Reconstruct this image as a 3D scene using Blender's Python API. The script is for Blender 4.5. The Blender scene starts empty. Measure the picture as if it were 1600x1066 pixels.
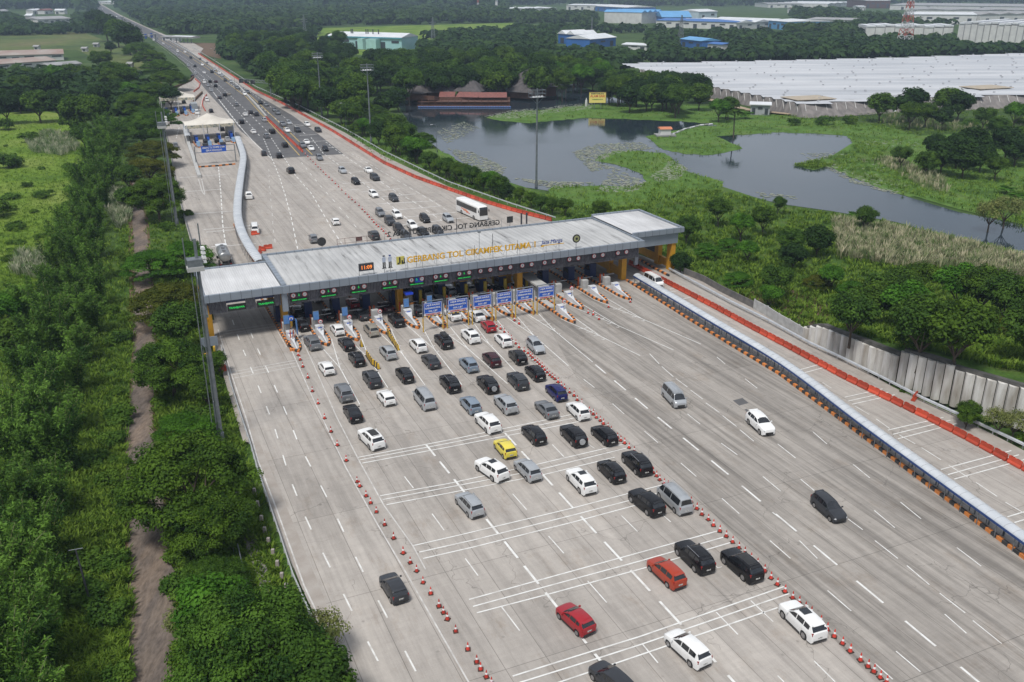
EXPOSURE = 0.27
HAZE = 0.00014
# Toll plaza seen from the air.  Everything is built in metres on the ground plane z = 0.
import bpy, bmesh, math, random
import numpy as np
from mathutils import Vector, Matrix
from mathutils.geometry import tessellate_polygon

random.seed(7)
RNG = np.random.default_rng(7)
scene = bpy.context.scene
col = scene.collection
R = math.radians

# ------------------------------------------------------------------ camera and survey
FPX, PITCH, CAMH = 1402.0, 0.3795, 51.0
cp, sp = math.cos(PITCH), math.sin(PITCH)

def at(u, v, z=0.0):
    """ground position (world metres) surveyed from a photo coordinate, at height z"""
    a = (u - 800) / FPX; b = (v - 533) / FPX
    d = (a, cp - b * sp, -sp - b * cp)
    t = (CAMH - z) / -d[2]
    return Vector((d[0] * t, d[1] * t, z))

ANG = 0.42
E1 = Vector((-math.sin(ANG), math.cos(ANG), 0))      # along the road, away
E2 = Vector((math.cos(ANG), math.sin(ANG), 0))       # along the toll roof, to the right
ORG = Vector((21.13, 158.6, 0))

def PL(s, t, z=0.0):
    return ORG + E2 * s + E1 * t + Vector((0, 0, z))

def loc(p):
    q = Vector((p[0], p[1], 0)) - ORG
    return (q.dot(E2), q.dot(E1))

def lat(u, v, z=0.0):
    return loc(at(u, v, z))

cam_d = bpy.data.cameras.new('camera')
cam = bpy.data.objects.new('camera', cam_d); col.objects.link(cam)
cam.location = (0, 0, CAMH); cam.rotation_euler = (math.pi / 2 - PITCH, 0, 0)
cam_d.sensor_width = 36; cam_d.lens = FPX / 1600 * 36
cam_d.clip_start = 1; cam_d.clip_end = 20000
scene.camera = cam

# ------------------------------------------------------------------ materials
MATS = {}
def mat(name, c1, c2=None, scale=1.0, rough=0.7, metal=0.0, bump=0.0, bscale=None, emit=0.0, spec=0.5, detail=4.0, contrast=(0.35, 0.65), stretch=None):
    if name in MATS: return MATS[name]
    m = bpy.data.materials.new(name); m.use_nodes = True
    nt = m.node_tree; N = nt.nodes; K = nt.links
    b = N['Principled BSDF']
    b.inputs['Roughness'].default_value = rough; b.inputs['Metallic'].default_value = metal
    b.inputs['Specular IOR Level'].default_value = spec
    if c2 is None: c2 = tuple(min(1, x * 0.86) for x in c1)
    tc = N.new('ShaderNodeTexCoord'); mp = N.new('ShaderNodeMapping')
    K.new(tc.outputs['Object'], mp.inputs['Vector'])
    if stretch: mp.inputs['Scale'].default_value = stretch
    nz = N.new('ShaderNodeTexNoise'); nz.inputs['Scale'].default_value = scale; nz.inputs['Detail'].default_value = detail
    K.new(mp.outputs[0], nz.inputs['Vector'])
    cr = N.new('ShaderNodeValToRGB'); cr.color_ramp.elements[0].position = contrast[0]; cr.color_ramp.elements[1].position = contrast[1]
    cr.color_ramp.elements[0].color = (*c1, 1); cr.color_ramp.elements[1].color = (*c2, 1)
    K.new(nz.outputs['Fac'], cr.inputs['Fac']); K.new(cr.outputs['Color'], b.inputs['Base Color'])
    if bump:
        n2 = N.new('ShaderNodeTexNoise'); n2.inputs['Scale'].default_value = bscale or scale * 4; n2.inputs['Detail'].default_value = 3
        K.new(mp.outputs[0], n2.inputs['Vector'])
        bp = N.new('ShaderNodeBump'); bp.inputs['Strength'].default_value = bump; bp.inputs['Distance'].default_value = 0.1
        K.new(n2.outputs['Fac'], bp.inputs['Height']); K.new(bp.outputs['Normal'], b.inputs['Normal'])
    if emit:
        K.new(cr.outputs['Color'], b.inputs['Emission Color']); b.inputs['Emission Strength'].default_value = emit
    MATS[name] = m
    return m

def paint(name, c, rough=0.28, metal=0.0, coat=0.3):
    m = mat('paint_' + name, c, tuple(x * 0.93 for x in c), 1.2, rough, metal, spec=0.5)
    m.node_tree.nodes['Principled BSDF'].inputs['Coat Weight'].default_value = coat
    m.node_tree.nodes['Principled BSDF'].inputs['Coat Roughness'].default_value = 0.06
    return m

def vary(m, lo, hi):
    """each object with this material is a little more or less faded than the next"""
    N = m.node_tree.nodes; K = m.node_tree.links; b = N['Principled BSDF']; src = b.inputs['Base Color'].links[0].from_socket
    oi = N.new('ShaderNodeObjectInfo'); mr = N.new('ShaderNodeMapRange'); mr.inputs['To Min'].default_value = lo; mr.inputs['To Max'].default_value = hi; K.new(oi.outputs['Random'], mr.inputs['Value'])
    mm = N.new('ShaderNodeMix'); mm.data_type = 'RGBA'; mm.blend_type = 'MULTIPLY'; mm.inputs['Factor'].default_value = 1
    K.new(src, mm.inputs['A']); K.new(mr.outputs[0], mm.inputs['B']); K.new(mm.outputs['Result'], b.inputs['Base Color']); return m

def foliage(name, dark, light, alt, rough=0.65):
    """leaf colour varies by clump (face attribute) and from plant to plant"""
    m = bpy.data.materials.new(name); m.use_nodes = True
    N = m.node_tree.nodes; K = m.node_tree.links; b = N['Principled BSDF']
    b.inputs['Roughness'].default_value = rough; b.inputs['Specular IOR Level'].default_value = 0.12
    a = N.new('ShaderNodeAttribute'); a.attribute_name = 'tint'
    cr = N.new('ShaderNodeValToRGB'); cr.color_ramp.elements[0].color = (*dark, 1); cr.color_ramp.elements[1].color = (*light, 1)
    K.new(a.outputs['Fac'], cr.inputs['Fac'])
    oi = N.new('ShaderNodeObjectInfo')
    mx = N.new('ShaderNodeMix'); mx.data_type = 'RGBA'
    ml = N.new('ShaderNodeMath'); ml.operation = 'MULTIPLY'; ml.inputs[1].default_value = 0.6
    K.new(oi.outputs['Random'], ml.inputs[0]); K.new(ml.outputs[0], mx.inputs['Factor'])
    K.new(cr.outputs['Color'], mx.inputs['A'])
    mm = N.new('ShaderNodeMix'); mm.data_type = 'RGBA'; mm.blend_type = 'MULTIPLY'; mm.inputs['Factor'].default_value = 1
    K.new(cr.outputs['Color'], mm.inputs['A']); mm.inputs['B'].default_value = (*alt, 1)
    K.new(mm.outputs['Result'], mx.inputs['B'])
    K.new(mx.outputs['Result'], b.inputs['Base Color'])
    tr = N.new('ShaderNodeBsdfTranslucent'); K.new(mx.outputs['Result'], tr.inputs['Color'])
    ms = N.new('ShaderNodeMixShader'); ms.inputs[0].default_value = 0.32
    K.new(b.outputs[0], ms.inputs[1]); K.new(tr.outputs[0], ms.inputs[2])
    K.new(ms.outputs[0], N['Material Output'].inputs['Surface'])
    MATS[name] = m
    return m

# ------------------------------------------------------------------ mesh builder
class MB:
    def __init__(self): self.v = []; self.f = []; self.m = []; self.s = []
    def add(self, vs, fs, m=0, smooth=False):
        o = len(self.v); self.v += [tuple(x) for x in vs]
        for f in fs: self.f.append(tuple(i + o for i in f)); self.m.append(m); self.s.append(smooth)
        return self
    def box(self, c, s, rz=0, m=0, top=None):
        cx, cy, cz = c; hx, hy, hz = s[0] / 2, s[1] / 2, s[2] / 2
        tx, ty = (hx, hy) if top is None else (hx * top[0], hy * top[1])
        p = [(-hx, -hy, -hz), (hx, -hy, -hz), (hx, hy, -hz), (-hx, hy, -hz), (-tx, -ty, hz), (tx, -ty, hz), (tx, ty, hz), (-tx, ty, hz)]
        ca, sa = math.cos(rz), math.sin(rz)
        p = [(cx + x * ca - y * sa, cy + x * sa + y * ca, cz + z) for x, y, z in p]
        return self.add(p, [(0, 3, 2, 1), (4, 5, 6, 7), (0, 1, 5, 4), (1, 2, 6, 5), (2, 3, 7, 6), (3, 0, 4, 7)], m)
    def tube(self, p0, p1, r0, r1=None, n=8, m=0, caps=True):
        p0 = Vector(p0); p1 = Vector(p1); r1 = r0 if r1 is None else r1
        d = (p1 - p0).normalized(); a = d.orthogonal().normalized(); b = d.cross(a)
        vs = []
        for p, r in ((p0, r0), (p1, r1)):
            for i in range(n):
                t = 2 * math.pi * i / n; vs.append(p + a * (r * math.cos(t)) + b * (r * math.sin(t)))
        self.add(vs, [(i, (i + 1) % n, n + (i + 1) % n, n + i) for i in range(n)], m, True)
        if caps:
            self.add(vs[:n][::-1], [tuple(range(n))], m); self.add(vs[n:], [tuple(range(n))], m)
        return self
    def sheet(self, pts, z=None, m=0):
        pts = [Vector((p[0], p[1], p[2] if z is None and len(p) > 2 else (z or 0))) for p in pts]
        tr = tessellate_polygon([[Vector((p.x, p.y, 0)) for p in pts]])
        fs = []
        for t in tr:
            a, b, c = (pts[i] for i in t)
            if ((b - a).cross(c - a)).z < 0: t = t[::-1]
            fs.append(tuple(t))
        return self.add(pts, fs, m)
    def prism(self, pts, z0, z1, m=0, ms=None):
        n = len(pts); self.sheet([(p[0], p[1]) for p in pts], z1, m)
        area = sum(pts[i][0] * pts[(i + 1) % n][1] - pts[(i + 1) % n][0] * pts[i][1] for i in range(n))
        vs = [(p[0], p[1], z0) for p in pts] + [(p[0], p[1], z1) for p in pts]
        fs = [(i, (i + 1) % n, n + (i + 1) % n, n + i) for i in range(n)]
        if area < 0: fs = [f[::-1] for f in fs]
        return self.add(vs, fs, m if ms is None else ms)
    def sweep(self, prof, path, m=0, closed=True, smooth=False, caps=True):
        """prof: (side offset, z); path: ground points. side is to the right of travel"""
        P = [Vector((p[0], p[1], p[2] if len(p) > 2 else 0)) for p in path]; n = len(prof); vs = []
        for i, p in enumerate(P):
            a = P[max(0, i - 1)]; b = P[min(len(P) - 1, i + 1)]
            d = Vector((b.x - a.x, b.y - a.y, 0)).normalized(); sd = Vector((d.y, -d.x, 0))
            for o, z in prof: vs.append(p + sd * o + Vector((0, 0, z)))
        fs = []
        for i in range(len(P) - 1):
            for j in range(n if closed else n - 1):
                k = (j + 1) % n; fs.append((i * n + j, i * n + k, (i + 1) * n + k, (i + 1) * n + j))
        self.add(vs, fs, m, smooth)
        if closed and caps:
            self.add(vs[:n], [tuple(range(n))], m); self.add(vs[-n:], [tuple(range(n))[::-1]], m)
        return self
    def mesh(self, name, mats):
        me = bpy.data.meshes.new(name); me.from_pydata(self.v, [], self.f)
        for mt in (mats if isinstance(mats, (list, tuple)) else [mats]): me.materials.append(mt)
        me.polygons.foreach_set('material_index', self.m); me.polygons.foreach_set('use_smooth', self.s)
        me.update(); return me
    def build(self, name, mats, parent=None, loc=None, rz=0, fixn=False):
        me = self.mesh(name, mats)
        if fixn:
            bm = bmesh.new(); bm.from_mesh(me); bmesh.ops.recalc_face_normals(bm, faces=bm.faces); bm.to_mesh(me); bm.free()
        return link(name, me, parent, loc, rz)

def link(name, data, parent=None, loc=None, rz=0):
    o = bpy.data.objects.new(name, data); col.objects.link(o)
    if loc is not None: o.location = loc
    if rz: o.rotation_euler = (0, 0, rz)
    if parent is not None: o.parent = parent
    return o

def tag(o, label=None, cat=None, group=None, kind=None):
    if label: o['label'] = label
    if cat: o['category'] = cat
    if group: o['group'] = group
    if kind: o['kind'] = kind
    return o

def empty(name, loc=(0, 0, 0), rz=0, label=None, cat=None, group=None):
    o = link(name, None, None, loc, rz); o.empty_display_size = 0.3
    return tag(o, label, cat, group)

KIDS = {}
def copy_tree(o, parent=None):
    c = o.copy(); col.objects.link(c)
    if parent is not None: c.parent = parent
    KIDS.setdefault(o.name, list(o.children))
    for ch in KIDS[o.name]: copy_tree(ch, c)
    return c

WORDS1 = 'first second third fourth fifth sixth seventh eighth ninth tenth eleventh twelfth thirteenth fourteenth fifteenth sixteenth seventeenth eighteenth nineteenth'.split()
TENS = {2: 'twent', 3: 'thirt', 4: 'fort', 5: 'fift', 6: 'sixt', 7: 'sevent', 8: 'eight', 9: 'ninet'}
def nth(n):
    if n < 20: return WORDS1[n - 1]
    if n >= 100: return 'hundredth' if n == 100 else 'hundred-' + nth(n - 100)
    t, u = divmod(n, 10)
    return TENS[t] + 'ieth' if u == 0 else TENS[t] + 'y-' + WORDS1[u - 1]

def structure(o): o['kind'] = 'structure'; return o

def px(pts, z=0.0): return [at(u, v, z) for u, v in pts]

def resample(P, step, start=0.0):
    """points every step metres along a ground polyline, with direction"""
    P = [Vector((p[0], p[1], p[2] if len(p) > 2 else 0)) for p in P]; out = []; d = start
    for a, b in zip(P, P[1:]):
        L = (b - a).length
        if L < 1e-6: continue
        while d <= L: out.append((a + (b - a) * (d / L), (b - a).normalized())); d += step
        d -= L
    return out

def smooth_path(P, n=6):
    """Catmull-Rom through ground points"""
    P = [Vector(p) for p in P]; out = []
    for i in range(len(P) - 1):
        p0 = P[max(0, i - 1)]; p1 = P[i]; p2 = P[i + 1]; p3 = P[min(len(P) - 1, i + 2)]
        for k in range(n):
            t = k / n
            out.append(0.5 * ((2 * p1) + (p2 - p0) * t + (2 * p0 - 5 * p1 + 4 * p2 - p3) * t * t + (3 * p1 - p0 - 3 * p2 + p3) * t ** 3))
    out.append(P[-1]); return out

def text_mesh(body, size, mat_, depth=0.02, align='CENTER', name='lettering', sx=1.0, bold=0.0):
    cu = bpy.data.curves.new(name, 'FONT'); cu.body = body; cu.size = size; cu.extrude = depth; cu.align_x = align; cu.align_y = 'CENTER'
    cu.offset = bold; cu.resolution_u = 2
    ob = bpy.data.objects.new(name, cu); col.objects.link(ob)
    dg = bpy.context.evaluated_depsgraph_get(); me = bpy.data.meshes.new_from_object(ob.evaluated_get(dg))
    bpy.data.objects.remove(ob); me.materials.clear(); me.materials.append(mat_)
    if sx != 1.0:
        for v in me.vertices: v.co.x *= sx
    return me

def stand_text(name, me, loc, rz, parent=None, tilt=0):
    """text upright, facing -y of its own frame"""
    o = link(name, me, parent, loc); o.rotation_euler = (math.pi / 2 + tilt, 0, rz); return o
# ------------------------------------------------------------------ light
w = bpy.data.worlds.new('World'); scene.world = w; w.use_nodes = True
N = w.node_tree.nodes; K = w.node_tree.links
SUN_EL, SUN_AZ = 62, 205     # compass-like: direction the light comes from, measured clockwise from +Y
sky = N.new('ShaderNodeTexSky'); sky.sky_type = 'NISHITA'; sky.sun_disc = False
sky.sun_elevation = R(SUN_EL); sky.sun_rotation = R(SUN_AZ); sky.air_density = 1.0; sky.dust_density = 2.5
tc = N.new('ShaderNodeTexCoord'); mp = N.new('ShaderNodeMapping'); mp.inputs['Scale'].default_value = (1, 1, 3.2)
nz = N.new('ShaderNodeTexNoise'); nz.inputs['Scale'].default_value = 2.3; nz.inputs['Detail'].default_value = 6
K.new(tc.outputs['Generated'], mp.inputs[0]); K.new(mp.outputs[0], nz.inputs['Vector'])
cr = N.new('ShaderNodeValToRGB'); cr.color_ramp.elements[0].position = 0.36; cr.color_ramp.elements[1].position = 0.6
cr.color_ramp.elements[0].color = (0.35, 0.35, 0.35, 1); cr.color_ramp.elements[1].color = (0.95, 0.95, 0.95, 1)
K.new(nz.outputs['Fac'], cr.inputs['Fac'])
mx = N.new('ShaderNodeMix'); mx.data_type = 'RGBA'
K.new(cr.outputs['Color'], mx.inputs['Factor']); K.new(sky.outputs[0], mx.inputs['A']); mx.inputs['B'].default_value = (8.4, 9.1, 10.2, 1)
K.new(mx.outputs['Result'], N['Background'].inputs['Color']); N['Background'].inputs['Strength'].default_value = 0.060
sl = bpy.data.lights.new('sun', 'SUN'); sl.energy = 2.7; sl.angle = R(14); sl.color = (1, 0.965, 0.91)
so = link('sun', sl)
d = Vector((math.sin(R(SUN_AZ)) * math.cos(R(SUN_EL)), math.cos(R(SUN_AZ)) * math.cos(R(SUN_EL)), math.sin(R(SUN_EL))))
so.rotation_euler = d.to_track_quat('Z', 'Y').to_euler()
scene.view_settings.view_transform = 'Standard'; scene.view_settings.look = 'None'
scene.view_settings.exposure = EXPOSURE if 'EXPOSURE' in globals() else 0.0; scene.view_settings.gamma = 1

# ------------------------------------------------------------------ ground materials
def multi_noise(name, cols, scale1, scale2, rough=0.9, bump=0.3, obj=True, stretch=None):
    """two octaves of patches between several natural colours"""
    m = bpy.data.materials.new(name); m.use_nodes = True
    N = m.node_tree.nodes; K = m.node_tree.links; b = N['Principled BSDF']
    b.inputs['Roughness'].default_value = rough; b.inputs['Specular IOR Level'].default_value = 0.15
    tc = N.new('ShaderNodeTexCoord'); mp = N.new('ShaderNodeMapping'); K.new(tc.outputs['Object'], mp.inputs[0])
    if stretch: mp.inputs['Scale'].default_value = stretch
    a = N.new('ShaderNodeTexNoise'); a.inputs['Scale'].default_value = scale1; a.inputs['Detail'].default_value = 5
    c = N.new('ShaderNodeTexNoise'); c.inputs['Scale'].default_value = scale2; c.inputs['Detail'].default_value = 6; c.inputs['Roughness'].default_value = 0.7
    K.new(mp.outputs[0], a.inputs[0]); K.new(mp.outputs[0], c.inputs[0])
    r1 = N.new('ShaderNodeValToRGB'); n = len(cols)
    while len(r1.color_ramp.elements) < n: r1.color_ramp.elements.new(0.5)
    for i, cc in enumerate(cols):
        r1.color_ramp.elements[i].position = 0.3 + 0.4 * i / (n - 1); r1.color_ramp.elements[i].color = (*cc, 1)
    K.new(a.outputs['Fac'], r1.inputs['Fac'])
    r2 = N.new('ShaderNodeMapRange'); r2.inputs['From Min'].default_value = 0.3; r2.inputs['From Max'].default_value = 0.7
    r2.inputs['To Min'].default_value = 0.6; r2.inputs['To Max'].default_value = 1.35
    K.new(c.outputs['Fac'], r2.inputs['Value'])
    mm = N.new('ShaderNodeMix'); mm.data_type = 'RGBA'; mm.blend_type = 'MULTIPLY'; mm.inputs['Factor'].default_value = 1
    K.new(r1.outputs['Color'], mm.inputs['A']); K.new(r2.outputs[0], mm.inputs['B']); K.new(mm.outputs['Result'], b.inputs['Base Color'])
    bp = N.new('ShaderNodeBump'); bp.inputs['Strength'].default_value = bump; bp.inputs['Distance'].default_value = 0.3
    K.new(c.outputs['Fac'], bp.inputs['Height']); K.new(bp.outputs[0], b.inputs['Normal'])
    MATS[name] = m; return m

m_ground = multi_noise('ground_cover', [(.026, .050, .012), (.045, .085, .018), (.07, .105, .03)], 0.03, 0.6)
m_field = multi_noise('field_grass', [(.06, .125, .012), (.125, .20, .022), (.18, .23, .05)], 0.045, 0.9)
m_farfield = multi_noise('far_field', [(.05, .085, .025), (.095, .125, .035), (.14, .13, .06)], 0.012, 0.1)
m_verge = multi_noise('verge_grass', [(.035, .07, .012), (.06, .12, .02), (.09, .12, .035)], 0.2, 2.5)
m_marsh = multi_noise('marsh_grass', [(.05, .10, .018), (.085, .165, .03), (.10, .15, .04)], 0.1, 1.2)
m_dirt = multi_noise('dirt_path', [(.19, .15, .12), (.13, .108, .095), (.24, .18, .135)], 0.25, 3.0, stretch=(1, 0.3, 1))
m_earth = multi_noise('bare_earth', [(.11, .075, .05), (.15, .10, .065), (.09, .075, .05)], 0.2, 2.0)

def concrete_road(name, base, dark, tyre_amt, joint=True):
    m = bpy.data.materials.new(name); m.use_nodes = True
    N = m.node_tree.nodes; K = m.node_tree.links; b = N['Principled BSDF']
    b.inputs['Roughness'].default_value = 0.85; b.inputs['Specular IOR Level'].default_value = 0.25
    tc = N.new('ShaderNodeTexCoord')
    def noise(sc, st, det=5, ro=0.6):
        mp = N.new('ShaderNodeMapping'); mp.inputs['Scale'].default_value = st; K.new(tc.outputs['Object'], mp.inputs[0])
        n = N.new('ShaderNodeTexNoise'); n.inputs['Scale'].default_value = sc; n.inputs['Detail'].default_value = det; n.inputs['Roughness'].default_value = ro
        K.new(mp.outputs[0], n.inputs[0]); return n.outputs['Fac']
    def ramp(f, lo, hi, a, c):
        r = N.new('ShaderNodeMapRange'); r.inputs['From Min'].default_value = lo; r.inputs['From Max'].default_value = hi
        r.inputs['To Min'].default_value = a; r.inputs['To Max'].default_value = c; K.new(f, r.inputs['Value']); return r.outputs[0]
    def mul(a, c):
        x = N.new('ShaderNodeMix'); x.data_type = 'RGBA'; x.blend_type = 'MULTIPLY'; x.inputs['Factor'].default_value = 1
        K.new(a, x.inputs['A']); K.new(c, x.inputs['B']); return x.outputs['Result']
    # slabs of slightly different concrete, thin dark joints
    mp = N.new('ShaderNodeMapping'); K.new(tc.outputs['Object'], mp.inputs[0]); mp.inputs['Rotation'].default_value = (0, 0, R(90))
    br = N.new('ShaderNodeTexBrick'); K.new(mp.outputs[0], br.inputs['Vector']); br.offset = 0.0
    br.inputs['Scale'].default_value = 1; br.inputs['Brick Width'].default_value = 14.0; br.inputs['Row Height'].default_value = 3.6
    br.inputs['Mortar Size'].default_value = 0.035 if joint else 0.0; br.inputs['Mortar Smooth'].default_value = 0.3
    br.inputs['Color1'].default_value = (*base, 1); br.inputs['Color2'].default_value = (*[x * 0.90 for x in base], 1)
    br.inputs['Mortar'].default_value = (*[x * 0.55 for x in base], 1)
    c = br.outputs['Color']
    c = mul(c, ramp(noise(0.06, (1, 0.6, 1)), 0.3, 0.7, 0.82, 1.12))
    c = mul(c, ramp(noise(1.3, (1, 0.35, 1), 7, 0.72), 0.25, 0.75, 0.86, 1.12))
    c = mul(c, ramp(noise(0.9, (0.25, 2.2, 1), 6, 0.8), 0.3, 0.7, 0.93, 1.06))
    # tyre lanes: long streaks of rubber and oil along the direction of travel
    c = mul(c, ramp(noise(0.85, (1, 0.035, 1), 4, 0.7), 0.42, 0.66, 1.04, 1 - tyre_amt))
    # brownish stains and fine cracks
    st = N.new('ShaderNodeMix'); st.data_type = 'RGBA'; st.blend_type = 'MULTIPLY'; K.new(ramp(noise(0.35, (1, .45, 1), 6, .75), .54, .72, 0, .8), st.inputs['Factor']); K.new(c, st.inputs['A']); st.inputs['B'].default_value = (.80, .74, .68, 1); c = st.outputs['Result']
    vc = N.new('ShaderNodeTexVoronoi'); vc.feature = 'DISTANCE_TO_EDGE'; vc.inputs['Scale'].default_value = .11
    mpc = N.new('ShaderNodeMapping'); K.new(tc.outputs['Object'], mpc.inputs[0]); wn = N.new('ShaderNodeTexNoise'); wn.inputs['Scale'].default_value = .6; K.new(tc.outputs['Object'], wn.inputs[0]); vm = N.new('ShaderNodeVectorMath'); vm.operation = 'MULTIPLY_ADD'; K.new(wn.outputs['Color'], vm.inputs[0]); vm.inputs[1].default_value = (3, 3, 0); K.new(tc.outputs['Object'], vm.inputs[2]); K.new(vm.outputs[0], vc.inputs['Vector'])
    ck = N.new('ShaderNodeMath'); ck.operation = 'MAXIMUM'; K.new(ramp(vc.outputs['Distance'], .0, .006, .62, 1.0), ck.inputs[0]); K.new(ramp(noise(.09, (1, 1, 1), 2, .5), .50, .56, 1.0, .0), ck.inputs[1]); c = mul(c, ck.outputs[0])
    # small oil spots
    vo = N.new('ShaderNodeTexVoronoi'); vo.inputs['Scale'].default_value = 0.45; K.new(tc.outputs['Object'], vo.inputs['Vector'])
    c = mul(c, ramp(vo.outputs['Distance'], 0.0, 0.09, 0.62, 1.0))
    K.new(c, b.inputs['Base Color'])
    bp = N.new('ShaderNodeBump'); bp.inputs['Strength'].default_value = 0.15; bp.inputs['Distance'].default_value = 0.05
    K.new(noise(6, (1, 1, 1)), bp.inputs['Height']); K.new(bp.outputs[0], b.inputs['Normal'])
    MATS[name] = m; return m

m_conc = concrete_road('concrete_paving', (.398, .366, .334), None, 0.20)
m_concd = concrete_road('worn_concrete_paving', (.352, .324, .294), None, 0.42)
m_concs = mat('shoulder_concrete', (.30, .265, .235), (.36, .33, .30), 0.6, 0.9, bump=.1)
m_asph = mat('asphalt', (.082, .081, .084), (.115, .113, .115), 0.25, 0.85, bump=.1, bscale=8, detail=6)
m_white = mat('white_marking', (.70, .70, .68), (.50, .48, .455), 1.1, 0.7, detail=6, contrast=(.45, .75))
m_faded = mat('faded_marking', (.58, .57, .55), (.42, .40, .38), 1.2, 0.8, detail=6)
m_yellowmk = mat('yellow_marking', (.62, .42, .10), (.45, .33, .12), 1.0, 0.8)

# ------------------------------------------------------------------ ground, fields, paths
g = MB(); g.sheet([(-6000, -300), (6000, -300), (6000, 9000), (-6000, 9000)], -0.5)
structure(g.build('ground', m_ground))
def region(name, pts, z, m, kind='structure', local=False):
    b = MB(); P = px(pts, z)
    if local: b.sheet([loc(p) for p in P], z); o = b.build(name, m, None, ORG, ANG); o.location.z = 0
    else: b.sheet(P, z); o = b.build(name, m)
    if kind: o['kind'] = kind
    return o
region('field', [(-420, 170), (0, 178), (60, 172), (133, 185), (140, 230), (118, 290), (95, 380), (70, 440), (-60, 560), (-560, 640)], -.42, m_field)
region('field', [(-300, 52), (0, 55), (130, 50), (160, 62), (225, 78), (240, 105), (205, 112), (150, 92), (120, 78), (0, 80), (-300, 82)], -.40, m_farfield)
region('field', [(500, 44), (640, 40), (800, 36), (870, 42), (860, 46), (790, 52), (690, 62), (660, 74), (590, 88), (470, 80)], -.40, m_field)
region('field', [(430, 132), (540, 128), (572, 146), (560, 178), (520, 180), (450, 158)], -.40, m_marsh)
region('verge', [(150, 1200), (150, 900), (160, 700), (164, 560), (170, 440), (180, 380), (215, 300), (330, 420), (400, 700), (560, 1200)], -.38, m_verge)
# dirt path on the left
pw = [(236, 1200, 86), (236, 1066, 78), (243, 960, 78), (238, 900, 74), (230, 820, 62), (222, 740, 50), (220, 660, 40), (223, 600, 36), (226, 540, 33), (224, 470, 28), (220, 400, 24), (217, 345, 20), (213, 300, 12), (209, 275, 5)]
rg = random.Random(3)
ed = [(u - wd / 2 + rg.uniform(-2, 2), v) for u, v, wd in pw] + [(u + wd / 2 + rg.uniform(-2, 2), v) for u, v, wd in pw[::-1]]
edo = [(u - wd / 2 - 5 + rg.uniform(-3, 3), v) for u, v, wd in pw] + [(u + wd / 2 + 5 + rg.uniform(-3, 3), v) for u, v, wd in pw[::-1]]
region('path_edge', edo, -.34, m_earth)
region('path', ed, -.30, m_dirt)
region('bare_ground', [(1060, 430), (1150, 462), (1215, 445), (1290, 470), (1300, 500), (1245, 520), (1150, 470)], -.35, m_earth)
region('bare_ground', [(285, 66), (345, 68), (345, 92), (315, 85), (280, 76)], -.35, m_earth)

# ------------------------------------------------------------------ water
m_water = bpy.data.materials.new('lake_water'); m_water.use_nodes = True
N = m_water.node_tree.nodes; K = m_water.node_tree.links; b = N['Principled BSDF']
b.inputs['Base Color'].default_value = (.022, .034, .044, 1); b.inputs['Roughness'].default_value = 0.05; b.inputs['IOR'].default_value = 1.42
b.inputs['Specular IOR Level'].default_value = 0.75
tc = N.new('ShaderNodeTexCoord'); n1 = N.new('ShaderNodeTexNoise'); n1.inputs['Scale'].default_value = 0.9; n1.inputs['Detail'].default_value = 3
K.new(tc.outputs['Object'], n1.inputs[0]); bp = N.new('ShaderNodeBump'); bp.inputs['Strength'].default_value = 0.09; bp.inputs['Distance'].default_value = 0.1
K.new(n1.outputs['Fac'], bp.inputs['Height']); K.new(bp.outputs[0], b.inputs['Normal'])
n3 = N.new('ShaderNodeTexNoise'); n3.inputs['Scale'].default_value = .02; n3.inputs['Detail'].default_value = 4; K.new(tc.outputs['Object'], n3.inputs[0]); mr = N.new('ShaderNodeMapRange'); mr.inputs['From Min'].default_value = .45; mr.inputs['From Max'].default_value = .62; mr.inputs['To Min'].default_value = .03; mr.inputs['To Max'].default_value = .16; K.new(n3.outputs['Fac'], mr.inputs['Value']); K.new(mr.outputs[0], b.inputs['Roughness'])
WATER = [(618, 158), (700, 152), (820, 128), (900, 132), (940, 146), (1010, 170), (1120, 188), (1250, 203), (1352, 214), (1345, 235), (1290, 255), (1330, 275), (1420, 308), (1500, 332), (1560, 343), (1700, 372), (1700, 410), (1580, 392), (1480, 370), (1400, 347), (1300, 330), (1215, 318), (1120, 292), (1060, 290), (1000, 318), (930, 318), (870, 300), (800, 290), (735, 262), (690, 237), (655, 208), (636, 188)]
region('lake', WATER, -.44, m_water)
def ragged(pts, n=5, amp=1.6, seed=1):
    r = random.Random(seed); out = []
    for a, c in zip(pts, pts[1:] + pts[:1]):
        for k in range(n):
            t = k / n; out.append((a[0] + (c[0] - a[0]) * t + r.uniform(-amp, amp) * 1.6, a[1] + (c[1] - a[1]) * t + r.uniform(-amp, amp) * .5))
    return out
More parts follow.
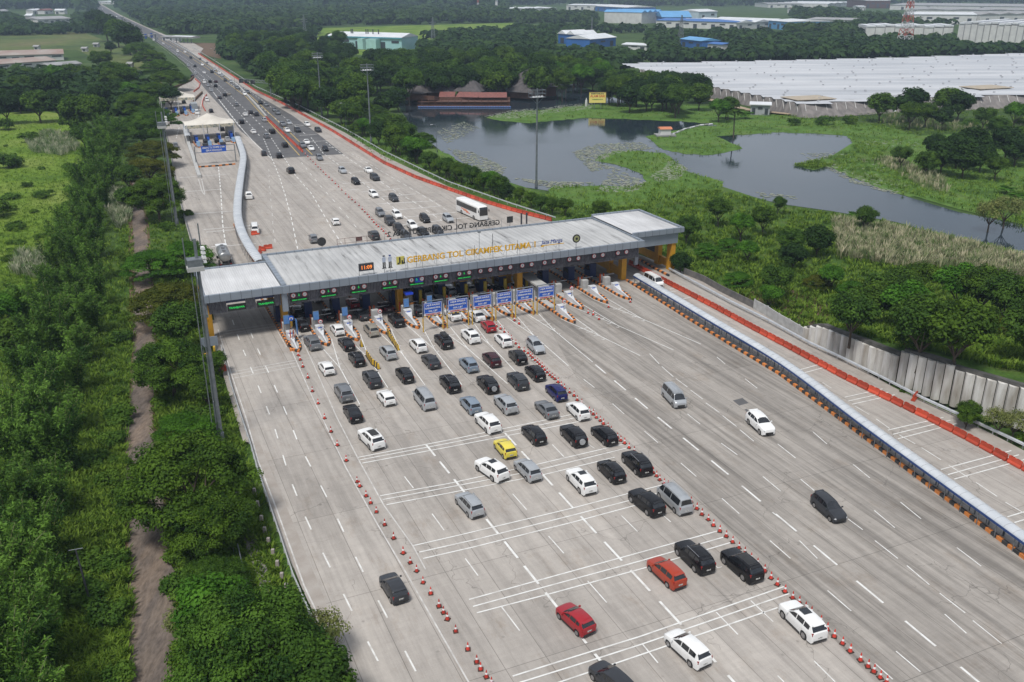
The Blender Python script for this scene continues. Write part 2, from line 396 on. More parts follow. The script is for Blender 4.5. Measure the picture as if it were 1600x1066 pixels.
GREENS = [
 [(757, 184), (800, 175), (860, 170), (925, 163), (1000, 160), (1110, 166), (1215, 180), (1380, 196), (1440, 214), (1395, 226), (1350, 214), (1250, 208), (1205, 207), (1160, 211), (1110, 193), (1050, 189), (960, 186), (915, 185), (870, 188), (830, 193), (790, 190)],
 [(1010, 213), (1040, 207), (1090, 197), (1180, 197), (1205, 208), (1120, 213), (1162, 232), (1110, 243), (1065, 240), (1030, 232)],
 [(935, 243), (960, 236), (1000, 236), (1040, 240), (1052, 250), (1075, 268), (1130, 284), (1125, 305), (1060, 312), (990, 335), (900, 345), (848, 315), (862, 292), (930, 290), (985, 292), (1012, 284), (1000, 270), (965, 258), (930, 252)],
 [(1240, 259), (1275, 252), (1300, 260), (1270, 265)],
 [(1300, 262), (1340, 240), (1400, 232), (1450, 300), (1420, 308), (1370, 292), (1330, 277)],
 [(1322, 211), (1372, 209), (1392, 240), (1345, 252), (1290, 262), (1262, 254), (1300, 244), (1330, 238), (1338, 226)],
 [(540, 215), (618, 205), (660, 224), (702, 242), (728, 262), (690, 264), (600, 256)],
]
for i, gp in enumerate(GREENS): region('marsh', ragged(gp, seed=i), -.40 + .003 * i, m_marsh)
region('bank', [(560, 214), (640, 216), (735, 266), (860, 305), (930, 330), (1060, 312), (1130, 292), (1215, 320), (1400, 350), (1600, 396), (1800, 440), (1800, 760), (1400, 560), (1060, 430), (860, 345), (700, 300)], -.385, m_verge)
region('bank', [(1290, 250), (1345, 215), (1440, 212), (1700, 200), (1900, 260), (1900, 380), (1700, 372), (1560, 343), (1480, 322), (1380, 292)], -.375, m_marsh)

# ------------------------------------------------------------------ roads
LEFT_EDGE = [(620, 1300), (552, 1100), (508, 980), (455, 880), (415, 775), (392, 690), (362, 590), (345, 540), (335, 500), (326, 455), (315, 425), (300, 385), (286, 335), (275, 290), (266, 240), (258, 205), (254, 175), (262, 150), (282, 135), (300, 122), (303, 112), (292, 98), (268, 80), (240, 62), (206, 43), (178, 28), (152, 14), (138, 4), (132, -3)]
RIGHT_EDGE = [(143, -3), (152, 3), (185, 22), (228, 42), (262, 56), (300, 76), (345, 107), (400, 140), (470, 172), (540, 208), (600, 244), (700, 291), (800, 327), (862, 346), (930, 372), (1010, 402), (1080, 430), (1200, 492), (1300, 551), (1400, 607), (1500, 652), (1600, 704), (1800, 805), (2400, 1120)]
def road(name, pts, z, m, thick=None):
    b = MB(); P = [loc(at(u, v, 0)) for u, v in pts]
    if thick: b.prism(P, z - thick, z)
    else: b.sheet(P, z)
    return structure(b.build(name, m, None, ORG, ANG))
road('concrete_road', LEFT_EDGE + RIGHT_EDGE + [(2400, 1500), (700, 1500)], 0, m_conc, .45)
road('worn_road', [(840, 478), (978, 440), (1100, 514), (1218, 588), (1340, 676), (1600, 874), (2000, 1190), (2000, 1400), (1400, 1100), (1160, 850), (1060, 745), (980, 670), (900, 590)], .004, m_concd)
road('asphalt_road', [(425, 248), (398, 222), (376, 205), (350, 172), (328, 148), (305, 121), (290, 100), (266, 80), (240, 62.5), (206, 43.5), (178, 28.5), (152, 14.5), (138, 4.5), (132, -2.5), (140, -2.5), (150, 3.5), (183, 22.5), (226, 42.5), (258, 57), (292, 76), (336, 108), (390, 142), (430, 165), (456, 180), (495, 208), (537, 241)], .006, m_asph)
road('road_shoulder', [(393, 692), (380, 690), (350, 590), (336, 540), (331, 500), (337, 500), (345, 530), (372, 605), (405, 690), (455, 810), (505, 930), (560, 1080), (545, 1080), (470, 915), (430, 810)], .005, m_concs)
road('road_shoulder', [(1075, 428.5), (1200, 493), (1300, 552), (1400, 608), (1500, 653), (1640, 725), (1640, 748), (1500, 670), (1400, 618), (1300, 564), (1200, 504), (1060, 431)], .005, m_concs)
road('road_shoulder', [(470, 173), (540, 209), (600, 245), (700, 292), (800, 328), (850, 343), (835, 346), (760, 322), (700, 300), (600, 255), (540, 219), (490, 191)], .005, m_concs)
road('road_patch', [(1145, 626), (1160, 622), (1170, 630), (1155, 634)], .011, m_asph)
road('road_patch', [(1163, 640), (1167, 639), (1176, 648), (1172, 649)], .011, m_asph)

# ------------------------------------------------------------------ painted markings
mk = MB(); mkf = MB(); mky = MB()
NSTR = [0]
def stripe(b, p0, p1, w, z=.016):
    NSTR[0] += 1; z += (NSTR[0] % 23) * .0007     # paint laid over paint
    p0 = Vector(p0); p1 = Vector(p1); d = (p1 - p0); d.z = 0; d.normalize(); s = Vector((d.y, -d.x, 0)) * w / 2
    b.add([(p0 - s).to_tuple()[:2] + (z,), (p0 + s).to_tuple()[:2] + (z,), (p1 + s).to_tuple()[:2] + (z,), (p1 - s).to_tuple()[:2] + (z,)], [(0, 1, 2, 3)])
def line_px(b, pts, w, dash=None, gap=None, z=.016, wiggle=0):
    P = px(pts)
    if dash is None:
        for a, c in zip(P, P[1:]): stripe(b, a, c, w, z)
        return
    L = [0]
    for a, c in zip(P, P[1:]): L.append(L[-1] + (c - a).length)
    def pt(d):
        for i in range(len(P) - 1):
            if d <= L[i + 1]: return P[i] + (P[i + 1] - P[i]) * ((d - L[i]) / (L[i + 1] - L[i]))
        return P[-1]
    d = 0
    while d < L[-1]:
        stripe(b, pt(d), pt(min(d + dash, L[-1])), w, z); d += dash + gap
# rumble rows (three bars each)
ROWS = [[(559, 715), (700, 688), (860, 655), (930, 640)], [(562, 719), (700, 693), (860, 661), (925, 648)], [(566, 724), (700, 699), (870, 666), (925, 655)],
 [(594, 775), (700, 756), (830, 728), (980, 693)], [(598, 781), (700, 762), (840, 735), (985, 699)], [(604, 789), (700, 771), (850, 742), (960, 715)],
 [(646, 853), (720, 836), (892, 795), (980, 772), (1040, 757)], [(655, 863), (740, 844), (892, 806), (1035, 769)], [(661, 873), (740, 855), (892, 817), (1000, 788)],
 [(733, 937), (860, 902), (980, 869), (1125, 829)], [(739, 948), (860, 915), (1000, 877), (1133, 839)], [(745, 958), (860, 928), (1010, 887), (1142, 848)],
 [(801, 1057), (925, 1018), (1000, 995), (1225, 917)], [(812, 1067), (925, 1032), (1000, 1008), (1233, 928)], [(840, 1078), (1000, 1024), (1215, 950)]]
for r_ in ROWS: line_px(mk, r_, .155)
for r_ in ([(360, 582), (462, 563)], [(363, 586), (464, 567)], [(366, 591), (466, 572)], [(345, 519), (436, 505)], [(346, 523), (437, 509)]): line_px(mkf, r_, .16)
for r_ in ([(1250, 578), (1290, 567)], [(1256, 583), (1300, 571)], [(1320, 621), (1379, 608)], [(1325, 627), (1388, 613)], [(1331, 632), (1398, 617)],
           [(1387, 672.5), (1474, 652.5)], [(1395, 679), (1485, 657)], [(1403, 686), (1495, 662)], [(1470, 734), (1580, 704.5)], [(1481, 742), (1592, 711)], [(1491, 749), (1606, 717)], [(1574, 808), (1640, 788)], [(1585, 817), (1650, 797)]): line_px(mk, r_, .16)
for r_ in ([(1046, 452), (1062, 449)], [(1038, 458), (1070, 453)], [(1065, 468), (1079, 465)]): line_px(mk, r_, .15)
# thick centre dashes and thin lane dashes, near side
line_px(mk, [(666, 695.5), (790, 848.5), (925, 1016.5), (965, 1066), (1020, 1140)], .24, 3.0, 1.4)
line_px(mk, [(789, 677), (910, 810), (1045, 955.5), (1135, 1053), (1200, 1125)], .24, 3.4, 1.6)
line_px(mk, [(930, 570), (1030, 654), (1130, 735), (1250, 835), (1337, 907), (1450, 1000), (1560, 1092)], .22, 3.4, 2.6)
thin = [[(632, 745), (646, 763)], [(675, 803), (694, 829)], [(727, 873), (747, 900)], [(784, 949), (812, 986)], [(801, 772), (823, 797)], [(857, 838), (881, 865)], [(918, 908), (948, 942)], [(863, 695), (881, 714)],
 [(914, 691), (929, 701)], [(971, 806), (996, 831)], [(1033, 803), (1048, 816)], [(1128, 886), (1121, 888)], [(1119, 957), (1153, 992)], [(1173, 939), (1208, 972)], [(1004, 1007), (1028, 1036)], [(1106, 873), (1122, 888)],
 [(1272, 1033), (1305, 1066)], [(1215, 1056), (1225, 1066)], [(1293, 923), (1330, 955)], [(957, 631), (975, 647)], [(1007, 674), (1028, 692)], [(1064, 724), (1088, 745)], [(1128, 779), (1155, 803)], [(1203, 845), (1235, 873)],
 [(912, 593), (929, 606)], [(1074, 647), (1094, 663)], [(1127, 693), (1152, 711)], [(1192, 745), (1220, 768)], [(1207, 801), (1236, 823)], [(1249, 845), (1277, 873)],
 [(1015, 553), (1030, 569)], [(1034, 573), (1052, 589)], [(1056, 592), (1074, 605)], [(1079, 610), (1098, 624)], [(1103, 630), (1124, 645)], [(1129, 650), (1151, 667)], [(1156, 672), (1178, 690)], [(1251, 749), (1276, 770)], [(1325, 811), (1348, 828)], [(1367, 845), (1403, 873)], [(1417, 884), (1452, 914)], [(1468, 927), (1508, 958)], [(1520, 970), (1565, 1006)],
 [(1120, 558), (1133, 569)], [(1164, 592), (1183, 607)], [(1270, 675), (1292, 694)], [(1333, 726), (1359, 747)], [(1407, 785), (1439, 811)], [(1495, 856), (1533, 885)],
 [(1400, 1018), (1438, 1050)], [(1367, 1037), (1395, 1062)], [(1476, 960), (1510, 990)], [(1366, 798), (1398, 825)], [(1215, 694), (1243, 716)]]
for t in thin: line_px(mk, t, .115)
for t in ([(1285, 598), (1299, 607)], [(1336, 635), (1358, 648)], [(1369, 655), (1390, 670)], [(1405, 680), (1430, 694)], [(1440, 700), (1470, 719)], [(1482, 727), (1512, 746)], [(1525, 754), (1558, 776)], [(1571, 785), (1600, 802)]): line_px(mk, t, .13)
# left carriageway lanes
line_px(mk, [(392, 520), (397, 533), (430, 605), (447, 645), (466, 692), (520, 795), (560, 880), (605, 965), (650, 1050), (690, 1130)], .15, 2.6, 4.6)
line_px(mk, [(363, 500), (377, 540), (394, 580), (409, 617), (428, 665), (452, 745), (480, 815), (520, 895), (560, 975), (610, 1070), (640, 1130)], .15, 2.6, 4.4)
line_px(mkf, [(341, 515), (360, 580), (385, 655), (403, 720), (430, 790), (475, 915), (520, 1010), (575, 1130)], .15)
line_px(mkf, [(437, 505), (462, 562), (490, 625), (540, 730), (590, 820), (640, 905), (700, 1010), (740, 1080)], .14)
line_px(mkf, [(467, 520), (490, 570), (526, 652), (560, 718), (600, 790), (645, 853), (665, 890)], .13)
# long solid lane lines leaving the island tips
ISL = [-62.7, -58.1, -53.5, -48.4, -43.3, -39.3, -35.0, -31.0, -27.4, -23.6, -19.4, -15.1, -9.8, -5.3]
TIP = [-11.0, -10.4, -10.2, -9.6, -9.0, -10.2, -9.4, -10.0, -10.0, -10.2, -16.8, -11.6, -10.5, -10.7]
def ray_line(b, s0, t0, u1, v1, w=.14): stripe(b, PL(s0, t0), at(u1, v1), w)
JOIN = [None, (570, 637), (0, 0), (0, 0), (665, 505), (724, 562), (805, 602), (805, 602), (888, 575), (926, 567), (1010, 551), (1052, 545), (1095, 540), None]
tips_end = [None, (562, 632), (606, 606), (664, 602), (722, 602), (793, 600), (822, 598), (857, 586), (888, 572), (926, 566), (1000, 556), (1052, 547), (1095, 538), None]
for s, t, e in zip(ISL, TIP, tips_end):
    if e is None: continue
    ep = at(*e); q = loc(ep)
    mid = PL(s + (q[0] - s) * .38, t + (q[1] - t) * .38 - .4)
    for sd in (-1, 1): stripe(mk, PL(s + sd * 1.15, t + 3), mid, .13)
    stripe(mk, mid, ep, .13)
    for k in range(1, 5):
        f = k / 5.2; cen = PL(s, t - .4) + (mid - PL(s, t + 3)) * f
        hw = 1.0 * (1 - f)
        stripe(mkf, cen - E2 * hw, cen + E1 * -.35, .2); stripe(mkf, cen + E1 * -.35, cen + E2 * hw, .2)
# lane edge lines beside the islands
for s in ISL:
    for sd in (-1.2, 1.2): stripe(mkf, PL(s + sd, -8), PL(s + sd, 24), .12)
# far side of the plaza
for l_, w_ in (([(424, 216), (445, 248), (462, 275), (487, 303), (520, 360), (535, 382)], .2), ([(412, 217), (425, 248), (436, 275), (445, 303), (455, 340), (465, 389)], .2),
               ([(486, 215), (505, 240), (560, 280), (640, 345), (680, 370)], .2), ([(509, 222), (530, 238), (570, 265), (600, 288), (650, 318), (690, 345)], .2), ([(549, 240), (600, 270), (665, 308), (700, 330)], .15)): line_px(mk, l_, w_, 3.0, 2.2)
line_px(mk, [(471, 254), (482, 268), (500, 290), (520, 312), (548, 345), (565, 365)], .15, 3, 6)
line_px(mkf, [(420, 265), (421, 290), (425, 330), (427, 360), (431, 385)], .15, 3, 5)
line_px(mk, [(341, 257), (345, 300), (348, 352), (353, 385), (362, 405)], .24, 3, 1.5)
line_px(mkf, [(310, 280), (316, 300), (320, 305)], .2); line_px(mkf, [(315, 280), (320, 303)], .2)
for r_ in ([(462, 198), (488, 194)], [(450, 196), (520, 190)], [(468, 212), (495, 210)], [(478, 222), (514, 220)], [(500, 232), (530, 230)], [(502, 256), (570, 253)], [(520, 271), (575, 268)], [(535, 287), (600, 284)], [(546, 297), (560, 296)], [(565, 300), (625, 295)], [(575, 310), (650, 303)], [(590, 319), (680, 314)], [(600, 330), (690, 322)], [(610, 342), (720, 331)], [(625, 352), (750, 338)]): line_px(mkf, r_, .5)
for r_ in ([(293, 335), (365, 330)], [(318, 359), (400, 352)], [(322, 363), (402, 356)], [(330, 386), (400, 381)], [(285, 300), (345, 296)], [(280, 278), (360, 272)], [(275, 262), (330, 260)]): line_px(mkf, r_, .5)
for l_ in ([(330, 140), (345, 160), (372, 195), (400, 226), (426, 250)],): line_px(mk, l_, .2)
line_px(mk, [(318, 148), (310, 182), (302, 200)], .2); line_px(mk, [(280, 200), (275, 217)], .2, 3, 1.5)
for l_ in ([(240, 64), (266, 84), (296, 108), (330, 140), (360, 178), (385, 210)], [(243, 63), (270, 83), (303, 108), (340, 140), (375, 178), (408, 215)], [(246, 62), (276, 83), (312, 108), (350, 140), (392, 180), (424, 212)],
           [(255, 60), (290, 80), (336, 112), (385, 150), (430, 185), (460, 210)], [(258, 59), (297, 82), (345, 114), (400, 150), (440, 180), (480, 212)]): line_px(mk, l_, .22, 4, 5)
line_px(mky, [(244, 58), (290, 85), (340, 118), (385, 152), (410, 180), (440, 212), (468, 243)], .25)
line_px(mky, [(250, 57), (296, 84), (345, 116), (392, 150), (425, 181), (458, 212), (488, 242)], .25)
structure(mk.build('lane_markings', m_white)); structure(mkf.build('lane_markings', m_faded)); structure(mky.build('lane_markings', m_yellowmk))
# ------------------------------------------------------------------ vehicles
m_glass = mat('tinted_glass', (.012, .014, .017), (.02, .022, .026), 1, 0.06, spec=0.9)
m_tyre = mat('tyre_rubber', (.018, .018, .018), (.03, .03, .03), 3, 0.85)
m_rim = mat('alloy_rim', (.42, .42, .43), (.30, .30, .31), 3, 0.35, 0.8)
m_trim = mat('black_trim', (.02, .02, .021), (.03, .03, .03), 2, 0.5)
m_lamp = mat('headlamp_lens', (.62, .64, .66), (.5, .52, .54), 5, 0.12, 0.2)
m_red = mat('tail_lamp_lens', (.30, .012, .012), (.22, .01, .01), 5, 0.2)
m_plate = mat('number_plate', (.50, .50, .48), (.04, .04, .04), 9, 0.5, contrast=(.55, .6))
m_chrome = mat('chrome', (.6, .6, .61), (.5, .5, .5), 3, 0.15, 0.9)
PAINT = {
 'white': paint('white', (.80, .80, .79)), 'silver': paint('silver', (.44, .46, .48), .3, .35), 'grey': paint('grey', (.20, .21, .225), .3, .35),
 'dark grey': paint('dark_grey', (.045, .048, .055), .28, .2), 'black': paint('black', (.010, .010, .012), .22), 'red': paint('red', (.33, .010, .018)),
 'orange-red': paint('orange_red', (.36, .038, .012)), 'yellow': paint('yellow', (.72, .60, .08)), 'navy': paint('navy', (.012, .015, .10)),
 'maroon': paint('maroon', (.045, .012, .018)), 'beige': paint('beige', (.35, .32, .27), .3, .2), 'steel blue': paint('steel_blue', (.25, .31, .38), .3, .3),
}
for k_ in ('black', 'dark grey', 'navy', 'maroon'):
    b_ = PAINT[k_].node_tree.nodes['Principled BSDF']; b_.inputs['Specular IOR Level'].default_value = .3; b_.inputs['Coat Weight'].default_value = .12
SPEC = {   # length, width, belt curve, roof curve, wheel radius, wheel positions (from the front), side windows
 'MPV': dict(L=4.4, W=1.70, belt=[(0, .60), (.08, .78), (.3, .90), (1.05, 1.05), (1.4, 1.07), (4.25, 1.10), (4.36, 1.02), (4.4, .8)],
             roof=[(.95, 1.0), (1.15, 1.13), (1.85, 1.58), (2.3, 1.66), (3.0, 1.69), (3.7, 1.66), (4.02, 1.59), (4.30, 1.12), (4.36, 1.0)], wr=.31, wx=(.78, 3.48), win=[(1.35, 2.22), (2.30, 3.12), (3.20, 3.92)]),
 'hatchback': dict(L=4.0, W=1.69, belt=[(0, .55), (.08, .72), (.3, .84), (1.05, .98), (1.4, 1.0), (3.85, 1.03), (3.96, .95), (4.0, .75)],
             roof=[(.95, .95), (1.15, 1.06), (1.85, 1.42), (2.3, 1.50), (2.9, 1.51), (3.35, 1.46), (3.60, 1.38), (3.92, 1.02), (3.97, .9)], wr=.30, wx=(.74, 3.28), win=[(1.38, 2.15), (2.23, 2.98), (3.06, 3.45)]),
 'SUV': dict(L=4.68, W=1.86, belt=[(0, .66), (.07, .92), (.25, 1.04), (1.25, 1.16), (1.6, 1.18), (4.5, 1.2), (4.64, 1.1), (4.68, .85)],
             roof=[(1.2, 1.12), (1.35, 1.22), (2.0, 1.66), (2.45, 1.75), (3.1, 1.78), (3.9, 1.74), (4.22, 1.66), (4.58, 1.2), (4.65, 1.1)], wr=.37, wx=(.86, 3.66), win=[(1.58, 2.45), (2.54, 3.38), (3.47, 4.1)]),
 'sedan': dict(L=4.62, W=1.78, belt=[(0, .52), (.08, .68), (.3, .78), (1.35, .93), (1.7, .95), (4.4, 1.02), (4.56, .95), (4.62, .75)],
             roof=[(1.25, .9), (1.45, 1.0), (2.15, 1.36), (2.6, 1.44), (3.1, 1.44), (3.5, 1.38), (4.1, 1.05), (4.2, .98)], wr=.32, wx=(.88, 3.6), win=[(1.72, 2.5), (2.58, 3.3), (3.36, 3.62)]),
 'van': dict(L=4.95, W=1.82, belt=[(0, .62), (.06, .86), (.2, 1.0), (.5, 1.10), (.8, 1.14), (4.8, 1.16), (4.9, 1.1), (4.95, .85)],
             roof=[(.3, 1.0), (.42, 1.12), (1.0, 1.82), (1.3, 1.93), (2.2, 1.97), (4.4, 1.96), (4.68, 1.88), (4.86, 1.2), (4.9, 1.1)], wr=.33, wx=(.85, 3.95), win=[(.72, 1.5), (1.6, 2.9), (3.0, 4.55)]),
}
def ip(c, x): return float(np.interp(x, [a for a, _ in c], [b for _, b in c]))
def car_surface(S):
    L, W = S['L'], S['W']
    def hw(x): return W / 2 * ip([(0, .66), (.06, .80), (.2, .92), (.5, .985), (1.1, 1), (L - 1, 1), (L - .35, .97), (L - .08, .90), (L, .80)], x)
    r0, r1 = S['roof'][0][0], S['roof'][-1][0]
    def sec(x):
        w_ = hw(x); bz = ip(S['belt'], x); zb = .22 + (.12 if x < .1 or x > L - .08 else 0); za = zb
        for wx in S['wx']:
            rr = S['wr'] + .07; dx = abs(x - wx)
            if dx < rr: za = max(za, S['wr'] + math.sqrt(rr * rr - dx * dx))
        top = ip(S['roof'], x) if r0 <= x <= r1 else 0
        h = max(0, top - bz)
        mid = max(za + .01, bz * .62)
        pts = [(0, zb), (.70 * w_, zb), (.70 * w_, za), (.975 * w_, za), (w_, mid), (.985 * w_, max(mid + .01, bz - .12)), (.93 * w_, bz)]
        if h > .03:
            k = min(1, h / .3)
            pts += [(.93 * w_ - .26 * h - .03 * k, top - .08 * k), (.55 * w_, top - .02 * k), (0, top)]
        else:
            pts += [(.80 * w_, bz + .03), (.45 * w_, bz + .05), (0, bz + .06)]
        return pts
    return sec, hw
def build_body(S):
    L = S['L']; xs = set([0, .03, .08, .2, L - .2, L - .08, L - .03, L])
    for wx in S['wx']:
        for k in range(-6, 7): xs.add(round(wx + (S['wr'] + .07) * math.sin(k / 6 * math.pi / 2), 3))
        xs.add(wx - S['wr'] - .075); xs.add(wx + S['wr'] + .075)
    for x, _ in S['roof'] + S['belt']: xs.add(x)
    x = .3
    while x < L: xs.add(round(x, 2)); x += .28
    xs = sorted(xs); sec, hw = car_surface(S); mb = MB(); vs = []; n = 10
    for x in xs:
        p = sec(x)
        ring = [(L / 2 - x, y, z) for y, z in p] + [(L / 2 - x, -y, z) for y, z in p[-2:0:-1]]
        vs += ring
    m = 18; fs = []
    for i in range(len(xs) - 1):
        for j in range(m): fs.append((i * m + j, i * m + (j + 1) % m, (i + 1) * m + (j + 1) % m, (i + 1) * m + j))
    fs.append(tuple(range(m))[::-1]); fs.append(tuple(range((len(xs) - 1) * m, len(xs) * m)))
    mb.add(vs, fs, 0, True); return mb
def top_patch(S, xa, xb, f, off=.014, n=5):
    sec, _ = car_surface(S); L = S['L']; mb = MB(); vs = []
    for i in range(n + 1):
        x = xa + (xb - xa) * i / n; p = sec(x); (y7, z7), (y8, z8), (y9, z9) = p[7], p[8], p[9]
        sl = (sec(x + .05)[9][1] - sec(x - .05)[9][1]) / .1; nn = math.hypot(1, sl); ox, oz = off * sl / nn, off / nn
        row = [(-y7 * f, z7 + (z8 - z7) * (1 - f)), (-y8 * .9, z8), (0, z9), (y8 * .9, z8), (y7 * f, z7 + (z8 - z7) * (1 - f))]
        vs += [(L / 2 - x + ox, y, z + oz) for y, z in row]
    m = 5; mb.add(vs, [(i * m + j, (i + 1) * m + j, (i + 1) * m + j + 1, i * m + j + 1) for i in range(n) for j in range(m - 1)], 0, True)
    return mb
def side_patch(S, xa, xb, sd, off=.016):
    sec, _ = car_surface(S); L = S['L']; mb = MB(); vs = []; n = 5
    for i in range(n + 1):
        x = xa + (xb - xa) * i / n; p = sec(x); (y6, z6), (y7, z7) = p[6], p[7]
        h = z7 - z6
        a, c = min(.4, .05 / max(h, .06)), 1 - min(.4, .05 / max(h, .06))
        for t in (a, c): vs.append((L / 2 - x, sd * (y6 + (y7 - y6) * t + off), z6 + h * t + .004))
    fs = [(2 * i, 2 * i + 2, 2 * i + 3, 2 * i + 1) for i in range(n)]
    if sd > 0: fs = [f[::-1] for f in fs]
    mb.add(vs, fs, 0, True); return mb
def wheel_parts(S):
    r = S['wr']; t = MB().tube((0, -.10, 0), (0, .10, 0), r, n=18)
    rm = MB()
    for sd in (-1, 1): rm.tube((0, sd * .085, 0), (0, sd * .108, 0), r * .66, n=14)
    hub = MB()
    for sd in (-1, 1):
        for k in range(5):
            a = k * 2 * math.pi / 5 + .6; hub.box((math.cos(a) * r * .42, sd * .109, math.sin(a) * r * .42), (r * .26, .012, r * .26), 0)
    return t, rm, hub
def lod_mesh(kind, S):
    """one mesh of the same vehicle for cars too small in the picture to show their parts"""
    L, W = S['L'], S['W']; b = build_body(S); big = MB()
    def join(src, mi):
        big.add(src.v, src.f, mi); big.s[-len(src.f):] = src.s
    join(b, 0)
    rs = S['roof']; join(top_patch(S, rs[1][0] + .04, rs[2][0] + .05, .93), 1); join(top_patch(S, rs[-3][0] + .02, rs[-2][0] - .03, .93), 1)
    for sd in (-1, 1):
        for a, c in S['win']: join(side_patch(S, a, c, sd), 1)
    for wx in S['wx']:
        for sd in (-1, 1): big.tube((L / 2 - wx, sd * (W / 2 - .22), S['wr']), (L / 2 - wx, sd * (W / 2 - .01), S['wr']), S['wr'], n=12, m=2)
    for sd in (-1, 1):
        big.box((L / 2 - .14, sd * W * .33, .72), (.2, .26, .12), sd * -.5, 3)
        big.box((-L / 2 + .10, sd * W * .40, .92), (.14, .12, .24), 0, 4)
    me = big.mesh(kind.lower() + '_small', [PAINT['white'], m_glass, m_tyre, m_lamp, m_red]); me.set_sharp_from_angle(angle=R(38)); return me

PROTO = {}; LOD = {}
def make_vehicle(kind, roofopt=None):
    S = SPEC[kind]; L, W = S['L'], S['W']; name = {'MPV': 'parked_car', 'van': 'passenger_van'}.get(kind, kind.lower() + '_car').replace('parked', 'people_carrier').replace('_car_car', '_car')
    root = empty({'MPV': 'people_carrier', 'hatchback': 'hatchback_car', 'SUV': 'sport_utility_car', 'sedan': 'sedan_car', 'van': 'passenger_van'}[kind])
    o = build_body(S).build('body', PAINT['white'], root); o.data.set_sharp_from_angle(angle=R(38))
    rs = S['roof']
    top_patch(S, rs[1][0] + .04, rs[2][0] + .05, .93).build('windscreen', m_glass, root)
    top_patch(S, rs[-3][0] + .02, rs[-2][0] - .03, .93).build('rear_window', m_glass, root)
    for sd in (-1, 1):
        for a, c in S['win']: side_patch(S, a, c, sd).build('side_window', m_glass, root)
    for wx in S['wx']:
        for sd in (-1, 1):
            t, rm, hub = wheel_parts(S); wv = t.build('wheel', m_tyre, root, (L / 2 - wx, sd * (W / 2 - .115), S['wr']))
            q = rm.build('rim', m_rim, wv)
    zh = ip(S['belt'], .15) - .13
    for sd in (-1, 1): MB().box(((L / 2 - S['wx'][0] - S['wr'] - .1 + L / 2 - S['wx'][1] + S['wr'] + .1) / 2, sd * (W / 2 - .01), .30), (S['wx'][1] - S['wx'][0] - 2 * S['wr'] - .2, .05, .12)).build('sill_trim', m_trim, root)
    for sd in (-1, 1):
        hb = MB().box((L / 2 - .17, sd * W * .345, zh), (.26, .30, .13), sd * -.55, 0, (.7, .8)); hb.build('headlight', m_lamp, root)
        tb = MB().box((-L / 2 + .115, sd * W * .405, ip(S['belt'], L - .3) - .14), (.16, .15, .26), sd * .1, 0, (.85, .8)); tb.build('tail_light', m_red, root)
        mm = MB().box((L / 2 - S['win'][0][0] + .02, sd * (W / 2 + .09), ip(S['belt'], S['win'][0][0]) + .06), (.12, .20, .13), sd * .15, 0, (.7, .8)); mm.build('door_mirror', PAINT['white'], root)
    MB().box((L / 2 - .015, 0, .48), (.05, W * .56, .26), 0, 0).build('grille', m_trim, root)
    MB().box((-L / 2 + .01, 0, .36), (.07, W * .72, .16), 0, 0).build('rear_bumper', m_trim, root)
    MB().box((-L / 2 - .005, 0, .66), (.03, .44, .13), 0, 0).build('number_plate', m_plate, root)
    if kind in ('MPV', 'SUV', 'hatchback'):
        zt = ip(rs, rs[-3][0]); MB().box((L / 2 - rs[-3][0] - .03, 0, zt + .005), (.26, W * .62, .04), 0, 0).build('spoiler', PAINT['white'], root)
    if kind == 'van':
        rb = MB()
        for k in range(7): rb.box((0.0, (k - 3) * .2, 1.975), (3.2, .05, .02))
        rb.build('roof_ribs', PAINT['white'], root)
    return root
def variant(kind, feat):
    """same vehicle with something more on it"""
    key = kind + (feat or '')
    if key in PROTO: return PROTO[key]
    r = make_vehicle(kind); S = SPEC[kind]; L, W = S['L'], S['W']; zr = max(z for _, z in S['roof'])
    if feat == 'rails':
        for sd in (-1, 1): MB().tube((L / 2 - 2.0, sd * W * .345, zr + .03), (L / 2 - 3.95, sd * W * .345, zr + .01), .025, n=6).build('roof_rail', m_chrome, r)
    if feat == 'sunroof': MB().box((L / 2 - 2.55, 0, zr + .001), (.75, .8, .03)).build('sunroof', m_glass, r)
    if feat == 'blackroof': top_patch(S, S['roof'][2][0] + .1, S['roof'][-4][0] + .1, .9, .012).build('roof_panel', m_trim, r)
    if feat == 'spare':
        MB().tube((-L / 2 - .02, 0, .95), (-L / 2 - .20, 0, .95), .36, n=18).build('spare_wheel', PAINT['silver'], r)
    if feat == 'box':
        MB().box((L / 2 - 2.75, 0, zr + .17), (1.7, .85, .28), 0, 0, (.88, .85)).build('roof_box', m_trim, r)
    PROTO[key] = r; r['fresh'] = 1
    return r
def recolour(root, colour):
    p = PAINT[colour]
    for c in root.children_recursive:
        nm = c.name.split('.')[0]
        if nm in ('body', 'door_mirror', 'spoiler', 'roof_ribs'):
            c.material_slots[0].link = 'OBJECT'; c.material_slots[0].material = p

